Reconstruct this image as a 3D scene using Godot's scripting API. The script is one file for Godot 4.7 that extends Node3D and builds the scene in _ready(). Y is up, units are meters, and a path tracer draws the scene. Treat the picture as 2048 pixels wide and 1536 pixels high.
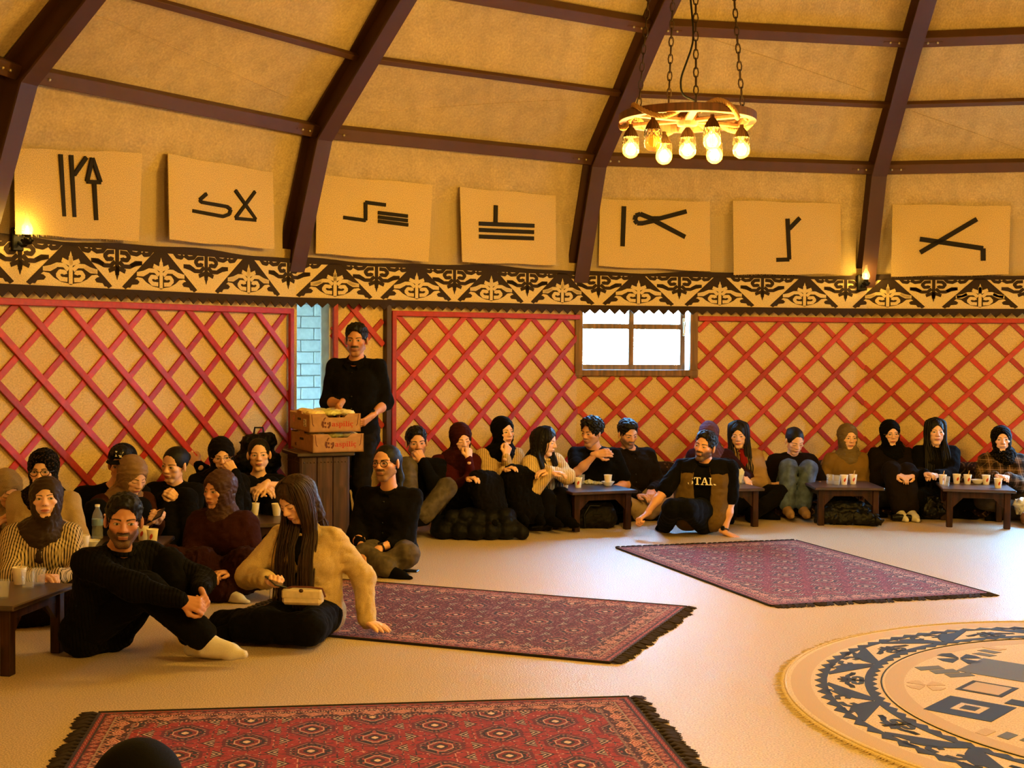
extends Node3D
# A round felt tent with a red lattice wall, students sitting along it at low tables.

# ---------------------------------------------------------------- geometry collector
class Geo:
	var v := PackedVector3Array()
	var n := PackedVector3Array()
	var c := PackedColorArray()
	var uv := PackedVector2Array()
	var ix := PackedInt32Array()
	var col := Color.WHITE
	func vert(p: Vector3, nn: Vector3, t := Vector2.ZERO) -> int:
		v.append(p)
		n.append(nn)
		c.append(col)
		uv.append(t)
		return v.size() - 1
	# corners counter-clockwise as seen from outside
	func quad(a: Vector3, b: Vector3, d: Vector3, e: Vector3, ua := Vector2(0, 1), ub := Vector2(1, 1), ud := Vector2(1, 0), ue := Vector2(0, 0)) -> void:
		var nn := (d - a).cross(e - b).normalized()
		var i := vert(a, nn, ua)
		vert(b, nn, ub)
		vert(d, nn, ud)
		vert(e, nn, ue)
		ix.append_array(PackedInt32Array([i, i + 2, i + 1, i, i + 3, i + 2]))
	func tri(a: Vector3, b: Vector3, d: Vector3) -> void:
		var nn := (b - a).cross(d - a).normalized()
		var i := vert(a, nn)
		vert(b, nn)
		vert(d, nn)
		ix.append_array(PackedInt32Array([i, i + 2, i + 1]))
	func face(p: Array, out: Vector3) -> void:
		var q: Vector3 = (p[1] - p[0]).cross(p[2] - p[0])
		if q.dot(out) < 0:
			p.reverse()
		if p.size() == 4:
			quad(p[0], p[1], p[2], p[3])
		else:
			tri(p[0], p[1], p[2])
	# box centred at the transform's origin, chamfered by bev
	func box(t: Transform3D, s: Vector3, bev := 0.0) -> void:
		var h := s * 0.5
		bev = minf(bev, minf(h.x, minf(h.y, h.z)) * 0.9)
		var ax := [Vector3.RIGHT, Vector3.UP, Vector3.BACK]
		for k in 3:
			for sg in [-1.0, 1.0]:
				var o: Vector3 = ax[k] * sg * h[k]
				var u: Vector3 = ax[(k + 1) % 3] * (h[(k + 1) % 3] - bev)
				var w: Vector3 = ax[(k + 2) % 3] * (h[(k + 2) % 3] - bev)
				face([t * (o - u - w), t * (o + u - w), t * (o + u + w), t * (o - u + w)], t.basis * o)
		if bev <= 0.0:
			return
		for k in 3:
			var b: Vector3 = ax[(k + 1) % 3]
			var d: Vector3 = ax[(k + 2) % 3]
			var hb: float = h[(k + 1) % 3]
			var hd: float = h[(k + 2) % 3]
			var la: Vector3 = ax[k] * (h[k] - bev)
			for sb in [-1.0, 1.0]:
				for sd in [-1.0, 1.0]:
					var p: Vector3 = b * sb * hb + d * sd * (hd - bev)
					var q: Vector3 = b * sb * (hb - bev) + d * sd * hd
					face([t * (p - la), t * (q - la), t * (q + la), t * (p + la)], t.basis * (b * sb + d * sd))
		for sx in [-1.0, 1.0]:
			for sy in [-1.0, 1.0]:
				for sz in [-1.0, 1.0]:
					var g := Vector3(sx, sy, sz)
					face([t * (g * Vector3(h.x, h.y - bev, h.z - bev)), t * (g * Vector3(h.x - bev, h.y, h.z - bev)), t * (g * Vector3(h.x - bev, h.y - bev, h.z))], t.basis * g)
	func bar(a: Vector3, b: Vector3, w: float, h: float, up := Vector3.UP, bev := 0.0) -> void:
		var d := b - a
		var y := up - d * (up.dot(d) / d.length_squared())
		y = y.normalized()
		var x := d.normalized()
		box(Transform3D(Basis(x, y, x.cross(y)), (a + b) * 0.5), Vector3(d.length(), h, w), bev)
	func tube(p: PackedVector3Array, r: PackedFloat32Array, seg := 8, caps := true, flat := 1.0, side := Vector3.ZERO) -> void:
		var rings := p.size()
		var start := v.size()
		var x := Vector3.ZERO
		var along := 0.0
		for i in rings:
			var d := (p[mini(i + 1, rings - 1)] - p[maxi(i - 1, 0)]).normalized()
			if x == Vector3.ZERO:
				x = side if side != Vector3.ZERO else (Vector3.UP if absf(d.y) < 0.9 else Vector3.RIGHT)
			x = (x - d * x.dot(d)).normalized()
			var y := d.cross(x)
			if i > 0:
				along += p[i].distance_to(p[i - 1])
			var rr: float = r[i] if i < r.size() else r[r.size() - 1]
			for k in seg + 1:
				var a := TAU * k / seg
				var o := x * cos(a) + y * sin(a) * flat
				var nn := (x * cos(a) * flat + y * sin(a)).normalized()
				vert(p[i] + o * rr, nn, Vector2(float(k) / seg, along))
		for i in rings - 1:
			for k in seg:
				var a := start + i * (seg + 1) + k
				var b := a + seg + 1
				ix.append_array(PackedInt32Array([a, b, a + 1, a + 1, b, b + 1]))
		if caps:
			for e in 2:
				var i := 0 if e == 0 else rings - 1
				var d := (p[mini(i + 1, rings - 1)] - p[maxi(i - 1, 0)]).normalized() * (-1.0 if e == 0 else 1.0)
				var m := vert(p[i], d)
				var b0 := v.size()
				for k in seg + 1:
					vert(v[start + i * (seg + 1) + k], d)
				for k in seg:
					if e == 0:
						ix.append_array(PackedInt32Array([m, b0 + k, b0 + k + 1]))
					else:
						ix.append_array(PackedInt32Array([m, b0 + k + 1, b0 + k]))
	# profile of (radius, height) from bottom to top, outside; closed where radius is 0
	func lathe(pr: PackedVector2Array, seg := 16, t := Transform3D(), squash := 1.0) -> void:
		var start := v.size()
		for i in pr.size():
			var d := pr[mini(i + 1, pr.size() - 1)] - pr[maxi(i - 1, 0)]
			var nr := Vector2(d.y, -d.x).normalized()
			for k in seg + 1:
				var a := TAU * k / seg
				vert(t * Vector3(pr[i].x * cos(a), pr[i].y, pr[i].x * sin(a) * squash), (t.basis * Vector3(nr.x * cos(a), nr.y, nr.x * sin(a))).normalized(), Vector2(float(k) / seg, float(i) / (pr.size() - 1)))
		for i in pr.size() - 1:
			for k in seg:
				var a := start + i * (seg + 1) + k
				var b := a + seg + 1
				ix.append_array(PackedInt32Array([a, a + 1, b, a + 1, b + 1, b]))
	# flat polygon in the transform's xy plane, from z0 to z1
	func prism(poly: PackedVector2Array, z0: float, z1: float, t := Transform3D()) -> void:
		var tr := Geometry2D.triangulate_polygon(poly)
		if tr.is_empty():
			return
		if Geometry2D.is_polygon_clockwise(poly):
			poly = poly.duplicate()
			poly.reverse()
			tr = Geometry2D.triangulate_polygon(poly)
		var nf := (t.basis * Vector3(0, 0, 1)).normalized()
		var s := v.size()
		for p in poly:
			vert(t * Vector3(p.x, p.y, z1), nf, p)
		for p in poly:
			vert(t * Vector3(p.x, p.y, z0), -nf, p)
		var m := poly.size()
		for k in range(0, tr.size(), 3):
			var a := tr[k]
			var b := tr[k + 1]
			var d := tr[k + 2]
			if (poly[b] - poly[a]).cross(poly[d] - poly[a]) < 0:
				var q := b
				b = d
				d = q
			ix.append_array(PackedInt32Array([s + a, s + d, s + b, s + m + a, s + m + b, s + m + d]))
		for k in m:
			var a := poly[k]
			var b := poly[(k + 1) % m]
			quad(t * Vector3(a.x, a.y, z0), t * Vector3(b.x, b.y, z0), t * Vector3(b.x, b.y, z1), t * Vector3(a.x, a.y, z1))
	func stroke(line: PackedVector2Array, half: float, z0: float, z1: float, t := Transform3D()) -> void:
		for poly in Geometry2D.offset_polyline(line, half, Geometry2D.JOIN_ROUND, Geometry2D.END_ROUND):
			if not Geometry2D.is_polygon_clockwise(poly):
				prism(poly, z0, z1, t)
	func sphere(o: Vector3, r: Vector3, seg := 12, rings := 8, b := Basis()) -> void:
		var start := v.size()
		for i in rings + 1:
			var f := PI * i / rings
			for k in seg + 1:
				var a := TAU * k / seg
				var q := Vector3(sin(f) * cos(a), -cos(f), sin(f) * sin(a))
				vert(o + b * (q * r), (b * (q / r)).normalized(), Vector2(float(k) / seg, float(i) / rings))
		for i in rings:
			for k in seg:
				var a := start + i * (seg + 1) + k
				var d := a + seg + 1
				ix.append_array(PackedInt32Array([a, a + 1, d, a + 1, d + 1, d]))
	# a sheet of points, row by row, with a thickness along its normals
	func sheet(g: Array, thick := 0.0, us := 1.0, vs := 1.0) -> void:
		var rows := g.size()
		var cols: int = g[0].size()
		var nr := []
		for i in rows:
			var line := PackedVector3Array()
			for k in cols:
				var du: Vector3 = g[i][mini(k + 1, cols - 1)] - g[i][maxi(k - 1, 0)]
				var dv: Vector3 = g[mini(i + 1, rows - 1)][k] - g[maxi(i - 1, 0)][k]
				line.append(du.cross(dv).normalized())
			nr.append(line)
		for sd in ([1.0, -1.0] if thick > 0.0 else [1.0]):
			var start := v.size()
			for i in rows:
				for k in cols:
					var q: Vector3 = nr[i][k]
					vert(g[i][k] + q * (sd * thick * 0.5), q * sd, Vector2(us * k / (cols - 1), vs * (1.0 - float(i) / (rows - 1))))
			for i in rows - 1:
				for k in cols - 1:
					var a := start + i * cols + k
					var b := a + cols
					if sd > 0:
						ix.append_array(PackedInt32Array([a, b, a + 1, a + 1, b, b + 1]))
					else:
						ix.append_array(PackedInt32Array([a, a + 1, b, a + 1, b + 1, b]))
		if thick > 0.0:
			var rim := []
			for k in cols:
				rim.append([0, k])
			for i in range(1, rows):
				rim.append([i, cols - 1])
			for k in range(cols - 2, -1, -1):
				rim.append([rows - 1, k])
			for i in range(rows - 2, 0, -1):
				rim.append([i, 0])
			for j in rim.size():
				var a: Array = rim[j]
				var b: Array = rim[(j + 1) % rim.size()]
				var pa: Vector3 = g[a[0]][a[1]]
				var pb: Vector3 = g[b[0]][b[1]]
				var na: Vector3 = nr[a[0]][a[1]] * thick * 0.5
				var nb: Vector3 = nr[b[0]][b[1]] * thick * 0.5
				quad(pa - na, pb - nb, pb + nb, pa + na)
	func append(o: Geo, t := Transform3D()) -> void:
		var s := v.size()
		for p in o.v:
			v.append(t * p)
		var nb := t.basis.inverse().transposed()
		for p in o.n:
			n.append((nb * p).normalized())
		c.append_array(o.c)
		uv.append_array(o.uv)
		var fl := t.basis.determinant() < 0
		for k in range(0, o.ix.size(), 3):
			ix.append(s + o.ix[k])
			ix.append(s + o.ix[k + (2 if fl else 1)])
			ix.append(s + o.ix[k + (1 if fl else 2)])
	func mesh(mat: Material = null) -> ArrayMesh:
		var a := []
		a.resize(Mesh.ARRAY_MAX)
		a[Mesh.ARRAY_VERTEX] = v
		a[Mesh.ARRAY_NORMAL] = n
		a[Mesh.ARRAY_COLOR] = c
		a[Mesh.ARRAY_TEX_UV] = uv
		a[Mesh.ARRAY_INDEX] = ix
		var m := ArrayMesh.new()
		m.add_surface_from_arrays(Mesh.PRIMITIVE_TRIANGLES, a)
		if mat:
			m.surface_set_material(0, mat)
		return m

# ---------------------------------------------------------------- scene helpers
var taken := {}
func numbered(called: String) -> String:
	taken[called] = taken.get(called, 0) + 1
	return called if taken[called] == 1 else "%s_%03d" % [called, taken[called] - 1]
func thing(called: String, label: String, category: String, at := Vector3.ZERO, turn := 0.0, group := "") -> Node3D:
	var o := Node3D.new()
	o.name = numbered(called)
	add_child(o)
	o.position = at
	o.rotation.y = turn
	tag(o, label, category, group)
	return o
func tag(o: Node3D, label: String, category: String, group := "") -> void:
	o.set_meta("label", label)
	o.set_meta("category", category)
	if group != "":
		o.set_meta("group", group)
func put(m: Mesh, called: String, parent: Node = self, at := Transform3D(), mat: Material = null) -> MeshInstance3D:
	var o := MeshInstance3D.new()
	o.mesh = m
	o.name = numbered(called) if parent == self else called
	parent.add_child(o, true)
	o.transform = at
	if mat:
		o.material_override = mat
	return o
func part(g: Geo, called: String, mat: Material, parent: Node = self, at := Transform3D()) -> MeshInstance3D:
	return put(g.mesh(mat), called, parent, at)
func structure(g: Geo, called: String, mat: Material, parent: Node = self) -> MeshInstance3D:
	var o := part(g, called, mat, parent)
	if parent == self:
		o.set_meta("kind", "structure")
	return o
func tf(p: Vector3, b := Basis()) -> Transform3D:
	return Transform3D(b, p)
func ry(a: float) -> Basis:
	return Basis(Vector3.UP, a)

# ---------------------------------------------------------------- materials
var M := {}
func gray_noise(size: int, freq: float, lo: float, hi: float, sd := 1, octaves := 4, warp := false, stretch := 1.0) -> Image:
	var f := FastNoiseLite.new()
	f.seed = sd
	f.noise_type = FastNoiseLite.TYPE_SIMPLEX_SMOOTH
	f.frequency = freq
	f.fractal_octaves = octaves
	f.domain_warp_enabled = warp
	var im := f.get_seamless_image(size, int(size * stretch))
	im.convert(Image.FORMAT_L8)
	im.resize(size, size)
	var d := im.get_data()
	for k in d.size():
		d[k] = int(255.0 * (lo + (hi - lo) * d[k] / 255.0))
	return Image.create_from_data(size, size, false, Image.FORMAT_L8, d)
func tex(im: Image) -> ImageTexture:
	return ImageTexture.create_from_image(im)
func bump(im: Image, strength := 4.0) -> ImageTexture:
	var b: Image = im.duplicate()
	b.convert(Image.FORMAT_RGBA8)
	b.bump_map_to_normal_map(strength)
	return ImageTexture.create_from_image(b)
func mat(c: Color, rough := 0.8, metal := 0.0) -> StandardMaterial3D:
	var m := StandardMaterial3D.new()
	m.albedo_color = c
	m.roughness = rough
	m.metallic = metal
	return m
func grain(m: StandardMaterial3D, t: Texture2D, scale: float, nt: Texture2D = null, ns := 1.0, stretch := Vector3.ONE) -> StandardMaterial3D:
	m.albedo_texture = t
	m.uv1_triplanar = true
	m.uv1_scale = stretch * scale
	if nt:
		m.normal_enabled = true
		m.normal_texture = nt
		m.normal_scale = ns
	return m
func vcol(rough := 0.8) -> StandardMaterial3D:
	var m := mat(Color.WHITE, rough)
	m.vertex_color_use_as_albedo = true
	return m

# ---------------------------------------------------------------- the tent
const CENTRE := Vector3(3.3385, 0, -5.5961)
const RW := 7.3282
const PHI := 2.7393
const STEP := TAU / 16.0
const RING := [Vector2(7.50, 2.05), Vector2(7.066, 3.256), Vector2(6.492, 3.745), Vector2(5.987, 4.23)]
const CROWN := Vector2(0.9, 8.3)
const SIDE := 2.8593

func vertex(r: float, h: float, k: float) -> Vector3:
	var a := PHI - k * STEP
	return CENTRE + Vector3(r * cos(a), h, -r * sin(a))
# a frame on the wall of bay k: x along the wall to the right, y up, z into the room
func bay(k: int, r := RW) -> Transform3D:
	var a := vertex(r, 0, k)
	var u := (vertex(r, 0, k + 1) - a).normalized()
	return Transform3D(Basis(u, Vector3.UP, u.cross(Vector3.UP)), a)

func make_materials() -> void:
	var fine := gray_noise(256, 0.16, 0.66, 1.0, 3, 2)
	var felt := gray_noise(256, 0.11, 0.74, 1.0, 5, 4)
	var soft := gray_noise(256, 0.012, 0.86, 1.0, 9, 4)
	var wood := gray_noise(256, 0.02, 0.45, 1.0, 11, 5, false, 0.08)
	var paint := gray_noise(256, 0.03, 0.80, 1.0, 12, 4)
	M.tpaint = tex(paint)
	M.tfine = tex(fine)
	M.tfelt = tex(felt)
	M.tsoft = tex(soft)
	M.twood = tex(wood)
	M.nfine = bump(fine, 3.0)
	M.nfelt = bump(felt, 4.0)
	M.nwood = bump(wood, 2.0)
	# weave of the ceiling canvas
	var wv := Image.create_empty(128, 128, false, Image.FORMAT_L8)
	var rg := RandomNumberGenerator.new()
	rg.seed = 4
	for y in 128:
		for x in 128:
			var q := 0.80 + 0.10 * sin(TAU * y / 4.0) + 0.05 * sin(TAU * x / 4.0) + rg.randf_range(-0.10, 0.10)
			wv.set_pixel(x, y, Color(q, q, q))
	M.tweave = tex(wv)
	M.nweave = bump(wv, 2.0)
	M.canvas = grain(mat(Color(0.90, 0.78, 0.56), 0.95), M.tfelt, 1.6, M.nfelt, 0.6)
	M.canvas.detail_enabled = true
	M.canvas.detail_albedo = M.tsoft
	M.canvas.detail_blend_mode = BaseMaterial3D.BLEND_MODE_MUL
	M.felt_wall = grain(mat(Color(0.91, 0.78, 0.54), 0.95), M.tfelt, 2.4, M.nfelt, 0.8)
	M.banner = grain(mat(Color(0.93, 0.80, 0.55), 0.95), M.tfine, 3.0, M.nfine, 0.4)
	M.valance = grain(mat(Color(0.88, 0.77, 0.58), 0.95), M.tweave, 5.0, M.nweave, 0.5)
	M.cream_felt = grain(mat(Color(0.95, 0.84, 0.62), 0.95), M.tfelt, 4.0, M.nfelt, 0.8)
	M.dark_felt = grain(mat(Color(0.21, 0.135, 0.09), 0.95), M.tfelt, 4.0, M.nfelt, 0.8)
	M.rune = grain(mat(Color(0.13, 0.095, 0.075), 0.95), M.tfelt, 6.0)
	M.red_slat = grain(mat(Color(0.73, 0.135, 0.10), 0.55), M.tpaint, 2.0)
	M.red_slat2 = grain(mat(Color(0.67, 0.12, 0.095), 0.55), M.tpaint, 2.3)
	M.red_slat3 = grain(mat(Color(0.78, 0.17, 0.115), 0.5), M.tpaint, 1.7)
	M.steel_brown = grain(mat(Color(0.28, 0.145, 0.06), 0.6), M.tsoft, 1.0)
	M.steel_purlin = grain(mat(Color(0.34, 0.20, 0.09), 0.6), M.tsoft, 1.0)
	M.steel_bolt = mat(Color(0.75, 0.7, 0.6), 0.4, 0.8)
	M.window_wood = grain(mat(Color(0.55, 0.36, 0.18), 0.45), M.twood, 2.5, M.nwood, 0.4)
	M.plaster = grain(mat(Color(0.86, 0.84, 0.78), 0.9), M.tsoft, 2.0)
	M.post = grain(mat(Color(0.27, 0.12, 0.07), 0.5), M.twood, 2.0, M.nwood, 0.4)
	M.carpet = grain(mat(Color(0.845, 0.745, 0.605), 0.50), M.tfine, 2.2, M.nfine, 1.0)
	M.brick = grain(mat(Color(0.80, 0.80, 0.76), 0.9), M.tsoft, 3.0, M.nfelt, 0.6)
	M.mortar = grain(mat(Color(0.74, 0.74, 0.70), 0.95), M.tfelt, 3.0)
	M.table_wood = grain(mat(Color(0.26, 0.15, 0.10), 0.42), M.twood, 3.0, M.nwood, 0.3)
	M.table_wood.metallic_specular = 0.3
	M.table_top = grain(mat(Color(0.25, 0.15, 0.11), 0.34), M.twood, 2.0)
	M.table_top.metallic_specular = 0.8
	M.dark_wood = grain(mat(Color(0.33, 0.20, 0.125), 0.6), M.twood, 3.0, M.nwood, 0.8)
	M.black_iron = mat(Color(0.06, 0.05, 0.045), 0.45, 0.6)
	M.filigree = mat(Color(0.16, 0.105, 0.05), 0.5, 0.5)
	M.bronze = mat(Color(0.30, 0.21, 0.13), 0.45, 0.7)
	M.rope = grain(mat(Color(0.78, 0.58, 0.34), 0.9), M.tfine, 12.0, M.nfine, 1.0)
	M.chain = mat(Color(0.23, 0.16, 0.10), 0.4, 0.7)
	M.glass = mat(Color(0.95, 0.97, 1.0, 0.12), 0.03)
	M.glass.transparency = BaseMaterial3D.TRANSPARENCY_ALPHA
	M.clear = mat(Color(0.93, 0.95, 0.95, 0.12), 0.04)
	M.clear.transparency = BaseMaterial3D.TRANSPARENCY_ALPHA
	M.paper = mat(Color(0.93, 0.88, 0.79), 0.7)
	M.white_ceramic = mat(Color(0.92, 0.90, 0.85), 0.25)
	M.cardboard = grain(mat(Color(0.70, 0.52, 0.35), 0.85), M.tsoft, 4.0)
	M.red_print = mat(Color(0.66, 0.16, 0.13), 0.8)
	M.brown_print = mat(Color(0.36, 0.17, 0.12), 0.8)
	M.white_print = mat(Color(0.9, 0.88, 0.84), 0.7)
	M.black_print = mat(Color(0.09, 0.07, 0.06), 0.7)
	M.globe = mat(Color(1.0, 0.80, 0.42, 0.30), 0.05)
	M.globe.transparency = BaseMaterial3D.TRANSPARENCY_ALPHA
	M.globe.emission_enabled = true
	M.globe.emission = Color(1.0, 0.74, 0.20)
	M.globe.emission_energy_multiplier = 0.38
	M.globe_off = mat(Color(0.95, 0.70, 0.28, 0.35), 0.05)
	M.globe_off.transparency = BaseMaterial3D.TRANSPARENCY_ALPHA
	M.filament = mat(Color(1, 0.9, 0.6), 0.5)
	M.filament.emission_enabled = true
	M.filament.emission = Color(1.0, 0.86, 0.52)
	M.filament.emission_energy_multiplier = 5.0
	M.filament_off = mat(Color(0.9, 0.72, 0.35), 0.5)

func set_camera_and_light() -> void:
	var cam := Camera3D.new()
	cam.name = "camera"
	add_child(cam)
	cam.position = Vector3(0, 1.55, 0)
	cam.rotation = Vector3(-0.030142, 0, 0.0070754)
	cam.fov = rad_to_deg(2.0 * atan(768.0 / 2669.73))
	cam.near = 0.05
	cam.far = 200.0
	cam.current = true
	var e := Environment.new()
	e.background_mode = Environment.BG_SKY
	var sky := Sky.new()
	var sm := ProceduralSkyMaterial.new()
	sm.sky_top_color = Color(0.50, 0.77, 1.0)
	sm.sky_horizon_color = Color(0.64, 0.86, 1.0)
	sm.ground_horizon_color = Color(0.66, 0.70, 0.70)
	sm.ground_bottom_color = Color(0.45, 0.45, 0.43)
	sm.sky_energy_multiplier = 1.0
	sm.energy_multiplier = SKY_ENERGY
	sky.sky_material = sm
	e.sky = sky
	e.ambient_light_source = Environment.AMBIENT_SOURCE_DISABLED
	e.tonemap_mode = Environment.TONE_MAPPER_LINEAR
	e.tonemap_exposure = EXPOSURE
	e.sdfgi_enabled = true
	e.ssao_enabled = true
	e.ssil_enabled = true
	var w := WorldEnvironment.new()
	w.name = "environment"
	w.environment = e
	add_child(w)
const SKY_ENERGY := 120.0
const EXPOSURE := 1.0
const BULB_ENERGY := 1.38

# a wall slab with rectangular openings [u0, v0, u1, v1], in the bay's frame, from z = -thick to 0
func slab(g: Geo, t: Transform3D, w: float, h: float, thick: float, holes: Array) -> void:
	var us := [0.0, w]
	for o in holes:
		us.append(o[0])
		us.append(o[2])
	us.sort()
	for i in us.size() - 1:
		if us[i + 1] - us[i] < 0.001:
			continue
		var mid: float = (us[i] + us[i + 1]) * 0.5
		var spans := [[0.0, h]]
		for o in holes:
			if mid > o[0] and mid < o[2]:
				spans = [[0.0, o[1]], [o[3], h]]
		for s in spans:
			if s[1] - s[0] > 0.001:
				g.box(t * tf(Vector3(mid, (s[0] + s[1]) * 0.5, -thick * 0.5)), Vector3(us[i + 1] - us[i], s[1] - s[0], thick))

const WINDOW_HOLE := [0.0, 1.27, 1.14, 1.98]
const DOOR_HOLE := [0.05, 0.0, 0.35, 1.98]
func build_shell() -> void:
	var fl := Geo.new()
	var ring := PackedVector2Array()
	for k in 16:
		var p := vertex(RW + 0.05, 0, k)
		ring.append(Vector2(p.x, -p.z))
	fl.prism(ring, -0.12, 0.0, Transform3D(Basis(Vector3.RIGHT, -PI / 2), Vector3.ZERO))
	structure(fl, "floor", M.carpet)
	var names := {0: "wall_left", 1: "wall_back_left", 2: "wall_back", 3: "wall_right"}
	var rear := Geo.new()
	for k in 16:
		var g: Geo = Geo.new() if names.has(k) else rear
		var holes := []
		if k == 1:
			holes = [DOOR_HOLE]
		elif k == 2:
			holes = [WINDOW_HOLE]
		elif OTHER_WINDOWS.has(k):
			for u: float in OTHER_WINDOWS[k]:
				holes.append([u, 0.80, u + 1.14, 1.98])
		slab(g, bay(k), SIDE, 2.30, 0.16, holes)
		if names.has(k):
			structure(g, names[k], M.felt_wall)
	structure(rear, "wall_rear", M.felt_wall)
	# felt roof, bay by bay, a little slack between the purlins
	var rf := Geo.new()
	for k in 16:
		var pr := [Vector2(7.51, 2.05)]
		pr.append_array(RING.slice(1))
		for j in range(1, 7):
			pr.append(RING[3].lerp(CROWN, j / 6.0))
		for j in pr.size() - 1:
			var g := []
			for i in 5:
				var line := PackedVector3Array()
				for m in 9:
					var q: Vector2 = pr[j].lerp(pr[j + 1], i / 4.0)
					var a := vertex(q.x, q.y, k)
					var b := vertex(q.x, q.y, k + 1)
					var p := a.lerp(b, m / 8.0)
					var out := (p - CENTRE) * Vector3(1, 0, 1)
					p += (out.normalized() + Vector3(0, 0.8, 0)) * (0.03 * sin(PI * i / 4.0) * sin(PI * m / 8.0) + 0.012)
					line.append(p)
				g.append(line)
			rf.sheet(g, 0.012)
	rf.lathe(PackedVector2Array([Vector2(0, 8.5), Vector2(0.6, 8.45), Vector2(1.1, 8.25)]), 16, tf(CENTRE))
	var roof := structure(rf, "ceiling", M.canvas)
	# stitched seams across the canvas
	for q in [[0, 0.25, 0, 0.55, 0.95, 0], [0, 0.10, 1, 0.7, 0.85, 1], [1, 0.2, 0, 0.4, 0.9, 0], [1, 0.15, 1, 0.25, 0.8, 1], [2, 0.05, 1, 0.9, 0.85, 1], [2, 0.2, 2, 0.85, 0.9, 2], [3, 0.02, 1, 0.95, 0.55, 1], [3, 0.1, 0, 0.2, 0.8, 0]]:
		var a: Vector2 = RING[q[2]]
		var b: Vector2 = RING[q[2] + 1]
		var line := PackedVector3Array()
		for i in 13:
			var s := i / 12.0
			var r := a.lerp(b, lerpf(q[3], 1.0 - q[3], s))
			var u := lerpf(q[1], q[4], s)
			var p := vertex(r.x, r.y, q[0]).lerp(vertex(r.x, r.y, q[0] + 1), u)
			var out := ((p - CENTRE) * Vector3(1, 0, 1)).normalized() + Vector3(0, 0.8, 0)
			line.append(p + out * (0.03 * sin(PI * lerpf(q[3], 1.0 - q[3], s)) * sin(PI * u) + 0.003))
		var sg := Geo.new()
		sg.tube(line, PackedFloat32Array([0.004]), 5, false)
		part(sg, "seam", M.canvas, roof)
const OTHER_WINDOWS := {3: [1.56], 4: [0.15]}

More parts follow.
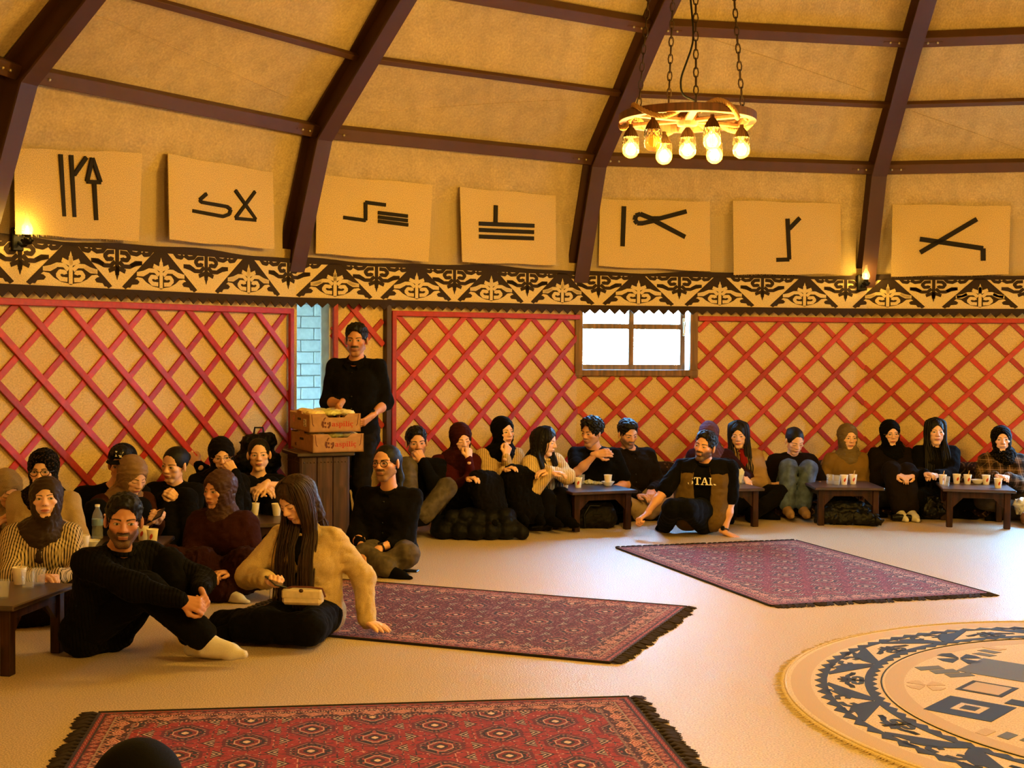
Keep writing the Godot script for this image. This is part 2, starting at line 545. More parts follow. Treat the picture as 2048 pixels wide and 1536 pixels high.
func build_ribs() -> void:
	var labels := {0: "dark brown steel roof rib at the far left edge", 1: "dark brown steel roof rib above the door gap", 2: "dark brown steel roof rib left of the window, behind the chandelier", 3: "dark brown steel roof rib above the right wall lamp", 4: "dark brown steel roof rib beyond the right edge", 15: "dark brown steel roof rib beyond the left edge"}
	for k: int in labels:
		var t := thing("roof_rib", labels[k], "beam", vertex(7.3, 2.1, k), 0.0, "roof ribs")
		var pr := [Vector2(7.452, 2.19), RING[1], RING[3], CROWN]
		var web := Geo.new()
		var inner := Geo.new()
		var outer := Geo.new()
		var side := (vertex(1, 0, k + 0.01) - vertex(1, 0, k - 0.01)).normalized()
		var at := t.position
		var ins := []
		for j in 4:
			var d0: Vector2 = (pr[j] - pr[maxi(j - 1, 0)]).normalized()
			var d1: Vector2 = (pr[mini(j + 1, 3)] - pr[j]).normalized()
			if j == 0:
				d0 = d1
			if j == 3:
				d1 = d0
			var m := (d0 + d1).normalized()
			var q := Vector2(-m.y, m.x) / maxf(m.dot(d0), 0.3)
			ins.append(q)
		for j in 3:
			var p := []
			for e in [j, j + 1]:
				for off in [0.012, 0.026, 0.205, 0.22]:
					var q: Vector2 = pr[e] + ins[e] * off
					p.append(vertex(q.x, q.y, k) - at)
			var rows := [[outer, 0, 1, 0.07], [web, 1, 2, 0.006], [inner, 2, 3, 0.07]]
			for r in rows:
				var g: Geo = r[0]
				var s: Vector3 = side * r[3]
				var a0: Vector3 = p[r[1]]
				var a1: Vector3 = p[r[2]]
				var b0: Vector3 = p[4 + r[1]]
				var b1: Vector3 = p[4 + r[2]]
				var mid := (a0 + a1 + b0 + b1) * 0.25
				for f in [[a0 - s, a0 + s, b0 + s, b0 - s], [a1 - s, a1 + s, b1 + s, b1 - s], [a0 - s, a1 - s, b1 - s, b0 - s], [a0 + s, a1 + s, b1 + s, b0 + s], [a0 - s, a0 + s, a1 + s, a1 - s], [b0 - s, b0 + s, b1 + s, b1 - s]]:
					var fm: Vector3 = (f[0] + f[1] + f[2] + f[3]) * 0.25
					g.face(f, fm - mid)
		part(outer, "outer_flange", M.steel_brown, t)
		part(web, "web", M.steel_brown, t)
		part(inner, "inner_flange", M.steel_brown, t)
	# purlins between the ribs
	var where := {15: "beyond the left edge", 0: "above the first two felt banners", 1: "above the third and fourth felt banners", 2: "above the window bay, behind the chandelier", 3: "in the rightmost bay"}
	var kinds := [["thick lowest brown purlin ", 0.095, 0.11], ["thin middle brown purlin ", 0.045, 0.05], ["thick upper brown purlin ", 0.095, 0.11]]
	for k: int in where:
		for j in 3:
			var q: Vector2 = RING[j + 1]
			var d0: Vector2 = (RING[j + 1] - RING[j]).normalized()
			var d1: Vector2 = (RING[mini(j + 2, 3)] - RING[mini(j + 1, 2)]).normalized()
			var m := (d0 + d1).normalized()
			if j == 0:
				m = Vector2(-0.45, 0.9).normalized()
			var inn := Vector2(-m.y, -m.x).normalized()
			inn = Vector2(-m.y, m.x)
			var dep: float = kinds[j][2]
			var c: Vector2 = q + inn * (dep * 0.5 + 0.014)
			var a := vertex(c.x, c.y, k)
			var b := vertex(c.x, c.y, k + 1)
			var u := (b - a).normalized()
			a += u * 0.012
			b -= u * 0.012
			var t := thing("roof_purlin", kinds[j][0] + where[k], "beam", (a + b) * 0.5, 0.0, "roof purlins")
			var up := vertex(q.x + m.x, q.y + m.y, k + 0.5) - vertex(q.x, q.y, k + 0.5)
			var g := Geo.new()
			g.bar(a - t.position, b - t.position, dep, kinds[j][1], up, 0.004)
			part(g, "bar", M.steel_purlin, t)
			if j != 1:
				for e in 2:
					var s := Geo.new()
					var p := (a + u * 0.16) if e == 0 else (b - u * 0.16)
					s.bar(p - t.position - u * 0.09, p - t.position + u * 0.09, dep + 0.012, 0.012, up)
					part(s, "gusset_plate", M.steel_purlin, t)
					for w in 2:
						var bo := Geo.new()
						bo.sphere(p - t.position + u * (0.05 if w == 0 else -0.03) + up.normalized() * 0.0 + (vertex(q.x + inn.x, q.y + inn.y, k + 0.5) - vertex(q.x, q.y, k + 0.5)) * (dep * 0.5 + 0.006), Vector3.ONE * 0.012, 6, 4)
						part(bo, "bolt", M.steel_bolt, t)

# ---------------------------------------------------------------- lattice
func clip_slat(a: Vector2, d: Vector2, u0: float, v0: float, u1: float, v1: float) -> Array:
	var t0 := -99.0
	var t1 := 99.0
	for k in 2:
		var lo := u0 if k == 0 else v0
		var hi := u1 if k == 0 else v1
		var s: float = (lo - a[k]) / d[k]
		var e: float = (hi - a[k]) / d[k]
		t0 = maxf(t0, minf(s, e))
		t1 = minf(t1, maxf(s, e))
	return [a + d * t0, a + d * t1] if t1 - t0 > 0.05 else []
func lattice(k: int, label: String, u0: float, u1: float, first: float, pitch: float, flipped: bool, hole := [], top := 1.80, posts := [true, true], rail := true) -> void:
	var f := bay(k)
	var t := thing("lattice_panel", label, "lattice", f * Vector3(u0, 0, 0), 0.0, "red wooden lattice panels")
	t.transform = Transform3D(f.basis, f * Vector3(u0, 0, 0))
	var reds := [M.red_slat, M.red_slat2, M.red_slat3]
	var rise := 0.345 / pitch
	var nr := 0
	for way in 2:
		var z := 0.008 if (way == 0) == flipped else 0.023
		var i := -9
		while i < 20:
			var d := Vector2(1, -rise) if way == 0 else Vector2(1, rise)
			var a := Vector2(first + i * pitch, top)
			i += 1
			var e := clip_slat(a, d, u0, 0.02, u1, top)
			if e.is_empty():
				continue
			var pieces := [e]
			if not hole.is_empty():
				# leave the window free
				var c := clip_slat(a, d, hole[0], hole[1], hole[2], top + 0.001)
				if not c.is_empty():
					pieces = []
					if (e[0] as Vector2).distance_to(c[0]) > 0.06 and e[0].x < c[0].x:
						pieces.append([e[0], c[0]])
					if (e[1] as Vector2).distance_to(c[1]) > 0.06 and c[1].x < e[1].x:
						pieces.append([c[1], e[1]])
			for q in pieces:
				var g := Geo.new()
				g.bar(Vector3(q[0].x - u0, q[0].y, z), Vector3(q[1].x - u0, q[1].y, z), 0.014, 0.047, Vector3.UP, 0.003)
				part(g, "slat", reds[(nr * 7 + nr / 3) % 3], t)
				nr += 1
	if rail:
		var pieces := [[u0, u1]]
		if not hole.is_empty():
			pieces = [[hole[2], u1]] if hole[0] < u0 else [[u0, hole[0]], [hole[2], u1]]
		for q in pieces:
			var g := Geo.new()
			g.bar(Vector3(q[0] - u0, top, 0.038), Vector3(q[1] - u0, top, 0.038), 0.03, 0.045, Vector3.UP, 0.004)
			part(g, "top_rail", reds[0], t)
	for e in 2:
		if posts[e]:
			var g := Geo.new()
			var u := 0.02 if e == 0 else u1 - u0 - 0.02
			g.bar(Vector3(u, 0.0, 0.04), Vector3(u, top + 0.02, 0.04), 0.03, 0.042, Vector3.RIGHT, 0.004)
			part(g, "post", reds[1], t)

func build_lattice() -> void:
	lattice(0, "red lattice panel on the left wall, left of the door gap", 0.0, 2.84, 0.667, 0.355, false)
	lattice(1, "narrow red lattice panel behind the standing man", 0.355, 0.83, 0.40, 0.33, false, [], 1.98, [true, false], false)
	lattice(1, "red lattice panel between the door post and the window", 0.90, 2.86, 1.302, 0.345, true, [], 1.80, [true, false])
	lattice(2, "red lattice panel around and right of the window", 0.0, 2.86, 1.29, 0.362, true, [-0.1, 1.25, 1.165, 2.2], 1.80, [false, false])
	lattice(3, "red lattice panel of the rightmost wall", 0.0, 2.86, 0.253, 0.357, true, [1.54, 0.78, 2.72, 2.2], 1.80, [false, false])
	var f := bay(1)
	var g := Geo.new()
	g.box(tf(Vector3(0, 0.99, 0.03)), Vector3(0.05, 1.98, 0.07), 0.005)
	var o := part(g, "door_post", M.post, self, f * tf(Vector3(0.862, 0, 0)))
	tag(o, "dark brown door post right of the standing man", "post")
	g = Geo.new()
	g.box(tf(Vector3(0, 0.99, -0.08)), Vector3(0.012, 1.98, 0.17), 0.003)
	o = part(g, "door_jamb", M.plaster, self, f * tf(Vector3(0.342, 0, 0)))
	tag(o, "pale door jamb on the right of the daylit gap", "door jamb")

# ---------------------------------------------------------------- felt frieze
const SCROLL := [[[0.0, 0.02], [0.0, 0.70]], [[0.0, 0.50], [0.045, 0.55], [0.09, 0.60]], [[0.025, 0.36], [0.07, 0.47], [0.14, 0.47], [0.20, 0.40], [0.27, 0.36]], [[0.15, 0.45], [0.21, 0.36], [0.28, 0.36]], [[0.035, 0.12], [0.10, 0.13], [0.135, 0.22], [0.11, 0.31], [0.06, 0.30], [0.055, 0.25]]]
const FOOT := [[0.0, -0.02], [0.03, 0.03], [0.10, 0.06], [0.17, 0.15], [0.22, 0.26], [0.275, 0.28], [0.30, 0.23], [0.275, 0.215], [0.25, 0.16], [0.27, 0.09], [0.335, 0.075], [0.36, -0.02]]
func scroll_polygons(sx: float, sy: float, flip: bool) -> Array:
	var out := []
	for sd in [-1.0, 1.0]:
		for line in SCROLL:
			if line.size() == 2 and sd < 0:
				continue
			var p := PackedVector2Array()
			for q in line:
				p.append(Vector2(q[0] * sd * sx, (q[1] if not flip else 1.0 - q[1]) * sy))
			for poly in Geometry2D.offset_polyline(p, 0.0148, Geometry2D.JOIN_ROUND, Geometry2D.END_ROUND):
				if not Geometry2D.is_polygon_clockwise(poly):
					out.append(poly)
	var tip := PackedVector2Array()
	for q in [[-0.028, 0.56], [0.028, 0.56], [0.0, 0.82]]:
		tip.append(Vector2(q[0] * sx, (q[1] if not flip else 1.0 - q[1]) * sy))
	out.append(tip)
	for sd in [-1.0, 1.0]:
		if not flip:
			var p := PackedVector2Array()
			for q in FOOT:
				p.append(Vector2(q[0] * sd * sx, q[1] * sy))
			out.append(p)
		else:
			for line in [[[0.12, 1.0], [0.16, 0.88], [0.22, 0.86], [0.27, 0.93]], [[0.40, 1.0], [0.36, 0.88], [0.31, 0.86], [0.29, 0.93]]]:
				var p := PackedVector2Array()
				for q in line:
					p.append(Vector2(q[0] * sd * sx, q[1] * sy))
				for poly in Geometry2D.offset_polyline(p, 0.0148, Geometry2D.JOIN_ROUND, Geometry2D.END_ROUND):
					if not Geometry2D.is_polygon_clockwise(poly):
						out.append(poly)
	return out
func motif(t: Node3D, called: String, polys: Array, u: float, base: float, w: float, z0: float, z1: float, m: Material, whole: ArrayMesh) -> void:
	if u > 0.36 and u < w - 0.36:
		put(whole, called, t, tf(Vector3(u, base, 0)))
		return
	var g := Geo.new()
	var box := PackedVector2Array([Vector2(-u, -1), Vector2(w - u, -1), Vector2(w - u, 1), Vector2(-u, 1)])
	for p in polys:
		for q in Geometry2D.intersect_polygons(p, box):
			g.prism(q, z0, z1)
	if g.v.size() > 0:
		part(g, called, m, t, tf(Vector3(u, base, 0)))
func solid(polys: Array, z0: float, z1: float, m: Material) -> ArrayMesh:
	var g := Geo.new()
	for p in polys:
		g.prism(p, z0, z1)
	return g.mesh(m)
func build_frieze() -> void:
	var apex := {15: [0.3, 1.10, 1.93, 2.74], 0: [0.667, 1.45, 2.324], 1: [0.349, 1.119, 1.876, 2.651], 2: [0.562, 1.36, 2.213], 3: [0.196, 1.044, 1.87, 2.68]}
	var where := {15: "beyond the left edge", 0: "on the left wall", 1: "above the door gap and standing man", 2: "above the window", 3: "on the rightmost wall"}
	var base := 1.925
	var tall := 0.275
	var wide := 0.78
	var p_tri := [PackedVector2Array([Vector2(-0.345, 0.005), Vector2(-0.315, -0.012), Vector2(-0.30, 0.0), Vector2(0.30, 0.0), Vector2(0.315, -0.012), Vector2(0.345, 0.005), Vector2(0.045, tall), Vector2(-0.045, tall)])]
	var p_up := scroll_polygons(wide, tall, false)
	var p_down := scroll_polygons(wide, tall, true)
	var m_tri := solid(p_tri, 0.010, 0.014, M.dark_felt)
	var m_up := solid(p_up, 0.0125, 0.0165, M.cream_felt)
	var m_down := solid(p_down, 0.010, 0.0145, M.dark_felt)
	var runs := []
	for k: int in [15, 0, 1, 2, 3]:
		for u: float in apex[k]:
			runs.append(u + SIDE * ((k + 1) % 16))
	runs.sort()
	var rg := RandomNumberGenerator.new()
	rg.seed = 8
	for k: int in where:
		var f := bay(k, RW - 0.055)
		var w := SIDE * (RW - 0.055) / RW
		var t := thing("felt_frieze", "cream and dark brown felt frieze " + where[k], "frieze", Vector3.ZERO, 0.0, "felt frieze")
		t.transform = f
		var g := Geo.new()
		g.box(tf(Vector3(w * 0.5, 2.05, 0.005)), Vector3(w + 0.004, 0.33, 0.010))
		part(g, "backing", M.cream_felt, t)
		# top border with a wavy upper edge, hem with teeth
		var p := PackedVector2Array([Vector2(0, 2.185)])
		p.append(Vector2(w, 2.185))
		var ph := rg.randf() * 6.0
		for i in 25:
			var u := w * (1.0 - i / 24.0)
			p.append(Vector2(u, 2.228 + 0.012 * sin(u * 3.1 + ph) + 0.006 * sin(u * 7.7)))
		g = Geo.new()
		g.prism(p, 0.004, 0.014)
		part(g, "top_border", M.dark_felt, t)
		p = PackedVector2Array([Vector2(w, 1.912), Vector2(0, 1.912)])
		var teeth := 30
		for i in teeth:
			p.append(Vector2(w * i / teeth, 1.872 + rg.randf_range(-0.004, 0.004)))
			p.append(Vector2(w * (i + 0.5) / teeth, 1.830 + rg.randf_range(-0.006, 0.006)))
		p.append(Vector2(w, 1.872))
		g = Geo.new()
		g.prism(p, 0.004, 0.012)
		part(g, "toothed_hem", M.dark_felt, t)
		for i in runs.size():
			var u: float = (runs[i] - SIDE * ((k + 1) % 16)) * w / SIDE
			if u > -0.36 and u < w + 0.36:
				motif(t, "dark_triangle", p_tri, u, base, w, 0.010, 0.014, M.dark_felt, m_tri)
				motif(t, "cream_scroll", p_up, u, base, w, 0.0125, 0.0165, M.cream_felt, m_up)
			if i + 1 < runs.size():
				var v: float = ((runs[i] + runs[i + 1]) * 0.5 - SIDE * ((k + 1) % 16)) * w / SIDE
				if v > -0.36 and v < w + 0.36:
					motif(t, "dark_scroll", p_down, v, base, w, 0.010, 0.0145, M.dark_felt, m_down)

# ---------------------------------------------------------------- canvas valance and felt banners with old letters
func build_banners() -> void:
	var rg := RandomNumberGenerator.new()
	rg.seed = 21
	var where := {15: "beyond the left edge", 0: "behind the first two banners", 1: "behind the third and fourth banners", 2: "behind the fifth and sixth banners", 3: "behind the rightmost banner"}
	for k: int in where:
		var f := bay(k, 7.262)
		var w := SIDE * 7.262 / RW
		var g := []
		for i in 13:
			var line := PackedVector3Array()
			for m in 41:
				var s := m / 40.0
				var h := i / 12.0
				var u := lerpf(0.075 + 0.03 * sin(h * 3.0), w - 0.075 - 0.03 * sin(h * 3.0 + 0.6), s)
				var z := -0.07 + 0.10 * h * 0.0 + 0.012 * sin(u * 9.0 + k) * (1.0 - h) + 0.008 * sin(u * 4.0 + 2.0 * h)
				line.append(Vector3(u, 2.19 + 0.70 * h + 0.006 * sin(u * 5.0 + k * 2.0) * h, z + 0.03))
			g.append(line)
		var t := thing("canvas_valance", "hanging canvas strip " + where[k], "valance", Vector3.ZERO, 0.0, "canvas strips under the roof")
		t.transform = f
		var ge := Geo.new()
		ge.sheet(g, 0.005)
		part(ge, "cloth", M.valance, t)
		ge = Geo.new()
		ge.tube(PackedVector3Array([Vector3(0.08, 2.892, -0.035), Vector3(w - 0.08, 2.892, -0.035)]), PackedFloat32Array([0.006]), 6)
		part(ge, "hem", M.valance, t)
	for b in BANNERS:
		var k: int = b.bay
		var f := bay(k, 7.2)
		var p: Array = b.corners
		var t := thing("felt_banner", b.label, "banner", Vector3.ZERO, 0.0, "felt banners with old letters")
		t.transform = f
		var g := []
		var ph := rg.randf() * 6.0
		for i in 15:
			var line := PackedVector3Array()
			var h := i / 14.0
			for m in 25:
				var s := m / 24.0
				var q: Vector2 = p[3].lerp(p[2], s).lerp(p[0].lerp(p[1], s), h)
				var z := 0.014 * (1.0 - h) + 0.006 * sin(s * 7.0 + ph) * (1.0 - 0.5 * h)
				if b.curl > 0.0:
					z += b.curl * maxf(0.0, s - 0.78) * 2.2 * sin(maxf(0.0, s - 0.78) * 22.0)
				line.append(Vector3(q.x, q.y + 0.004 * sin(s * 11.0 + ph), z))
			g.append(line)
		var ge := Geo.new()
		ge.sheet(g, 0.006)
		part(ge, "cloth", M.banner, t)
		# frayed lower and left edges
		ge = Geo.new()
		for m in 90:
			var s := (m + rg.randf()) / 90.0
			var q: Vector2 = p[3].lerp(p[2], s)
			var o := Vector3(q.x, q.y + 0.004, 0.014 + 0.006 * sin(s * 7.0 + ph))
			ge.tube(PackedVector3Array([o, o + Vector3(rg.randf_range(-0.006, 0.006), rg.randf_range(-0.02, -0.008), rg.randf_range(-0.003, 0.005))]), PackedFloat32Array([0.0022, 0.0008]), 3, false)
		for m in 50:
			var s := (m + rg.randf()) / 50.0
			var q: Vector2 = p[3].lerp(p[0], s)
			var o := Vector3(q.x + 0.003, q.y, 0.014 * (1.0 - s))
			ge.tube(PackedVector3Array([o, o + Vector3(rg.randf_range(-0.012, -0.004), rg.randf_range(-0.005, 0.005), 0.002)]), PackedFloat32Array([0.002, 0.0008]), 3, false)
		part(ge, "frayed_edge", M.banner, t).set_meta("kind", "stuff")
		for s: PackedVector2Array in b.strokes:
			ge = Geo.new()
			for i in s.size() - 1:
				ge.stroke(PackedVector2Array([s[i], s[i + 1]]), b.half, 0.006, 0.024)
			part(ge, "letter_stroke", M.rune, t)

# ---------------------------------------------------------------- window and what lies outside
func build_window() -> void:
	var f := bay(2)
	var w := Node3D.new()
	w.name = "window_1"
	w.set_meta("kind", "structure")
	add_child(w)
	w.transform = f
	var g := Geo.new()
	g.box(tf(Vector3(0.012, 1.6, 0.012)), Vector3(0.075, 0.72, 0.05), 0.004)
	g.box(tf(Vector3(1.125, 1.6, 0.012)), Vector3(0.075, 0.72, 0.05), 0.004)
	g.box(tf(Vector3(0.57, 1.285, 0.012)), Vector3(1.19, 0.06, 0.06), 0.004)
	part(g, "window_casing", M.window_wood, w)
	g = Geo.new()
	for u in [0.045, 0.545, 1.05]:
		g.box(tf(Vector3(u, 1.64, -0.10)), Vector3(0.05, 0.70, 0.045), 0.004)
	for u in [0.295, 0.80]:
		for v in [1.335, 1.72, 1.96]:
			g.box(tf(Vector3(u, v, -0.10)), Vector3(0.46, 0.05 if v != 1.335 else 0.055, 0.045), 0.004)
	part(g, "window_frame", M.window_wood, w)
	for u in [0.295, 0.80]:
		for v in [[1.36, 1.70], [1.74, 1.94]]:
			g = Geo.new()
			g.box(tf(Vector3(u, (v[0] + v[1]) * 0.5, -0.112)), Vector3(0.46, v[1] - v[0], 0.005))
			part(g, "pane", M.glass, w)
	g = Geo.new()
	g.box(tf(Vector3(1.056, 1.72, -0.07)), Vector3(0.028, 0.17, 0.014), 0.006)
	g.tube(PackedVector3Array([Vector3(1.056, 1.76, -0.062), Vector3(1.056, 1.765, -0.03), Vector3(1.05, 1.70, -0.025), Vector3(1.05, 1.66, -0.028)]), PackedFloat32Array([0.008, 0.009, 0.009, 0.008]), 8)
	part(g, "window_handle", M.steel_bolt, w)
	g = Geo.new()
	g.box(tf(Vector3(1.135, 1.63, -0.08)), Vector3(0.012, 0.70, 0.15))
	g.box(tf(Vector3(0.57, 1.274, -0.08)), Vector3(1.13, 0.012, 0.155))
	part(g, "reveal", M.plaster, w)
	# the other windows of the tent, out of view
	var nr := 2
	for k: int in OTHER_WINDOWS:
		for u0: float in OTHER_WINDOWS[k]:
			var o := Node3D.new()
			o.name = "window_%d" % nr
			o.set_meta("kind", "structure")
			nr += 1
			add_child(o)
			o.transform = bay(k)
			g = Geo.new()
			for u in [0.01, 0.57, 1.13]:
				g.box(tf(Vector3(u0 + u, 1.39, -0.08)), Vector3(0.05, 1.18, 0.05))
			for v in [0.825, 1.40, 1.96]:
				g.box(tf(Vector3(u0 + 0.57, v, -0.08)), Vector3(1.12, 0.05, 0.05))
			part(g, "window_frame", M.window_wood, o)
			g = Geo.new()
			g.box(tf(Vector3(u0 + 0.57, 1.39, -0.09)), Vector3(1.1, 1.13, 0.005))
			part(g, "pane", M.glass, o)
	# covered porch outside the door gap, its far wall of pale blocks
	f = bay(1)
	var t := thing("block_wall", "pale block wall outside in blue daylight, seen through the door gap", "wall")
	t.transform = Transform3D(f.basis, f * Vector3(-0.9, 0, -1.55))
	g = Geo.new()
	g.box(tf(Vector3(1.30, 1.25, -0.06)), Vector3(3.9, 2.5, 0.10))
	part(g, "mortar", M.mortar, t)
	var rg := RandomNumberGenerator.new()
	rg.seed = 5
	for row in 22:
		for i in 13:
			var s := Geo.new()
			var u := -0.48 + i * 0.27 + (0.135 if row % 2 == 1 else 0.0)
			s.box(tf(Vector3(u, 0.06 + row * 0.112, rg.randf_range(-0.004, 0.004))), Vector3(0.262, 0.105, 0.022), 0.004)
			part(s, "block", M.brick, t)
	g = Geo.new()
	g.box(tf(Vector3(1.30, 2.42, 0.72)), Vector3(3.9, 0.08, 1.60))
	part(g, "porch_roof", M.post, t)
	g = Geo.new()
	g.box(tf(Vector3(3.20, 1.2, 0.68)), Vector3(0.08, 2.4, 1.40))
	g.box(tf(Vector3(-0.62, 1.2, 0.615)), Vector3(0.08, 2.4, 1.31))
	part(g, "porch_side", M.mortar, t)
	g = Geo.new()
	g.box(tf(Vector3(3.3, -0.08, -20)), Vector3(60, 0.14, 60))
	tag(part(g, "ground", M.mortar, self), "pale gravel ground outside the tent", "ground")
var BANNERS := [
	{"bay": 0, "label": "cream felt left end banner reading two upright letters and an arrow", "half": 0.0135, "curl": 0.01, "corners": [Vector2(0.174, 2.773), Vector2(1.209, 2.870), Vector2(1.164, 2.247), Vector2(0.172, 2.229)], "strokes": [PackedVector2Array([Vector2(0.515, 2.776), Vector2(0.539, 2.370)]), PackedVector2Array([Vector2(0.598, 2.781), Vector2(0.621, 2.372)]), PackedVector2Array([Vector2(0.622, 2.653), Vector2(0.720, 2.780)]), PackedVector2Array([Vector2(0.769, 2.781), Vector2(0.725, 2.619), Vector2(0.836, 2.625), Vector2(0.769, 2.781)]), PackedVector2Array([Vector2(0.784, 2.614), Vector2(0.799, 2.366)])]},
	{"bay": 0, "label": "cream felt banner with a curled hook and a crossed triangle", "half": 0.0125, "curl": 0, "corners": [Vector2(1.435, 2.890), Vector2(2.491, 2.874), Vector2(2.493, 2.278), Vector2(1.435, 2.276)], "strokes": [PackedVector2Array([Vector2(1.793, 2.640), Vector2(1.726, 2.590), Vector2(1.741, 2.574), Vector2(1.996, 2.564), Vector2(2.035, 2.545), Vector2(2.019, 2.509), Vector2(1.958, 2.487), Vector2(1.656, 2.503)]), PackedVector2Array([Vector2(2.082, 2.694), Vector2(2.295, 2.491)]), PackedVector2Array([Vector2(2.287, 2.705), Vector2(2.082, 2.486)]), PackedVector2Array([Vector2(2.082, 2.483), Vector2(2.295, 2.486)])]},
	{"bay": 1, "label": "cream felt banner with a stepped line and three short bars", "half": 0.0145, "curl": 0, "corners": [Vector2(0.137, 2.899), Vector2(1.213, 2.899), Vector2(1.166, 2.244), Vector2(0.126, 2.265)], "strokes": [PackedVector2Array([Vector2(0.368, 2.570), Vector2(0.572, 2.557), Vector2(0.572, 2.706), Vector2(0.758, 2.696)]), PackedVector2Array([Vector2(0.689, 2.628), Vector2(0.966, 2.615)]), PackedVector2Array([Vector2(0.689, 2.592), Vector2(0.966, 2.578)]), PackedVector2Array([Vector2(0.690, 2.558), Vector2(0.970, 2.542)])]},
	{"bay": 1, "label": "cream felt banner with three long bars under an upright", "half": 0.0175, "curl": 0, "corners": [Vector2(1.481, 2.894), Vector2(2.490, 2.889), Vector2(2.488, 2.263), Vector2(1.500, 2.250)], "strokes": [PackedVector2Array([Vector2(1.844, 2.761), Vector2(1.842, 2.603)]), PackedVector2Array([Vector2(1.671, 2.592), Vector2(2.250, 2.604)]), PackedVector2Array([Vector2(1.672, 2.537), Vector2(2.246, 2.547)]), PackedVector2Array([Vector2(1.672, 2.480), Vector2(2.246, 2.491)])]},
	{"bay": 2, "label": "cream felt banner with an upright bar and a looped fork", "half": 0.0205, "curl": 0, "corners": [Vector2(0.150, 2.883), Vector2(1.206, 2.888), Vector2(1.214, 2.240), Vector2(0.139, 2.268)], "strokes": [PackedVector2Array([Vector2(0.376, 2.822), Vector2(0.365, 2.454)]), PackedVector2Array([Vector2(0.976, 2.790), Vector2(0.722, 2.719), Vector2(0.638, 2.717), Vector2(0.532, 2.755), Vector2(0.490, 2.740), Vector2(0.480, 2.699), Vector2(0.505, 2.669), Vector2(0.554, 2.670), Vector2(0.666, 2.697), Vector2(0.965, 2.553)])]},
	{"bay": 2, "label": "cream felt banner with a single branched letter with a foot", "half": 0.0195, "curl": 0, "corners": [Vector2(1.433, 2.905), Vector2(2.508, 2.901), Vector2(2.518, 2.234), Vector2(1.446, 2.212)], "strokes": [PackedVector2Array([Vector2(1.970, 2.747), Vector2(1.992, 2.363), Vector2(1.861, 2.357)]), PackedVector2Array([Vector2(1.991, 2.653), Vector2(2.093, 2.756)])]},
	{"bay": 3, "label": "cream felt rightmost banner with two crossed lines and a foot", "half": 0.0225, "curl": 0, "corners": [Vector2(0.207, 2.903), Vector2(1.272, 2.868), Vector2(1.264, 2.229), Vector2(0.203, 2.217)], "strokes": [PackedVector2Array([Vector2(0.466, 2.442), Vector2(0.972, 2.751)]), PackedVector2Array([Vector2(0.461, 2.569), Vector2(1.033, 2.476), Vector2(1.035, 2.360)])]},
]

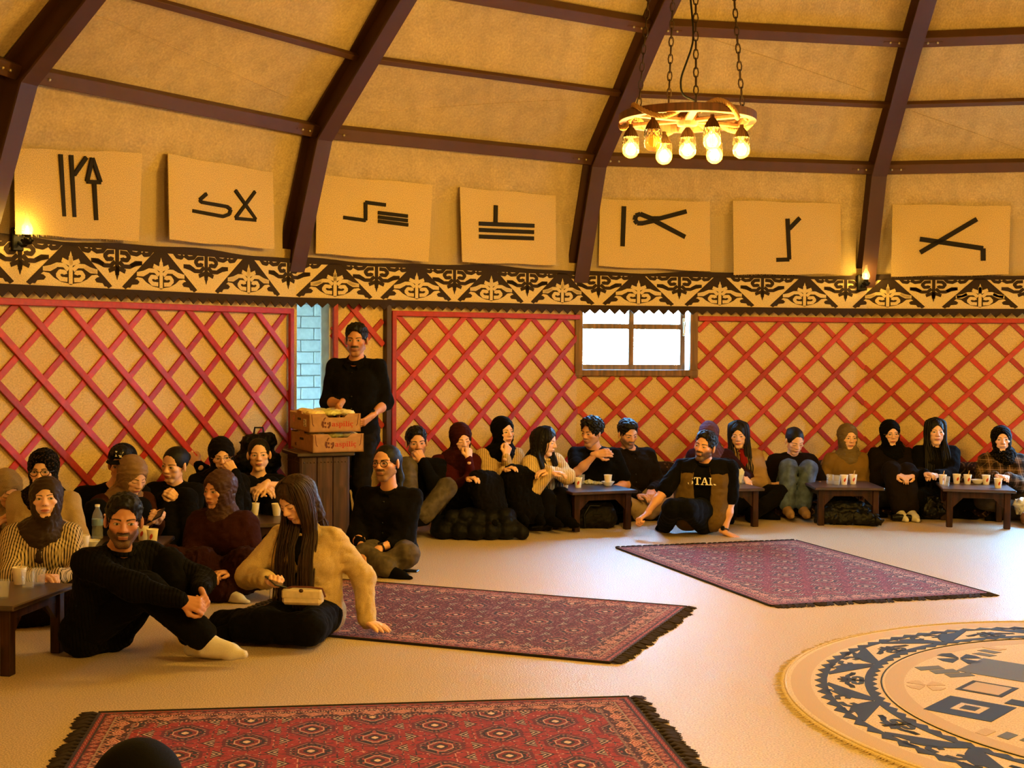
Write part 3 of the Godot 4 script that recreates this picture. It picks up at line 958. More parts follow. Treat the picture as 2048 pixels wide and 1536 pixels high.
# ---------------------------------------------------------------- smooth solids: bones and ellipsoids joined by a smooth minimum, meshed as surface nets
class Field:
	var kind := PackedByteArray()      # 0 capsule, 1 ellipsoid, 2 ellipsoid cut away, 3 half-space cut away (a = point, ba = normal outwards)
	var a := PackedVector3Array()
	var ba := PackedVector3Array()
	var inv := PackedFloat32Array()
	var ra := PackedFloat32Array()
	var dr := PackedFloat32Array()
	var bs: Array[Basis] = []
	var k := 0.03
	var noise: FastNoiseLite = null
	var amp := 0.0
	var nscale := Vector3.ONE
	var fold := Vector3.ZERO
	var famp := 0.0
	var lo := Vector3(1e9, 1e9, 1e9)
	var hi := Vector3(-1e9, -1e9, -1e9)
	func bone(p: Vector3, q: Vector3, r0: float, r1: float) -> void:
		kind.append(0)
		a.append(p)
		ba.append(q - p)
		inv.append(1.0 / maxf((q - p).length_squared(), 1e-9))
		ra.append(r0)
		dr.append(r1 - r0)
		bs.append(Basis())
		var m := maxf(r0, r1)
		lo = lo.min(p - Vector3.ONE * m).min(q - Vector3.ONE * m)
		hi = hi.max(p + Vector3.ONE * m).max(q + Vector3.ONE * m)
	func egg(p: Vector3, r: Vector3, b := Basis(), cut := false) -> void:
		kind.append(2 if cut else 1)
		a.append(p)
		ba.append(r)
		inv.append(0.0)
		ra.append(minf(r.x, minf(r.y, r.z)))
		dr.append(0.0)
		bs.append(b.inverse())
		if not cut:
			var m := maxf(r.x, maxf(r.y, r.z))
			lo = lo.min(p - Vector3.ONE * m)
			hi = hi.max(p + Vector3.ONE * m)
	func slice(p: Vector3, nrm: Vector3) -> void:
		kind.append(3)
		a.append(p)
		ba.append(nrm.normalized())
		inv.append(0.0)
		ra.append(0.0)
		dr.append(0.0)
		bs.append(Basis())
	func prim(i: int, p: Vector3) -> float:
		match kind[i]:
			0:
				var pa := p - a[i]
				var h := clampf(pa.dot(ba[i]) * inv[i], 0.0, 1.0)
				return (pa - ba[i] * h).length() - ra[i] - dr[i] * h
			3:
				return (p - a[i]).dot(ba[i])
		var q := bs[i] * (p - a[i])
		var r := ba[i]
		var k0 := (q / r).length()
		var k1 := (q / (r * r)).length()
		return (k0 * (k0 - 1.0) / k1) if k1 > 1e-6 else -ra[i]
	func value(p: Vector3, list: PackedInt32Array) -> float:
		var d := 1e3
		for i in list:
			var e: float
			var kd := kind[i]
			if kd == 0:
				var pa := p - a[i]
				var b := ba[i]
				var h := clampf(pa.dot(b) * inv[i], 0.0, 1.0)
				e = (pa - b * h).length() - ra[i] - dr[i] * h
			else:
				e = prim(i, p)
			if kd < 2:
				var g := k - absf(d - e)
				d = minf(d, e)
				if g > 0.0:
					d -= g * g / (4.0 * k)
			elif kd == 2:
				d = maxf(d, -e)
			else:
				d = maxf(d, e)
		if noise:
			var q := p * nscale
			var w := noise.get_noise_3d(q.x, q.y, q.z)
			d += amp * w
			if famp > 0.0:
				d += famp * sin(p.dot(fold) + 5.0 * w)
		return d
	var org: Vector3
	var cs: float
	var nx: int
	var ny: int
	var nz: int
	var val: PackedFloat32Array
	var cell: PackedInt32Array
	var leaves: PackedInt32Array
	func visit(x: int, y: int, z: int, s: int, list: PackedInt32Array) -> void:
		var half := cs * s * 0.5
		var c := org + Vector3(x, y, z) * cs + Vector3(half, half, half)
		var rad := half * 1.7321 + absf(amp) + famp
		var best := 1e3
		var ds := PackedFloat32Array()
		for i in list:
			var d := prim(i, c)
			ds.append(d)
			if kind[i] < 2:
				best = minf(best, d)
		if best > rad + k * 0.6 + cs:
			return
		var sub := PackedInt32Array()
		var lowest := -1e3
		for j in list.size():
			var i := list[j]
			if kind[i] < 2:
				if ds[j] < best + 2.0 * rad + k:
					sub.append(i)
			else:
				if kind[i] == 3 and ds[j] > rad + cs:
					return
				if kind[i] == 2 and ds[j] < -rad * 2.5 - cs:
					return
				if kind[i] == 2 and ds[j] > rad * 2.5:
					continue
				if kind[i] == 3 and ds[j] < -rad - cs:
					continue
				sub.append(i)
				lowest = 1e3
		if best < -rad * 1.05 - cs and lowest < 0.0:
			return
		if s > 4:
			var h := s >> 1
			for o in 8:
				visit(x + (h if o & 1 else 0), y + (h if o & 2 else 0), z + (h if o & 4 else 0), h, sub)
			return
		if x + 4 >= nx or y + 4 >= ny or z + 4 >= nz:
			return
		leaves.append(x)
		leaves.append(y)
		leaves.append(z)
		for kz in 5:
			for ky in 5:
				var at := ((z + kz) * ny + y + ky) * nx + x
				for kx in 5:
					if val[at + kx] > 1e8:
						val[at + kx] = value(org + Vector3(x + kx, y + ky, z + kz) * cs, sub)
	func build(cell_size: float, g: Geo, t := Transform3D()) -> void:
		cs = cell_size
		var pad := cs * 3.0 + absf(amp) + famp + k * 0.3
		org = lo - Vector3.ONE * pad
		var ext := hi - lo + Vector3.ONE * pad * 2.0
		nx = int(ext.x / cs) + 6
		ny = int(ext.y / cs) + 6
		nz = int(ext.z / cs) + 6
		val = PackedFloat32Array()
		val.resize(nx * ny * nz)
		val.fill(1e9)
		cell = PackedInt32Array()
		cell.resize(nx * ny * nz)
		cell.fill(-1)
		leaves = PackedInt32Array()
		var all := PackedInt32Array(range(kind.size()))
		for z in range(0, nz, 16):
			for y in range(0, ny, 16):
				for x in range(0, nx, 16):
					visit(x, y, z, 16, all)
		var s1 := nx
		var s2 := nx * ny
		var base := g.v.size()
		var made := PackedInt32Array()
		for l in range(0, leaves.size(), 3):
			var x0 := leaves[l]
			var y0 := leaves[l + 1]
			var z0 := leaves[l + 2]
			for z in range(z0, z0 + 4):
				for y in range(y0, y0 + 4):
					var at := (z * ny + y) * nx + x0
					for x in range(x0, x0 + 4):
						var v0 := val[at]
						var v1 := val[at + 1]
						var v2 := val[at + s1]
						var v3 := val[at + s1 + 1]
						var v4 := val[at + s2]
						var v5 := val[at + s2 + 1]
						var v6 := val[at + s2 + s1]
						var v7 := val[at + s2 + s1 + 1]
						var m := int(v0 < 0.0) + int(v1 < 0.0) + int(v2 < 0.0) + int(v3 < 0.0) + int(v4 < 0.0) + int(v5 < 0.0) + int(v6 < 0.0) + int(v7 < 0.0)
						if m != 0 and m != 8:
							var sx := 0.0
							var sy := 0.0
							var sz := 0.0
							var cnt := 0.0
							if (v0 < 0.0) != (v1 < 0.0):
								sx += v0 / (v0 - v1)
								cnt += 1.0
							if (v2 < 0.0) != (v3 < 0.0):
								sx += v2 / (v2 - v3)
								sy += 1.0
								cnt += 1.0
							if (v4 < 0.0) != (v5 < 0.0):
								sx += v4 / (v4 - v5)
								sz += 1.0
								cnt += 1.0
							if (v6 < 0.0) != (v7 < 0.0):
								sx += v6 / (v6 - v7)
								sy += 1.0
								sz += 1.0
								cnt += 1.0
							if (v0 < 0.0) != (v2 < 0.0):
								sy += v0 / (v0 - v2)
								cnt += 1.0
							if (v1 < 0.0) != (v3 < 0.0):
								sy += v1 / (v1 - v3)
								sx += 1.0
								cnt += 1.0
							if (v4 < 0.0) != (v6 < 0.0):
								sy += v4 / (v4 - v6)
								sz += 1.0
								cnt += 1.0
							if (v5 < 0.0) != (v7 < 0.0):
								sy += v5 / (v5 - v7)
								sx += 1.0
								sz += 1.0
								cnt += 1.0
							if (v0 < 0.0) != (v4 < 0.0):
								sz += v0 / (v0 - v4)
								cnt += 1.0
							if (v1 < 0.0) != (v5 < 0.0):
								sz += v1 / (v1 - v5)
								sx += 1.0
								cnt += 1.0
							if (v2 < 0.0) != (v6 < 0.0):
								sz += v2 / (v2 - v6)
								sy += 1.0
								cnt += 1.0
							if (v3 < 0.0) != (v7 < 0.0):
								sz += v3 / (v3 - v7)
								sx += 1.0
								sy += 1.0
								cnt += 1.0
							var p := org + (Vector3(x, y, z) + Vector3(sx, sy, sz) / cnt) * cs
							var nr := Vector3(v1 + v3 + v5 + v7 - v0 - v2 - v4 - v6, v2 + v3 + v6 + v7 - v0 - v1 - v4 - v5, v4 + v5 + v6 + v7 - v0 - v1 - v2 - v3)
							cell[at] = g.vert(t * p, (t.basis * nr).normalized())
							made.append(at)
						at += 1
		for at in made:
			var v0 := val[at] < 0.0
			# quads are laid so that they run clockwise seen from outside
			if v0 != (val[at + 1] < 0.0) and at >= s1 + s2:
				_quad(g, cell[at], cell[at - s1], cell[at - s1 - s2], cell[at - s2], v0)
			if v0 != (val[at + s1] < 0.0) and at >= 1 + s2:
				_quad(g, cell[at], cell[at - s2], cell[at - s2 - 1], cell[at - 1], v0)
			if v0 != (val[at + s2] < 0.0) and at >= 1 + s1:
				_quad(g, cell[at], cell[at - 1], cell[at - 1 - s1], cell[at - s1], v0)
		val = PackedFloat32Array()
		cell = PackedInt32Array()
	func _quad(g: Geo, i: int, j: int, l: int, m: int, inside: bool) -> void:
		if i < 0 or j < 0 or l < 0 or m < 0:
			return
		if inside:
			g.ix.append_array(PackedInt32Array([i, l, j, i, m, l]))
		else:
			g.ix.append_array(PackedInt32Array([i, j, l, i, l, m]))

# ---------------------------------------------------------------- people
var head_geo := {}
var hand_geo := {}
var cloth_noise: FastNoiseLite
var curl_noise: FastNoiseLite

# head in its own axes: y up, z towards the nose, origin between the ears; 0.23 m tall
func make_head(sex: String, ears := true) -> Geo:
	var f := Field.new()
	f.k = 0.016
	var m := sex == "m"
	f.egg(Vector3(0, 0.036, -0.012), Vector3(0.075, 0.082, 0.095))
	f.egg(Vector3(0, -0.022, 0.020), Vector3(0.061, 0.082, 0.066))
	f.bone(Vector3(-0.013, -0.096, 0.052), Vector3(0.013, -0.096, 0.052), 0.020 if m else 0.017, 0.020 if m else 0.017)
	for s in [-1.0, 1.0]:
		f.bone(Vector3(0.050 * s, -0.052, 0.006), Vector3(0.016 * s, -0.092, 0.052), 0.020 if m else 0.015, 0.018 if m else 0.015)
		f.egg(Vector3(0.041 * s, -0.014, 0.054), Vector3(0.022, 0.018, 0.022))
		if not m:
			f.egg(Vector3(0.034 * s, -0.048, 0.042), Vector3(0.022, 0.026, 0.026))
		f.bone(Vector3(0.012 * s, 0.024, 0.077), Vector3(0.044 * s, 0.026, 0.064), 0.011 if m else 0.008, 0.009 if m else 0.007)
		if ears:
			f.egg(Vector3(0.077 * s, -0.004, -0.006), Vector3(0.009, 0.031, 0.019), Basis(Vector3.UP, 0.5 * s))
	var n := f.kind.size()
	f.k = 0.012
	f.bone(Vector3(0, 0.016, 0.079), Vector3(0, -0.023, 0.099), 0.0075, 0.0115)
	for s in [-1.0, 1.0]:
		f.egg(Vector3(0.0105 * s, -0.027, 0.089), Vector3(0.0085, 0.0075, 0.010))
		f.egg(Vector3(0.031 * s, 0.003, 0.0665), Vector3(0.0155, 0.0115, 0.0135))
	f.egg(Vector3(0, -0.0535, 0.0795), Vector3(0.022, 0.0060, 0.0105))
	f.egg(Vector3(0, -0.0635, 0.0780), Vector3(0.019, 0.0070, 0.0110))
	var g := Geo.new()
	f.build(0.0042, g)
	for i in g.v.size():
		var p := g.v[i]
		var u := 0.5 + p.x / 0.17
		if p.z < 0.0:
			u = clampf(0.5 + signf(p.x) * (0.5 - 0.75 * absf(p.x)), 0.01, 0.99)
		g.uv[i] = Vector2(u, 0.5 - p.y / 0.26)
	return g

# right hand in its own axes: wrist at the origin, fingers along z, palm down, thumb on -x (mirrored for the left)
func make_hand(curl: Array, spread: float, thumb: float) -> Geo:
	var f := Field.new()
	f.k = 0.010
	var xs := [-0.030, -0.010, 0.010, 0.028]
	var ln := [0.072, 0.080, 0.074, 0.058]
	for i in 4:
		var x: float = xs[i]
		var q := Vector3(x, 0.002 - 0.004 * absf(i - 1.2), 0.092 - 0.006 * absf(i - 1.0))
		f.bone(Vector3(x * 0.55, -0.002, 0.0), q, 0.0165, 0.0115)
		var d := 0.0
		var part_len := [0.46, 0.30, 0.24]
		for j in 3:
			d += deg_to_rad(curl[j] * (1.0 + 0.10 * i))
			var e: Vector3 = q + Vector3(sin(spread * (i - 1.5)) * cos(d), -sin(d), cos(d)) * ln[i] * part_len[j]
			f.bone(q, e, 0.0098 - 0.0010 * j, 0.0090 - 0.0010 * j)
			q = e
	var t0 := Vector3(-0.020, -0.006, 0.020)
	var t1 := Vector3(-0.044 - 0.01 * cos(thumb), -0.014 - 0.010 * sin(thumb), 0.052)
	var t2 := t1 + Vector3(-0.012 * cos(thumb) + 0.012 * sin(thumb), -0.016 * sin(thumb), 0.028)
	var t3 := t2 + Vector3(-0.004 * cos(thumb) + 0.014 * sin(thumb), -0.010 * sin(thumb), 0.022)
	f.bone(t0, t1, 0.0155, 0.0120)
	f.bone(t1, t2, 0.0115, 0.0100)
	f.bone(t2, t3, 0.0098, 0.0082)
	f.bone(Vector3(0, 0, -0.03), Vector3(0, 0, 0.0), 0.0235, 0.0225)
	var g := Geo.new()
	f.build(0.0046, g)
	return g

# the skin of one person: a plain field with brows, eyes, lips and beard where the face looks forward
func face_texture(o: Dictionary) -> ImageTexture:
	var w := 136
	var h := 208
	var skin: Color = o.skin
	var im := Image.create_empty(w, h, false, Image.FORMAT_RGB8)
	im.fill(skin)
	var beard: float = o.get("beard", 0.0)
	var stache: float = o.get("stache", beard)
	var hairc: Color = o.get("hairc", Color(0.07, 0.05, 0.04))
	var gaze: Vector2 = o.get("gaze", Vector2.ZERO)
	var lid: float = o.get("lid", 0.12)
	var lipc: Color = o.get("lips", skin.lerp(Color(0.45, 0.20, 0.17), 0.55))
	var browt: float = 0.0034 if o.sex == "m" else 0.0022
	var rg := RandomNumberGenerator.new()
	rg.seed = hash(o.label)
	for j in range(20, 200):
		var y := (0.5 - (j + 0.5) / h) * 0.26
		for i in range(8, w - 8):
			var x := ((i + 0.5) / w - 0.5) * 0.17
			var ax := absf(x)
			var c := skin
			var jit := rg.randf_range(-0.02, 0.02)
			# warmer cheeks and nose
			var ch := exp(-(pow((ax - 0.036) / 0.017, 2) + pow((y + 0.022) / 0.016, 2))) + 0.6 * exp(-(pow(ax / 0.012, 2) + pow((y + 0.02) / 0.02, 2)))
			c = c.lerp(Color(skin.r, skin.g * 0.80, skin.b * 0.75), 0.35 * ch)
			# beard and moustache
			if beard > 0.0 or stache > 0.0:
				var low := smoothstep(-0.030, -0.052, y + 0.25 * maxf(0.0, 0.05 - ax) * 0.0 - 0.55 * maxf(0.0, ax - 0.034))
				var mouth := 1.0 if (ax < 0.021 and y > -0.066 and y < -0.0515) else 0.0
				var b := beard * low * (1.0 - mouth)
				if y < -0.034 and y > -0.050 and ax < 0.030 - (0.25 * absf(y + 0.044)):
					b = maxf(b, stache)
				if y < -0.070 and ax < 0.03:
					b = maxf(b, beard)
				c = c.lerp(hairc, clampf(b * (0.8 + rg.randf_range(-0.25, 0.2)), 0.0, 0.95))
			# lips
			var lt := -0.0575 - 0.0005
			var lw := 0.0245
			if ax < lw:
				var q := 1.0 - pow(ax / lw, 2.0)
				if y < lt + 0.0062 * q + 0.0 and y > lt - 0.0082 * q:
					c = c.lerp(lipc, 0.85)
				if absf(y - lt) < 0.0009:
					c = c.lerp(Color(0.16, 0.06, 0.05), 0.8)
			# nostrils
			if pow((ax - 0.0065) / 0.0035, 2) + pow((y + 0.0325) / 0.0018, 2) < 1.0:
				c = c.lerp(Color(0.12, 0.05, 0.04), 0.7)
			# eyes
			var dx := ax - 0.031
			var sx := dx * signf(x)
			var open := 0.0062 * (1.0 - lid)
			var e := 1.0 - pow(dx / 0.0155, 2.0)
			if e > 0.0:
				var yu := 0.0035 + open * e - 0.004 * lid
				var yl := 0.0035 - 0.0046 * e
				if y < yu and y > yl and lid < 0.9:
					c = Color(0.70, 0.66, 0.62)
					var r := Vector2(sx - gaze.x * 0.006, y - 0.0035 - gaze.y * 0.003).length()
					if r < 0.0058:
						c = Color(0.12, 0.065, 0.035)
					if r < 0.0026:
						c = Color(0.02, 0.015, 0.01)
				elif y >= yu and y < yu + 0.0022:
					c = c.lerp(Color(0.05, 0.03, 0.025), 0.85)
				elif y <= yl and y > yl - 0.0011:
					c = c.lerp(Color(0.14, 0.07, 0.05), 0.55)
				elif lid >= 0.9 and absf(y - yl) < 0.0016:
					c = c.lerp(Color(0.06, 0.035, 0.03), 0.85)
			# brows
			if ax > 0.011 and ax < 0.052:
				var s := (ax - 0.011) / 0.041
				var by := 0.0205 + 0.0060 * sin(s * 2.3) - 0.002 * s
				var th := browt * (1.25 - 0.8 * s)
				if absf(y - by) < th:
					c = c.lerp(hairc, 0.85)
			# shaved sides of a short haircut
			if o.get("fade", 0.0) > 0.0 and ax > 0.062 and y > -0.02:
				c = c.lerp(hairc, o.fade * smoothstep(0.062, 0.070, ax))
			im.set_pixel(i, j, Color(c.r * (1.0 + jit), c.g * (1.0 + jit), c.b * (1.0 + jit)))
	return tex(im)

func look_basis(yaw: float, pitch: float, roll: float) -> Basis:
	return Basis(Vector3.UP, deg_to_rad(yaw)) * Basis(Vector3.RIGHT, deg_to_rad(pitch)) * Basis(Vector3.BACK, deg_to_rad(roll))

func cloth(c: Color, kind := "knit") -> StandardMaterial3D:
	var m := mat(c, 0.92)
	match kind:
		"rib":
			m.albedo_texture = M.trib
			m.normal_enabled = true
			m.normal_texture = M.nrib
			m.normal_scale = 1.0
			m.uv1_scale = Vector3.ONE * 7.0
		"stripe":
			m.albedo_texture = M.tstripe
			m.uv1_scale = Vector3(4.2, 4.2, 4.2)
		"plaid":
			m.albedo_texture = M.tplaid
			m.uv1_scale = Vector3(6, 6, 6)
		"bloom":
			m.albedo_texture = M.tbloom
			m.uv1_scale = Vector3(7, 7, 7)
		"shiny":
			m.roughness = 0.45
			m.albedo_texture = M.tsoft
			m.uv1_scale = Vector3.ONE * 3.0
		"denim":
			m.albedo_texture = M.tdenim
			m.uv1_scale = Vector3.ONE * 3.0
		_:
			m.albedo_texture = M.tfine
			m.uv1_scale = Vector3.ONE * 5.0
			m.normal_enabled = true
			m.normal_texture = M.nfine
			m.normal_scale = 0.5
	m.metallic_specular = 0.18
	m.uv1_triplanar = true
	m.rim_enabled = true
	m.rim = 0.08
	return m

func lerp3(a: Vector3, b: Vector3, t: float) -> Vector3:
	return a.lerp(b, t)

func people_materials() -> void:
	var rib := Image.create_empty(64, 64, false, Image.FORMAT_L8)
	var stripe := Image.create_empty(128, 16, false, Image.FORMAT_RGB8)
	for x in 64:
		for y in 64:
			var q := 0.72 + 0.28 * pow(absf(sin(PI * x / 8.0)), 0.7)
			rib.set_pixel(x, y, Color(q, q, q))
	for x in 128:
		for y in 16:
			stripe.set_pixel(x, y, Color(0.86, 0.79, 0.64) if (x % 8) < 5 else Color(0.055, 0.045, 0.045))
	M.trib = tex(rib)
	M.nrib = bump(rib, 5.0)
	M.tstripe = tex(stripe)
	var plaid := Image.create_empty(128, 128, false, Image.FORMAT_RGB8)
	for x in 128:
		for y in 128:
			var c := Color(0.42, 0.33, 0.25)
			if x % 64 < 26:
				c = c.lerp(Color(0.06, 0.05, 0.05), 0.6)
			if y % 64 < 26:
				c = c.lerp(Color(0.06, 0.05, 0.05), 0.6)
			if x % 64 > 40 and x % 64 < 46 or y % 64 > 40 and y % 64 < 46:
				c = c.lerp(Color(0.80, 0.70, 0.58), 0.6)
			plaid.set_pixel(x, y, c)
	M.tplaid = tex(plaid)
	var f := FastNoiseLite.new()
	f.seed = 31
	f.noise_type = FastNoiseLite.TYPE_CELLULAR
	f.frequency = 0.06
	f.fractal_type = FastNoiseLite.FRACTAL_NONE
	var im := f.get_seamless_image(128, 128)
	im.convert(Image.FORMAT_RGB8)
	for x in 128:
		for y in 128:
			var q := im.get_pixel(x, y).r
			im.set_pixel(x, y, Color(0.62, 0.58, 0.52) if q < 0.16 else (Color(0.22, 0.17, 0.14) if q < 0.3 else Color(0.05, 0.045, 0.045)))
	M.tbloom = tex(im)
	var dn := gray_noise(128, 0.03, 0.55, 1.0, 17, 4)
	M.tdenim = tex(dn)
	M.sock = grain(mat(Color(0.95, 0.92, 0.88), 0.95), M.tfine, 8.0)
	M.black_sock = grain(mat(Color(0.05, 0.045, 0.045), 0.95), M.tfine, 8.0)
	M.tan_sock = grain(mat(Color(0.66, 0.52, 0.38), 0.95), M.tfine, 8.0)
	for k in [M.sock, M.black_sock, M.tan_sock]:
		k.metallic_specular = 0.18
	M.frame_dark = mat(Color(0.10, 0.045, 0.04), 0.3)
	M.frame_gold = mat(Color(0.75, 0.60, 0.42), 0.3, 0.8)
	M.black_plastic = mat(Color(0.03, 0.03, 0.035), 0.3)
	cloth_noise = FastNoiseLite.new()
	cloth_noise.seed = 77
	cloth_noise.frequency = 9.0
	cloth_noise.fractal_octaves = 3
	cloth_noise.fractal_type = FastNoiseLite.FRACTAL_RIDGED
	curl_noise = FastNoiseLite.new()
	curl_noise.seed = 78
	curl_noise.frequency = 38.0
	curl_noise.fractal_octaves = 2
	head_geo.m = make_head("m")
	head_geo.f = make_head("f")
	head_geo.h = make_head("f", false)
	hand_geo.relax = make_hand([22, 30, 20], 0.05, 0.4)
	hand_geo.flat = make_hand([3, 4, 3], 0.13, 0.0)
	hand_geo.grip = make_hand([48, 60, 40], 0.03, 0.9)
	hand_geo.fist = make_hand([72, 88, 55], 0.02, 1.1)

func hand_frame(wrist: Vector3, dir: Vector3, palm: Vector3, left: bool, s: float) -> Transform3D:
	var z := dir.normalized()
	var y := (-palm + z * palm.dot(z)).normalized()
	var x := y.cross(z)
	return Transform3D(Basis(x * (-s if left else s), y * s, z * s), wrist)

# p: joints relative to the place on the floor; o: how the person looks and is dressed
func person(p: Dictionary, o: Dictionary) -> Node3D:
	var t := thing("person", o.label, "person", p.at)
	var fem: bool = o.sex == "f"
	var sc := 0.94 if fem else 1.0
	var cs: float = o.get("cell", 0.016)
	var hb := look_basis(p.look.x, p.look.y, p.look.z)
	var neck: Vector3 = p.neck
	var head: Vector3 = p.head
	var pel: Vector3 = p.pel
	var fwd: Vector3 = p.fwd
	var side: Vector3 = (p.sb - p.sa).normalized()
	var chest := pel.lerp(neck, 0.68) + fwd * 0.02
	var belly := pel.lerp(neck, 0.33) + fwd * 0.02
	var mid_hip: Vector3 = (p.ta + p.tb) * 0.5
	var hip_side: Vector3 = (p.tb - p.ta).normalized()
	# ---- body: one continuous skin
	var body := Geo.new()
	var f := Field.new()
	f.k = 0.035
	var nr := 0.044 if fem else 0.052
	f.bone(neck - Vector3(0, 0.03, 0), head + hb * Vector3(0, -0.055, -0.012), nr * 1.08, nr)
	for s in [-1.0, 1.0]:
		f.bone(pel + hip_side * 0.06 * s, belly + side * 0.055 * s, 0.085, 0.08)
		f.bone(belly + side * 0.055 * s, chest + side * 0.07 * s, 0.08, 0.085)
	f.bone(neck - Vector3(0, 0.02, 0) - side * 0.03, p.sa, 0.045, 0.040)
	f.bone(neck - Vector3(0, 0.02, 0) + side * 0.03, p.sb, 0.045, 0.040)
	for l in ["a", "b"]:
		f.bone(p["s" + l], p["e" + l], 0.042 * sc, 0.034 * sc)
		f.bone(p["e" + l], lerp3(p["e" + l], p["w" + l], 0.35), 0.034 * sc, 0.037 * sc)
		f.bone(lerp3(p["e" + l], p["w" + l], 0.35), p["w" + l], 0.037 * sc, 0.0235 * sc)
		f.bone(p["t" + l], p["k" + l], 0.068, 0.05)
		f.bone(p["k" + l], lerp3(p["k" + l], p["f" + l], 0.35), 0.048, 0.050)
		f.bone(lerp3(p["k" + l], p["f" + l], 0.35), p["f" + l], 0.050, 0.034)
		f.bone(p["f" + l], p["f" + l] + p["d" + l] * 0.11 - Vector3(0, 0.03, 0), 0.030, 0.022)
	f.build(cs, body)
	var hs: float = o.get("head", 1.03) * (0.98 if fem else 1.02)
	body.append(head_geo["h" if o.has("hijab") else o.sex], Transform3D(hb * Basis.from_scale(Vector3(hs * o.get("wide", 1.0), hs, hs)), head))
	for l in ["a", "b"]:
		var hd: Array = p["h" + l]
		body.append(hand_geo[hd[2]], hand_frame(p["w" + l], hd[0], hd[1], l == "b", sc * 0.98))
	var skin := mat(Color.WHITE, 0.52)
	skin.albedo_texture = face_texture(o)
	part(body, "body", skin, t)
	# ---- clothes
	var tp: Dictionary = o.top
	var loose: float = tp.get("loose", 0.018)
	f = Field.new()
	f.k = tp.get("k", 0.045)
	f.noise = cloth_noise
	f.amp = tp.get("amp", 0.0075)
	var wd: float = o.get("build", 1.0)
	for s in [-1.0, 1.0]:
		f.bone(mid_hip + hip_side * 0.075 * s * wd - Vector3(0, tp.get("hem", 0.0), 0), belly + side * 0.062 * s * wd, 0.092 * wd + loose, 0.082 * wd + loose)
		f.bone(belly + side * 0.062 * s * wd, chest + side * 0.075 * s * wd, 0.082 * wd + loose, 0.088 * wd + loose)
		if fem and not tp.has("flat"):
			f.egg(chest + side * 0.07 * s + fwd * 0.055 - Vector3(0, 0.02, 0), Vector3.ONE * (0.068 + loose * 0.5))
	f.bone(chest - side * 0.07, chest + side * 0.07, 0.085 + loose, 0.085 + loose)
	for l in ["a", "b"]:
		f.bone(neck.lerp(p["s" + l], 0.22) - Vector3(0, 0.012, 0), lerp3(neck, p["s" + l], 0.9), 0.047 + loose * 0.35, 0.042 + loose * 0.45)
		var sl: float = tp.get("sleeve", 1.0)
		var s0: Vector3 = p["s" + l]
		var e0: Vector3 = p["e" + l]
		var w0: Vector3 = p["w" + l]
		var extra: float = tp.get("cuff", 0.0)
		if sl < 0.5:
			f.bone(s0, s0.lerp(e0, sl * 2.0), 0.044 * sc + loose * 0.7, 0.046 * sc + loose * 1.1)
		else:
			f.bone(s0, e0, 0.043 * sc + loose * 0.7, 0.040 * sc + loose * 0.8)
			var en := e0.lerp(w0, (sl - 0.5) * 2.0 - 0.03)
			f.bone(e0, en, 0.040 * sc + loose * 0.8, 0.027 * sc + loose * 0.55 + extra)
	for q in tp.get("more", []):
		f.bone(q[0], q[1], q[2], q[3])
	if tp.has("neckcut"):
		f.egg(neck + fwd * 0.085 + Vector3(0, 0.01, 0), Vector3(0.045, tp.neckcut, 0.075), Basis(side, Vector3.UP, side.cross(Vector3.UP)), true)
	var g := Geo.new()
	f.build(cs, g)
	part(g, tp.get("name", "shirt"), cloth(tp.c, tp.get("kind", "knit")), t)
	# trousers or skirt
	var bt: Dictionary = o.bottom
	f = Field.new()
	f.k = bt.get("k", 0.05 if bt.get("skirt", false) else 0.028)
	f.noise = cloth_noise
	f.amp = bt.get("amp", 0.004 if bt.get("skirt", false) else 0.0075)
	var bl: float = bt.get("loose", 0.015)
	f.bone(p.ta, p.tb, 0.098 * wd, 0.098 * wd)
	for l in ["a", "b"]:
		var hip: Vector3 = p["t" + l]
		var kn: Vector3 = p["k" + l]
		var an: Vector3 = p["f" + l]
		if bt.get("skirt", false):
			f.bone(hip, kn, 0.105 + bl, 0.085 + bl)
			f.bone(kn, kn.lerp(an, 0.92), 0.085 + bl, 0.075 + bl)
		else:
			f.bone(hip, kn, 0.080 + bl, 0.056 + bl)
			f.bone(kn, kn.lerp(an, bt.get("len", 0.93)), 0.056 + bl, 0.042 + bl * 1.2)
	if bt.get("skirt", false):
		for j in [0.3, 0.7]:
			f.bone(lerp3(p.ta, p.tb, j), lerp3(p.ka, p.kb, j), 0.09 + bl, 0.08 + bl)
			f.bone(lerp3(p.ka, p.kb, j), lerp3(p.fa, p.fb, j), 0.08 + bl, 0.06 + bl)
	if bt.get("skirt", false):
		f.fold = hip_side * 95.0
		f.famp = 0.006
	f.slice(Vector3(0, 0.004, 0), Vector3(0, -1, 0))
	g = Geo.new()
	f.build(cs, g)
	part(g, "skirt" if bt.get("skirt", false) else "trousers", cloth(bt.c, bt.get("kind", "knit")), t)
	# socks
	if not o.get("nofeet", false):
		for l in ["a", "b"]:
			f = Field.new()
			f.k = 0.02
			var an: Vector3 = p["f" + l]
			var d: Vector3 = p["d" + l]
			var dn: Vector3 = p.get("n" + l, Vector3(0, -1, 0))
			f.bone(an - (p["f" + l] - p["k" + l]).normalized() * 0.07, an, 0.040, 0.038)
			f.bone(an - d * 0.03 + dn * 0.035, an + d * 0.10 + dn * 0.045, 0.034, 0.034)
			f.bone(an, an + d * 0.11 + dn * 0.03, 0.036, 0.030)
			f.bone(an + d * 0.10 + dn * 0.048, an + d * 0.165 + dn * 0.052, 0.033, 0.022)
			f.slice(Vector3(0, 0.003, 0), Vector3(0, -1, 0))
			g = Geo.new()
			f.build(0.009, g)
			part(g, "sock", o.get("sock", M.black_sock), t)
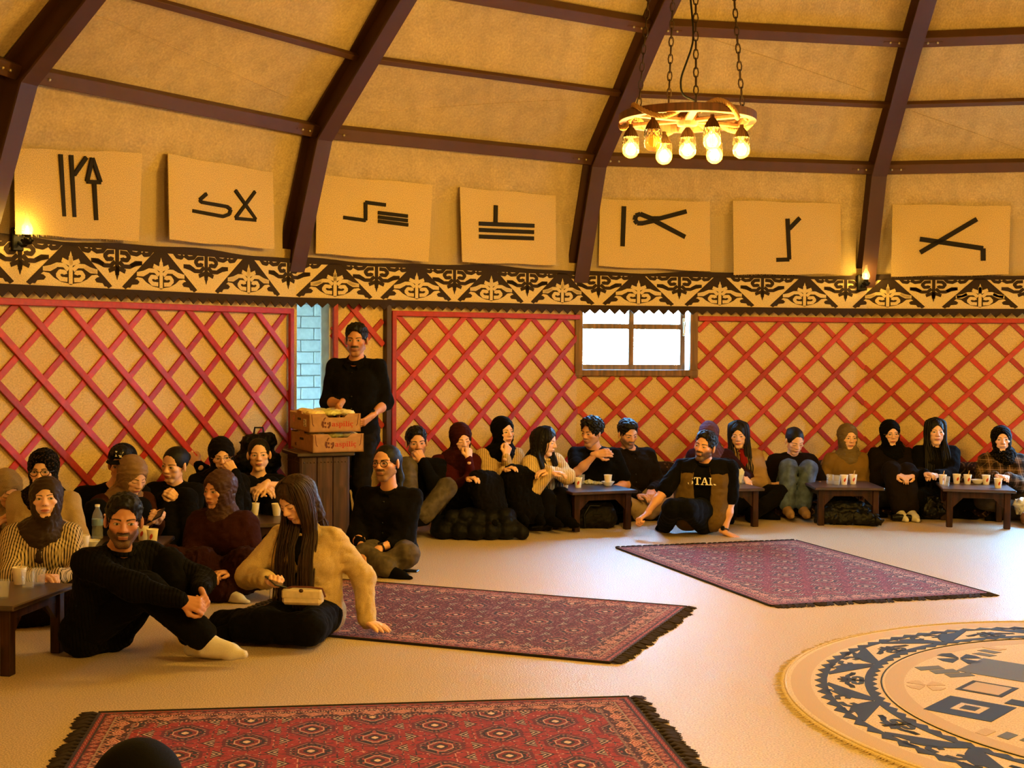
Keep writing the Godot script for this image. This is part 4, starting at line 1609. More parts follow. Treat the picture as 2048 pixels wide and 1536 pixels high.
	if o.has("hijab"):
		hijab(t, p, o, hb, hs)
	elif o.has("hair"):
		hair(t, p, o, hb, hs)
	if not o.has("hijab"):
		collar(t, p, o, fwd, side)
	if o.has("inner"):
		# the top worn under an open jacket
		f = Field.new()
		f.k = 0.02
		f.noise = cloth_noise
		f.amp = 0.004
		var q := chest + fwd * (0.070 + loose)
		f.bone(neck + fwd * 0.035 - Vector3(0, 0.005, 0), q + Vector3(0, 0.04, 0), 0.040, 0.040)
		f.bone(q + Vector3(0, 0.04, 0), belly + fwd * (0.066 + loose), 0.040, 0.030)
		g = Geo.new()
		f.build(0.009, g)
		part(g, "inner_top", cloth(o.inner, "plain"), t)
	if o.has("vest"):
		vest(t, p, o, mid_hip, belly, chest, fwd, side, hip_side)
	if o.has("cap"):
		cap(t, Transform3D(hb * Basis.from_scale(Vector3.ONE * hs), head))
	if o.has("writing"):
		put(text(o.writing, 0.085, 0.004, true), "lettering", t, Transform3D(Basis(side, Vector3.UP, fwd), chest + fwd * (0.085 * wd + loose + 0.010) + Vector3(0, o.get("writing_up", -0.02), 0)), M.white_print)
	if o.has("watch"):
		watch(t, p["e" + o.watch], p["w" + o.watch], p.at)
	if o.has("phone"):
		var hd: Array = p["h" + o.phone]
		var z: Vector3 = (hd[0] as Vector3).normalized()
		var y: Vector3 = -(hd[1] as Vector3)
		y = (y - z * y.dot(z)).normalized()
		g = Geo.new()
		g.box(Transform3D(), Vector3(0.072, 0.009, 0.148), 0.003)
		tag(part(g, "phone", M.black_plastic, self, Transform3D(Basis(y.cross(z), y, z), p.at + p["w" + o.phone] + z * 0.10 - y * 0.022)), o.phone_label, "phone")
	if o.has("glasses"):
		glasses(t, Transform3D(hb * Basis.from_scale(Vector3.ONE * hs), head), o.glasses)
	return t

func hijab(t: Node3D, p: Dictionary, o: Dictionary, hb: Basis, hs: float) -> void:
	var f := Field.new()
	f.k = 0.035
	f.noise = cloth_noise
	f.amp = 0.004
	f.nscale = Vector3(0.8, 1.4, 0.8)
	var head: Vector3 = p.head
	var neck: Vector3 = p.neck
	var fwd: Vector3 = p.fwd
	var side: Vector3 = (p.sb - p.sa).normalized()
	f.fold = (hb * Vector3(0.35, 1.0, -0.9)).normalized() * 190.0
	f.famp = 0.0 if o.has("smooth") else 0.0028
	if o.has("smooth"):
		f.amp = 0.001
	f.egg(head + hb * Vector3(0, 0.034, -0.022) * hs, Vector3(0.093, 0.102, 0.115) * hs, hb)
	f.egg(head + hb * Vector3(0, -0.045, 0.004) * hs, Vector3(0.080, 0.084, 0.080) * hs, hb)
	f.bone(head + hb * Vector3(0, -0.06, -0.045), neck + Vector3(0, 0.0, 0) - fwd * 0.03, 0.065, 0.08)
	f.bone(head + hb * Vector3(0, -0.118, 0.028), neck + fwd * 0.055 - Vector3(0, 0.015, 0), 0.036, 0.055)
	# rolls of cloth round the neck
	for i in 3:
		var y := 0.035 - 0.035 * i
		var r := 0.072 + 0.012 * i
		var prev := Vector3.ZERO
		for j in 9:
			var a := -PI * 0.15 + PI * 1.3 * j / 8.0
			var q := neck + side * cos(a) * r + fwd * (sin(a) * r * 0.95 + 0.012) + Vector3(0, y + 0.018 * cos(a + i), 0)
			if j > 0:
				f.bone(prev, q, 0.021, 0.021)
			prev = q
	var dr: float = o.get("drape", 1.0)
	for l in ["a", "b"]:
		f.bone(neck - Vector3(0, 0.005, 0), lerp3(neck, p["s" + l], 0.62 * dr) + Vector3(0, 0.008, 0), 0.066, 0.050)
		f.bone(neck + fwd * 0.03, lerp3(neck, p["s" + l], 0.45) + fwd * 0.085 - Vector3(0, 0.10 * dr, 0), 0.060, 0.036)
	f.bone(neck + fwd * 0.05 - Vector3(0, 0.02, 0), neck + fwd * 0.095 - Vector3(0, 0.06 + 0.10 * dr, 0), 0.060, 0.040)
	f.egg(head + hb * Vector3(0, -0.021, 0.125) * hs, Vector3(0.0590, 0.088, 0.098) * hs, hb, true)
	var g := Geo.new()
	f.build(minf(o.get("cell", 0.016), 0.0095), g)
	part(g, "headscarf", cloth(o.hijab, o.get("hijabkind", "knit")), t)
	# the rolled edge round the face
	g = Geo.new()
	var ring := PackedVector3Array()
	for i in 25:
		var a := TAU * i / 24.0
		var x := 0.0555 * sin(a)
		var y := -0.022 + 0.0840 * cos(a)
		var z := 0.061 - 4.6 * x * x + (0.006 if cos(a) < 0 else -0.004) * absf(cos(a))
		ring.append(head + hb * Vector3(x, y, z) * hs)
	g.tube(ring, PackedFloat32Array([0.007]), 6, false)
	part(g, "scarf_edge", cloth(o.hijab, o.get("hijabkind", "knit")), t)

func hair_material(c: Color) -> StandardMaterial3D:
	var m := mat(c, 0.58)
	m.metallic_specular = 0.35
	m.albedo_texture = M.twood
	m.uv1_triplanar = true
	m.uv1_scale = Vector3(9, 9, 9)
	return m

func hair(t: Node3D, p: Dictionary, o: Dictionary, hb: Basis, hs: float) -> void:
	var st: String = o.hair
	var head: Vector3 = p.head
	var f := Field.new()
	f.k = 0.03
	f.noise = curl_noise
	var g := Geo.new()
	var tight := st in ["bun", "pony", "tight"]
	f.amp = {"curly": 0.016, "short": 0.010, "long": 0.005, "bun": 0.002, "pony": 0.002, "tight": 0.002}.get(st, 0.006)
	if tight:
		f.egg(Vector3(0, 0.037, -0.016), Vector3(0.0795, 0.0865, 0.0985))
	elif st == "curly":
		f.egg(Vector3(0, 0.052, -0.010), Vector3(0.092, 0.092, 0.104))
		f.egg(Vector3(0, 0.095, 0.035), Vector3(0.070, 0.045, 0.06))
	elif st == "short":
		f.egg(Vector3(0, 0.046, -0.014), Vector3(0.082, 0.088, 0.102))
		f.egg(Vector3(0, 0.088, 0.036), Vector3(0.062, 0.035, 0.055))
	else:
		f.egg(Vector3(0, 0.040, -0.016), Vector3(0.085, 0.092, 0.106))
	if st == "bun" or st == "pony":
		f.egg(Vector3(0, 0.03, -0.122), Vector3(0.036, 0.034, 0.034))
	if st == "pony":
		f.bone(Vector3(0, 0.03, -0.13), Vector3(0.01, -0.10, -0.15), 0.026, 0.022)
		f.bone(Vector3(0.01, -0.10, -0.15), Vector3(0.03, -0.20, -0.11), 0.022, 0.010)
	if st == "long":
		for s in [-1.0, 1.0]:
			f.bone(Vector3(0.062 * s, 0.04, 0.005), Vector3(0.070 * s, -0.07, 0.0), 0.024, 0.022)
			f.bone(Vector3(0.050 * s, 0.02, -0.06), Vector3(0.055 * s, -0.12, -0.045), 0.04, 0.04)
		f.bone(Vector3(0, 0.02, -0.08), Vector3(0, -0.13, -0.06), 0.06, 0.05)
	# the face and, for short cuts, the nape stay free
	if st == "long":
		f.egg(Vector3(0, -0.030, 0.110), Vector3(0.060, 0.098, 0.090), Basis(), true)
	else:
		f.egg(Vector3(0, -0.036, 0.105), Vector3(0.077, 0.118, 0.080) if not tight else Vector3(0.074, 0.125, 0.082), Basis(), true)
		f.egg(Vector3(0, -0.125, 0.01), Vector3(0.14, 0.105, 0.105), Basis(), true)
	f.build(0.0065, g)
	var full := Geo.new()
	var up := Transform3D(hb * Basis.from_scale(Vector3(hs * o.get("wide", 1.0), hs, hs)), head)
	full.append(g, up)
	if st == "long":
		# locks that leave the parting, follow the skull and then hang straight down over shoulders and chest
		var rg := RandomNumberGenerator.new()
		rg.seed = hash(o.label)
		var ln: float = o.get("hairlen", 0.26)
		var neck: Vector3 = p.neck
		var fwd: Vector3 = p.fwd
		var side: Vector3 = (p.sb - p.sa).normalized()
		for i in o.get("strands", 90):
			var a := rg.randf_range(0.72, 2.9) * (1.0 if i % 2 == 0 else -1.0)
			var r := 0.089 + rg.randf_range(-0.004, 0.006)
			var p0 := up * Vector3(0.003 * signf(a), 0.130, 0.03 - 0.05 * rg.randf())
			var p1 := up * Vector3(sin(a) * r * 0.85, 0.100, cos(a) * r * 0.75 - 0.01)
			var p2 := up * Vector3(sin(a) * r, 0.035, cos(a) * r * 1.05 - 0.015)
			var p3 := p2.lerp(up * Vector3(sin(a) * r * 1.02, -0.05, cos(a) * r * 0.95 - 0.012), 0.6) + Vector3(0, -0.03, 0)
			# where the lock comes to lie on the body
			var s := side * ((p3 - neck).dot(side))
			var front: bool = cos(a) > -0.55 or rg.randf() < o.get("forward", 0.35)
			var spread := rg.randf_range(0.75, 1.25)
			var p4 := neck + s.limit_length(0.10) * spread + (fwd * (0.085 + rg.randf_range(-0.01, 0.015)) if front else -fwd * 0.105) + Vector3(0, -0.01, 0)
			var p5 := p4 + (fwd * 0.055 if front else -fwd * 0.02) + Vector3(0, -0.13, 0) + side * rg.randf_range(-0.015, 0.015)
			var l := ln * rg.randf_range(0.8, 1.05) - 0.14
			var p6 := p5 + Vector3(0, -maxf(l, 0.03), 0) + side * rg.randf_range(-0.025, 0.025) + fwd * rg.randf_range(-0.005, 0.02)
			var key := [p0, p1, p2, p3, p4, p5, p6]
			var pts := PackedVector3Array()
			for j in 6:
				var k0: Vector3 = key[maxi(j - 1, 0)]
				var k3: Vector3 = key[mini(j + 2, 6)]
				for e in 3:
					pts.append((key[j] as Vector3).cubic_interpolate(key[j + 1], k0, k3, e / 3.0))
			pts.append(p6)
			var rr := PackedFloat32Array()
			for j in pts.size():
				rr.append(0.0078 * (1.0 - 0.8 * pow(float(j) / (pts.size() - 1), 3.0)))
			full.tube(pts, rr, 5, false, 0.5)
	part(full, "hair", hair_material(o.get("hairc", Color(0.07, 0.05, 0.04))), t)

func glasses(t: Node3D, fr: Transform3D, c: Material) -> void:
	var g := Geo.new()
	for s in [-1.0, 1.0]:
		var ring := PackedVector3Array()
		for i in 17:
			var a := TAU * i / 16.0
			var x: float = 0.033 * s + 0.0245 * cos(a)
			ring.append(Vector3(x, 0.0 + 0.0195 * sin(a), 0.0925 - 3.6 * x * x))
		g.tube(ring, PackedFloat32Array([0.0026 if c == M.frame_dark else 0.0016]), 5, false)
		g.tube(PackedVector3Array([Vector3(0.056 * s, 0.006, 0.082), Vector3(0.072 * s, 0.006, 0.06), Vector3(0.079 * s, 0.004, -0.01)]), PackedFloat32Array([0.0016]), 5)
	g.tube(PackedVector3Array([Vector3(-0.0095, 0.004, 0.0935), Vector3(0, 0.007, 0.096), Vector3(0.0095, 0.004, 0.0935)]), PackedFloat32Array([0.0016]), 5)
	part(g, "glasses", c, t, fr)

func collar(t: Node3D, p: Dictionary, o: Dictionary, fwd: Vector3, side: Vector3) -> void:
	var g := Geo.new()
	var neck: Vector3 = p.neck
	var flap: bool = o.top.get("flaps", false)
	var ring := PackedVector3Array()
	for i in 25:
		var a := TAU * i / 24.0
		var r := (0.060 if o.sex == "m" else 0.055) + (0.0 if flap else 0.006)
		ring.append(neck + side * sin(a) * r * 1.05 + fwd * (cos(a) * r * 1.1 + 0.012) + Vector3(0, (0.014 if flap else 0.004) - (0.030 if flap else 0.022) * cos(a), 0))
	g.tube(ring, PackedFloat32Array([0.017 if flap else 0.012]), 8, false)
	if flap:
		for s in [-1.0, 1.0]:
			var q: Vector3 = neck + fwd * 0.078 + side * 0.012 * s - Vector3(0, 0.008, 0)
			g.sheet([PackedVector3Array([q, q + side * 0.028 * s + Vector3(0, -0.058, 0) + fwd * 0.020]), PackedVector3Array([q + side * 0.045 * s + Vector3(0, 0.028, 0) - fwd * 0.030, q + side * 0.068 * s + Vector3(0, -0.026, 0) - fwd * 0.004])], 0.006)
	part(g, "collar", cloth(o.top.c, o.top.get("kind", "knit")), t)
	if flap:
		g = Geo.new()
		for i in 5:
			var q: Vector3 = neck.lerp(p.pel, 0.16 + 0.17 * i)
			g.sphere(q + fwd * (0.118 + 0.006 * i), Vector3.ONE * 0.006, 8, 5)
		part(g, "buttons", M.black_plastic, t)

func vest(t: Node3D, p: Dictionary, o: Dictionary, mid_hip: Vector3, belly: Vector3, chest: Vector3, fwd: Vector3, side: Vector3, hip_side: Vector3) -> void:
	var neck: Vector3 = p.neck
	for layer in 2:
		var f := Field.new()
		f.k = 0.04
		f.noise = cloth_noise
		f.amp = 0.008
		var x: float = 0.046 + 0.004 * layer
		for s in [-1.0, 1.0]:
			f.bone(mid_hip + hip_side * 0.10 * s - Vector3(0, 0.04, 0) + fwd * 0.03, belly + side * 0.085 * s, 0.100 + x, 0.092 + x)
			f.bone(belly + side * 0.085 * s, chest + side * 0.088 * s, 0.092 + x, 0.094 + x)
		for l in ["a", "b"]:
			f.bone(neck.lerp(p["s" + l], 0.30) - Vector3(0, 0.012, 0), lerp3(neck, p["s" + l], 0.92), 0.062 + 0.004 * layer, 0.060 + 0.004 * layer)
		# open front and armholes
		f.egg(chest + fwd * 0.17 - Vector3(0, 0.10, 0), Vector3(0.075, 0.42, 0.145), Basis(side, Vector3.UP, fwd), true)
		for l in ["a", "b"]:
			f.egg(lerp3(p["s" + l], p["e" + l], 0.45) + (side if l == "b" else -side) * 0.05, Vector3(0.075, 0.13, 0.10), Basis(side, Vector3.UP, fwd), true)
		if layer == 1:
			f.slice(chest + Vector3(0, 0.035, 0), Vector3(0, -1, 0))
		var g := Geo.new()
		f.build(0.011, g)
		part(g, "vest" if layer == 0 else "vest_yoke", cloth(Color(0.47, 0.37, 0.21) if layer == 0 else Color(0.075, 0.065, 0.06), "plain"), t)

func cap(t: Node3D, fr: Transform3D) -> void:
	var m := cloth(Color(0.05, 0.05, 0.06), "knit")
	var f := Field.new()
	f.k = 0.01
	f.egg(Vector3(0, 0.050, -0.012), Vector3(0.088, 0.086, 0.108))
	f.slice(Vector3(0, 0.045, 0), Vector3(0, -1, 0.15))
	var g := Geo.new()
	f.build(0.008, g)
	var o := Geo.new()
	o.append(g, fr)
	part(o, "cap_crown", m, t)
	g = Geo.new()
	var rows := []
	for i in 5:
		var line := PackedVector3Array()
		for k in 11:
			var a := lerpf(-1.25, 1.25, k / 10.0)
			var r := 0.092 + 0.062 * i / 4.0 * pow(cos(a * 0.9), 0.6)
			line.append(Vector3(sin(a) * minf(r, 0.088 + 0.01 * i / 4.0), 0.052 - 0.012 * i / 4.0 - 0.014 * absf(sin(a)), cos(a) * r - 0.005))
		rows.append(line)
	g.sheet(rows, 0.004)
	o = Geo.new()
	o.append(g, fr)
	part(o, "cap_brim", m, t)
	for c in [["N", -0.008, 0.002], ["Y", 0.008, -0.004]]:
		put(text(c[0], 0.048, 0.005, true), "cap_letter", t, fr * Transform3D(Basis(Vector3.RIGHT, -0.35), Vector3(c[1], 0.088 + c[2], 0.089)), M.white_print)

func watch(t: Node3D, e: Vector3, w: Vector3, _at: Vector3) -> void:
	var d := (w - e).normalized()
	var c := w - d * 0.025
	var x := d.cross(Vector3.UP).normalized()
	var y := x.cross(d)
	var ring := PackedVector3Array()
	for i in 17:
		var a := TAU * i / 16.0
		ring.append(c + (x * cos(a) + y * sin(a)) * 0.0295)
	var g := Geo.new()
	g.tube(ring, PackedFloat32Array([0.006]), 6, false)
	g.lathe(PackedVector2Array([Vector2(0, -0.004), Vector2(0.019, -0.004), Vector2(0.020, 0.004), Vector2(0.016, 0.007), Vector2(0, 0.007)]), 16, Transform3D(Basis(d, (y - x * 0.0).normalized(), d.cross(y)), c + y * 0.031))
	part(g, "watch", M.black_plastic, t)

func build_people() -> void:
	person({"at": Vector3(-2.050, 0.000, -6.598), "pel": Vector3(0.000, 0.110, 0.000), "neck": Vector3(0.130, 0.533, 0.100), "head": Vector3(0.178, 0.678, 0.170), "fwd": Vector3(0.743, 0.000, 0.669), "sa": Vector3(0.006, 0.488, 0.237), "ea": Vector3(0.261, 0.391, 0.319), "wa": Vector3(0.502, 0.332, 0.351), "ha": [Vector3(0.966, -0.247, -0.082), Vector3(0.000, -0.600, -0.800), "grip"], "ta": Vector3(-0.057, 0.110, 0.063), "ka": Vector3(0.282, 0.352, 0.171), "fa": Vector3(0.616, 0.113, 0.260), "da": Vector3(0.995, 0.000, 0.100), "sb": Vector3(0.254, 0.488, -0.037), "eb": Vector3(0.505, 0.353, -0.044), "wb": Vector3(0.559, 0.354, 0.200), "hb": [Vector3(0.497, -0.431, 0.753), Vector3(0.000, -0.500, 0.800), "grip"], "tb": Vector3(0.057, 0.110, -0.063), "kb": Vector3(0.337, 0.435, -0.031), "fb": Vector3(0.511, 0.076, 0.100), "db": Vector3(0.989, 0.000, 0.148), "look": Vector3(16.000, 4.000, -3.000)},
		{"sex": "m", "label": "seated man in a black ribbed sweater hugging his knees, white socks", "skin": Color(0.729, 0.510, 0.376), "beard": 0.75, "stache": 0.9, "fade": 0.6, "gaze": Vector2(0.4, -0.2), "hair": "short", "hairc": Color(0.055, 0.041, 0.034), "cell": 0.011, "head": 1.04, "top": {"c": Color(0.050, 0.045, 0.045), "kind": "rib", "loose": 0.034, "name": "sweater", "amp": 0.009}, "bottom": {"c": Color(0.055, 0.050, 0.050), "loose": 0.03, "len": 0.86}, "sock": M.sock})
	person({"at": Vector3(-1.070, 0.000, -7.127), "pel": Vector3(0.000, 0.100, 0.000), "neck": Vector3(-0.015, 0.552, 0.050), "head": Vector3(-0.061, 0.721, 0.130), "fwd": Vector3(-0.242, 0.000, 0.970), "sa": Vector3(-0.168, 0.507, 0.012), "ea": Vector3(-0.320, 0.316, 0.116), "wa": Vector3(-0.179, 0.327, 0.300), "ha": [Vector3(0.502, -0.149, 0.852), Vector3(0.500, 0.800, 0.300), "grip"], "ta": Vector3(-0.077, 0.100, -0.019), "ka": Vector3(-0.186, 0.112, 0.365), "fa": Vector3(-0.467, 0.056, 0.100), "da": Vector3(-0.981, 0.000, 0.196), "sb": Vector3(0.138, 0.507, 0.088), "eb": Vector3(0.279, 0.297, 0.007), "wb": Vector3(0.307, 0.078, 0.080), "hb": [Vector3(0.739, -0.227, 0.635), Vector3(0.000, -1.000, 0.000), "flat"], "tb": Vector3(0.077, 0.100, 0.019), "kb": Vector3(0.055, 0.103, 0.418), "fb": Vector3(-0.328, 0.087, 0.340), "db": Vector3(-0.995, 0.000, 0.100), "look": Vector3(-38.000, 30.000, 4.000)},
		{"sex": "f", "inner": Color(0.055, 0.048, 0.048), "label": "young woman with long brown hair in a cream jacket looking down at her phone", "skin": Color(0.882, 0.698, 0.580), "lid": 0.95, "hair": "long", "hairc": Color(0.247, 0.160, 0.107), "hairlen": 0.5, "strands": 170, "cell": 0.011, "head": 1.02, "top": {"c": Color(0.886, 0.769, 0.549), "loose": 0.03, "name": "jacket", "amp": 0.009, "cuff": 0.012}, "bottom": {"c": Color(0.055, 0.048, 0.045), "loose": 0.03}, "sock": M.black_sock, "lips": Color(0.667, 0.329, 0.282), "phone": "a", "phone_label": "dark phone in the hand of the woman in the cream jacket", "forward": 0.75})
	person({"at": Vector3(-0.846, 0.000, -9.235), "pel": Vector3(0.000, 0.110, 0.000), "neck": Vector3(0.004, 0.533, 0.030), "head": Vector3(-0.011, 0.723, 0.100), "fwd": Vector3(-0.242, 0.000, 0.970), "sa": Vector3(-0.176, 0.488, -0.015), "ea": Vector3(-0.219, 0.229, 0.095), "wa": Vector3(-0.139, 0.154, 0.320), "ha": [Vector3(0.294, -0.433, 0.852), Vector3(0.000, -0.700, -0.700), "relax"], "ta": Vector3(-0.082, 0.110, -0.021), "ka": Vector3(-0.136, 0.114, 0.280), "fa": Vector3(0.036, 0.055, 0.460), "da": Vector3(0.914, 0.000, 0.406), "sb": Vector3(0.183, 0.488, 0.075), "eb": Vector3(0.116, 0.214, 0.114), "wb": Vector3(-0.044, 0.165, 0.300), "hb": [Vector3(-0.357, -0.429, 0.830), Vector3(0.000, -0.800, -0.500), "relax"], "tb": Vector3(0.082, 0.110, 0.021), "kb": Vector3(0.151, 0.132, 0.340), "fb": Vector3(-0.015, 0.055, 0.340), "db": Vector3(-0.914, 0.000, 0.406), "look": Vector3(-26.000, -2.000, 3.000)},
		{"sex": "m", "label": "seated man with glasses, ponytail and black buttoned shirt, grey trousers", "skin": Color(0.808, 0.596, 0.463), "beard": 0.45, "stache": 0.75, "gaze": Vector2(-0.5, 0), "hair": "pony", "hairc": Color(0.068, 0.052, 0.043), "glasses": M.frame_dark, "cell": 0.012, "head": 1.04, "wide": 1.08, "build": 1.12, "top": {"c": Color(0.064, 0.055, 0.052), "loose": 0.026, "name": "shirt", "sleeve": 0.8, "kind": "plain", "flaps": true}, "watch": "b", "bottom": {"c": Color(0.408, 0.361, 0.306), "loose": 0.028, "kind": "denim"}, "sock": M.black_sock})
	person({"at": Vector3(-1.783, 0.000, -8.295), "pel": Vector3(0.000, 0.110, 0.000), "neck": Vector3(-0.006, 0.461, 0.030), "head": Vector3(-0.023, 0.629, 0.080), "fwd": Vector3(-0.276, 0.000, 0.961), "sa": Vector3(-0.158, 0.416, -0.014), "ea": Vector3(-0.163, 0.218, 0.162), "wa": Vector3(-0.017, 0.183, 0.340), "ha": [Vector3(0.627, -0.150, 0.764), Vector3(0.000, -1.000, 0.000), "relax"], "ta": Vector3(-0.076, 0.110, -0.022), "ka": Vector3(-0.276, 0.213, 0.309), "fa": Vector3(0.077, 0.055, 0.360), "da": Vector3(0.894, 0.000, 0.447), "sb": Vector3(0.146, 0.416, 0.074), "eb": Vector3(0.216, 0.171, 0.146), "wb": Vector3(0.088, 0.178, 0.340), "hb": [Vector3(-0.549, 0.029, 0.836), Vector3(0.000, -1.000, 0.000), "relax"], "tb": Vector3(0.076, 0.110, 0.022), "kb": Vector3(0.371, 0.204, 0.275), "fb": Vector3(0.010, 0.055, 0.300), "db": Vector3(-0.848, 0.000, 0.530), "look": Vector3(-30.000, 2.000, 0.000)},
		{"sex": "f", "label": "woman in a plum headscarf and long burgundy dress sitting on the floor", "skin": Color(0.808, 0.596, 0.463), "gaze": Vector2(-0.4, 0), "hijab": Color(0.280, 0.193, 0.167), "hijabkind": "shiny", "cell": 0.012, "lips": Color(0.588, 0.275, 0.243), "top": {"c": Color(0.220, 0.100, 0.087), "loose": 0.045, "name": "dress", "amp": 0.009, "k": 0.07, "hem": 0.02}, "bottom": {"c": Color(0.193, 0.087, 0.077), "skirt": true, "loose": 0.02}, "sock": M.sock})
	person({"at": Vector3(-2.716, 0.000, -7.521), "pel": Vector3(0.000, 0.100, 0.000), "neck": Vector3(0.085, 0.504, 0.060), "head": Vector3(0.129, 0.663, 0.120), "fwd": Vector3(0.242, 0.000, 0.970), "sa": Vector3(-0.068, 0.459, 0.098), "ea": Vector3(-0.011, 0.264, 0.269), "wa": Vector3(0.192, 0.284, 0.380), "ha": [Vector3(0.856, 0.095, 0.508), Vector3(0.000, -1.000, 0.000), "relax"], "ta": Vector3(-0.077, 0.100, 0.019), "ka": Vector3(-0.191, 0.137, 0.400), "fa": Vector3(0.170, 0.070, 0.267), "da": Vector3(0.976, 0.000, 0.218), "sb": Vector3(0.239, 0.459, 0.022), "eb": Vector3(0.306, 0.230, 0.138), "wb": Vector3(0.266, 0.287, 0.360), "hb": [Vector3(-0.475, -0.163, 0.865), Vector3(0.000, -1.000, 0.000), "relax"], "tb": Vector3(0.077, 0.100, -0.019), "kb": Vector3(0.357, 0.137, 0.264), "fb": Vector3(-0.024, 0.070, 0.315), "db": Vector3(-0.760, 0.000, 0.650), "look": Vector3(14.000, -8.000, 2.000)},
		{"sex": "f", "label": "woman in a brown headscarf and black and cream striped shirt, looking up", "skin": Color(0.882, 0.698, 0.580), "gaze": Vector2(0.5, 0.7), "hijab": Color(0.233, 0.180, 0.140), "hijabkind": "shiny", "cell": 0.012, "lips": Color(0.690, 0.314, 0.275), "top": {"c": Color(0.922, 0.882, 0.804), "kind": "stripe", "loose": 0.03, "name": "striped_shirt", "amp": 0.008}, "bottom": {"c": Color(0.118, 0.077, 0.064), "skirt": true, "loose": 0.02}})
	person({"at": Vector3(-2.859, 0.000, -8.104), "pel": Vector3(0.000, 0.190, 0.000), "neck": Vector3(0.031, 0.621, 0.050), "head": Vector3(0.043, 0.768, 0.100), "fwd": Vector3(0.139, 0.000, 0.990), "sa": Vector3(-0.125, 0.576, 0.072), "ea": Vector3(-0.055, 0.369, 0.222), "wa": Vector3(0.116, 0.446, 0.360), "ha": [Vector3(0.734, 0.331, 0.593), Vector3(0.000, -1.000, 0.000), "relax"], "ta": Vector3(-0.078, 0.190, 0.011), "ka": Vector3(-0.219, 0.184, 0.385), "fa": Vector3(0.141, 0.070, 0.283), "da": Vector3(0.948, 0.000, 0.318), "sb": Vector3(0.188, 0.576, 0.028), "eb": Vector3(0.279, 0.364, 0.159), "wb": Vector3(0.247, 0.477, 0.360), "hb": [Vector3(-0.137, 0.482, 0.865), Vector3(0.000, -1.000, 0.000), "relax"], "tb": Vector3(0.078, 0.190, -0.011), "kb": Vector3(0.316, 0.184, 0.310), "fb": Vector3(-0.057, 0.070, 0.311), "db": Vector3(-0.823, 0.000, 0.567), "look": Vector3(6.000, 4.000, 0.000)},
		{"sex": "f", "label": "woman in a dark patterned headscarf with glasses and a cream cardigan by the wall", "skin": Color(0.882, 0.698, 0.580), "gaze": Vector2(0.2, 0), "hijab": Color(0.471, 0.412, 0.361), "hijabkind": "bloom", "glasses": M.frame_dark, "cell": 0.014, "top": {"c": Color(0.769, 0.659, 0.463), "loose": 0.028, "name": "cardigan"}, "bottom": {"c": Color(0.233, 0.207, 0.147), "loose": 0.025}})
	person({"at": Vector3(-3.248, 0.000, -8.350), "pel": Vector3(0.000, 0.190, 0.000), "neck": Vector3(0.076, 0.461, 0.060), "head": Vector3(0.130, 0.615, 0.120), "fwd": Vector3(0.574, 0.000, 0.819), "sa": Vector3(-0.054, 0.416, 0.151), "ea": Vector3(0.004, 0.202, 0.296), "wa": Vector3(0.125, 0.401, 0.300), "ha": [Vector3(0.519, 0.855, 0.015), Vector3(0.000, -1.000, 0.000), "relax"], "ta": Vector3(-0.065, 0.190, 0.045), "ka": Vector3(-0.020, 0.184, 0.443), "fa": Vector3(0.254, 0.070, 0.188), "da": Vector3(0.989, 0.000, -0.147), "sb": Vector3(0.205, 0.416, -0.031), "eb": Vector3(0.225, 0.243, 0.169), "wb": Vector3(0.258, 0.432, 0.300), "hb": [Vector3(-0.573, 0.438, 0.692), Vector3(0.000, -1.000, 0.000), "relax"], "tb": Vector3(0.065, 0.190, -0.045), "kb": Vector3(0.423, 0.184, 0.133), "fb": Vector3(0.090, 0.070, 0.303), "db": Vector3(-0.476, 0.000, 0.879), "look": Vector3(40.000, 22.000, 0.000)},
		{"sex": "f", "label": "woman at the far left edge in a beige headscarf and glasses, looking down", "skin": Color(0.882, 0.698, 0.580), "lid": 0.95, "hijab": Color(0.690, 0.588, 0.439), "glasses": M.frame_gold, "cell": 0.014, "top": {"c": Color(0.737, 0.620, 0.424), "loose": 0.028, "name": "sweater"}, "bottom": {"c": Color(0.068, 0.059, 0.059), "loose": 0.025}})
	person({"at": Vector3(-2.563, 0.000, -8.700), "pel": Vector3(0.000, 0.170, 0.000), "neck": Vector3(0.042, 0.544, 0.060), "head": Vector3(0.127, 0.679, 0.130), "fwd": Vector3(0.616, 0.000, 0.788), "sa": Vector3(-0.082, 0.499, 0.157), "ea": Vector3(0.104, 0.330, 0.240), "wa": Vector3(0.286, 0.410, 0.360), "ha": [Vector3(0.769, 0.390, 0.507), Vector3(0.300, 0.600, 0.600), "grip"], "ta": Vector3(-0.062, 0.170, 0.049), "ka": Vector3(-0.000, 0.174, 0.444), "fa": Vector3(0.263, 0.070, 0.175), "da": Vector3(0.980, 0.000, -0.198), "sb": Vector3(0.167, 0.499, -0.037), "eb": Vector3(0.242, 0.277, 0.086), "wb": Vector3(0.329, 0.404, 0.260), "hb": [Vector3(0.523, 0.545, 0.655), Vector3(-0.600, 0.400, 0.200), "grip"], "tb": Vector3(0.062, 0.170, -0.049), "kb": Vector3(0.430, 0.174, 0.107), "fb": Vector3(0.106, 0.070, 0.298), "db": Vector3(-0.429, 0.000, 0.903), "look": Vector3(48.000, 26.000, 0.000)},
		{"sex": "f", "label": "woman in a taupe headscarf and brown cardigan reading her phone", "skin": Color(0.882, 0.698, 0.580), "lid": 0.95, "hijab": Color(0.549, 0.439, 0.322), "hijabkind": "shiny", "cell": 0.012, "lips": Color(0.690, 0.337, 0.290), "top": {"c": Color(0.260, 0.133, 0.100), "loose": 0.028, "name": "cardigan"}, "bottom": {"c": Color(0.839, 0.729, 0.541), "loose": 0.03}, "phone": "a", "phone_label": "black phone held by the woman in the taupe headscarf"})
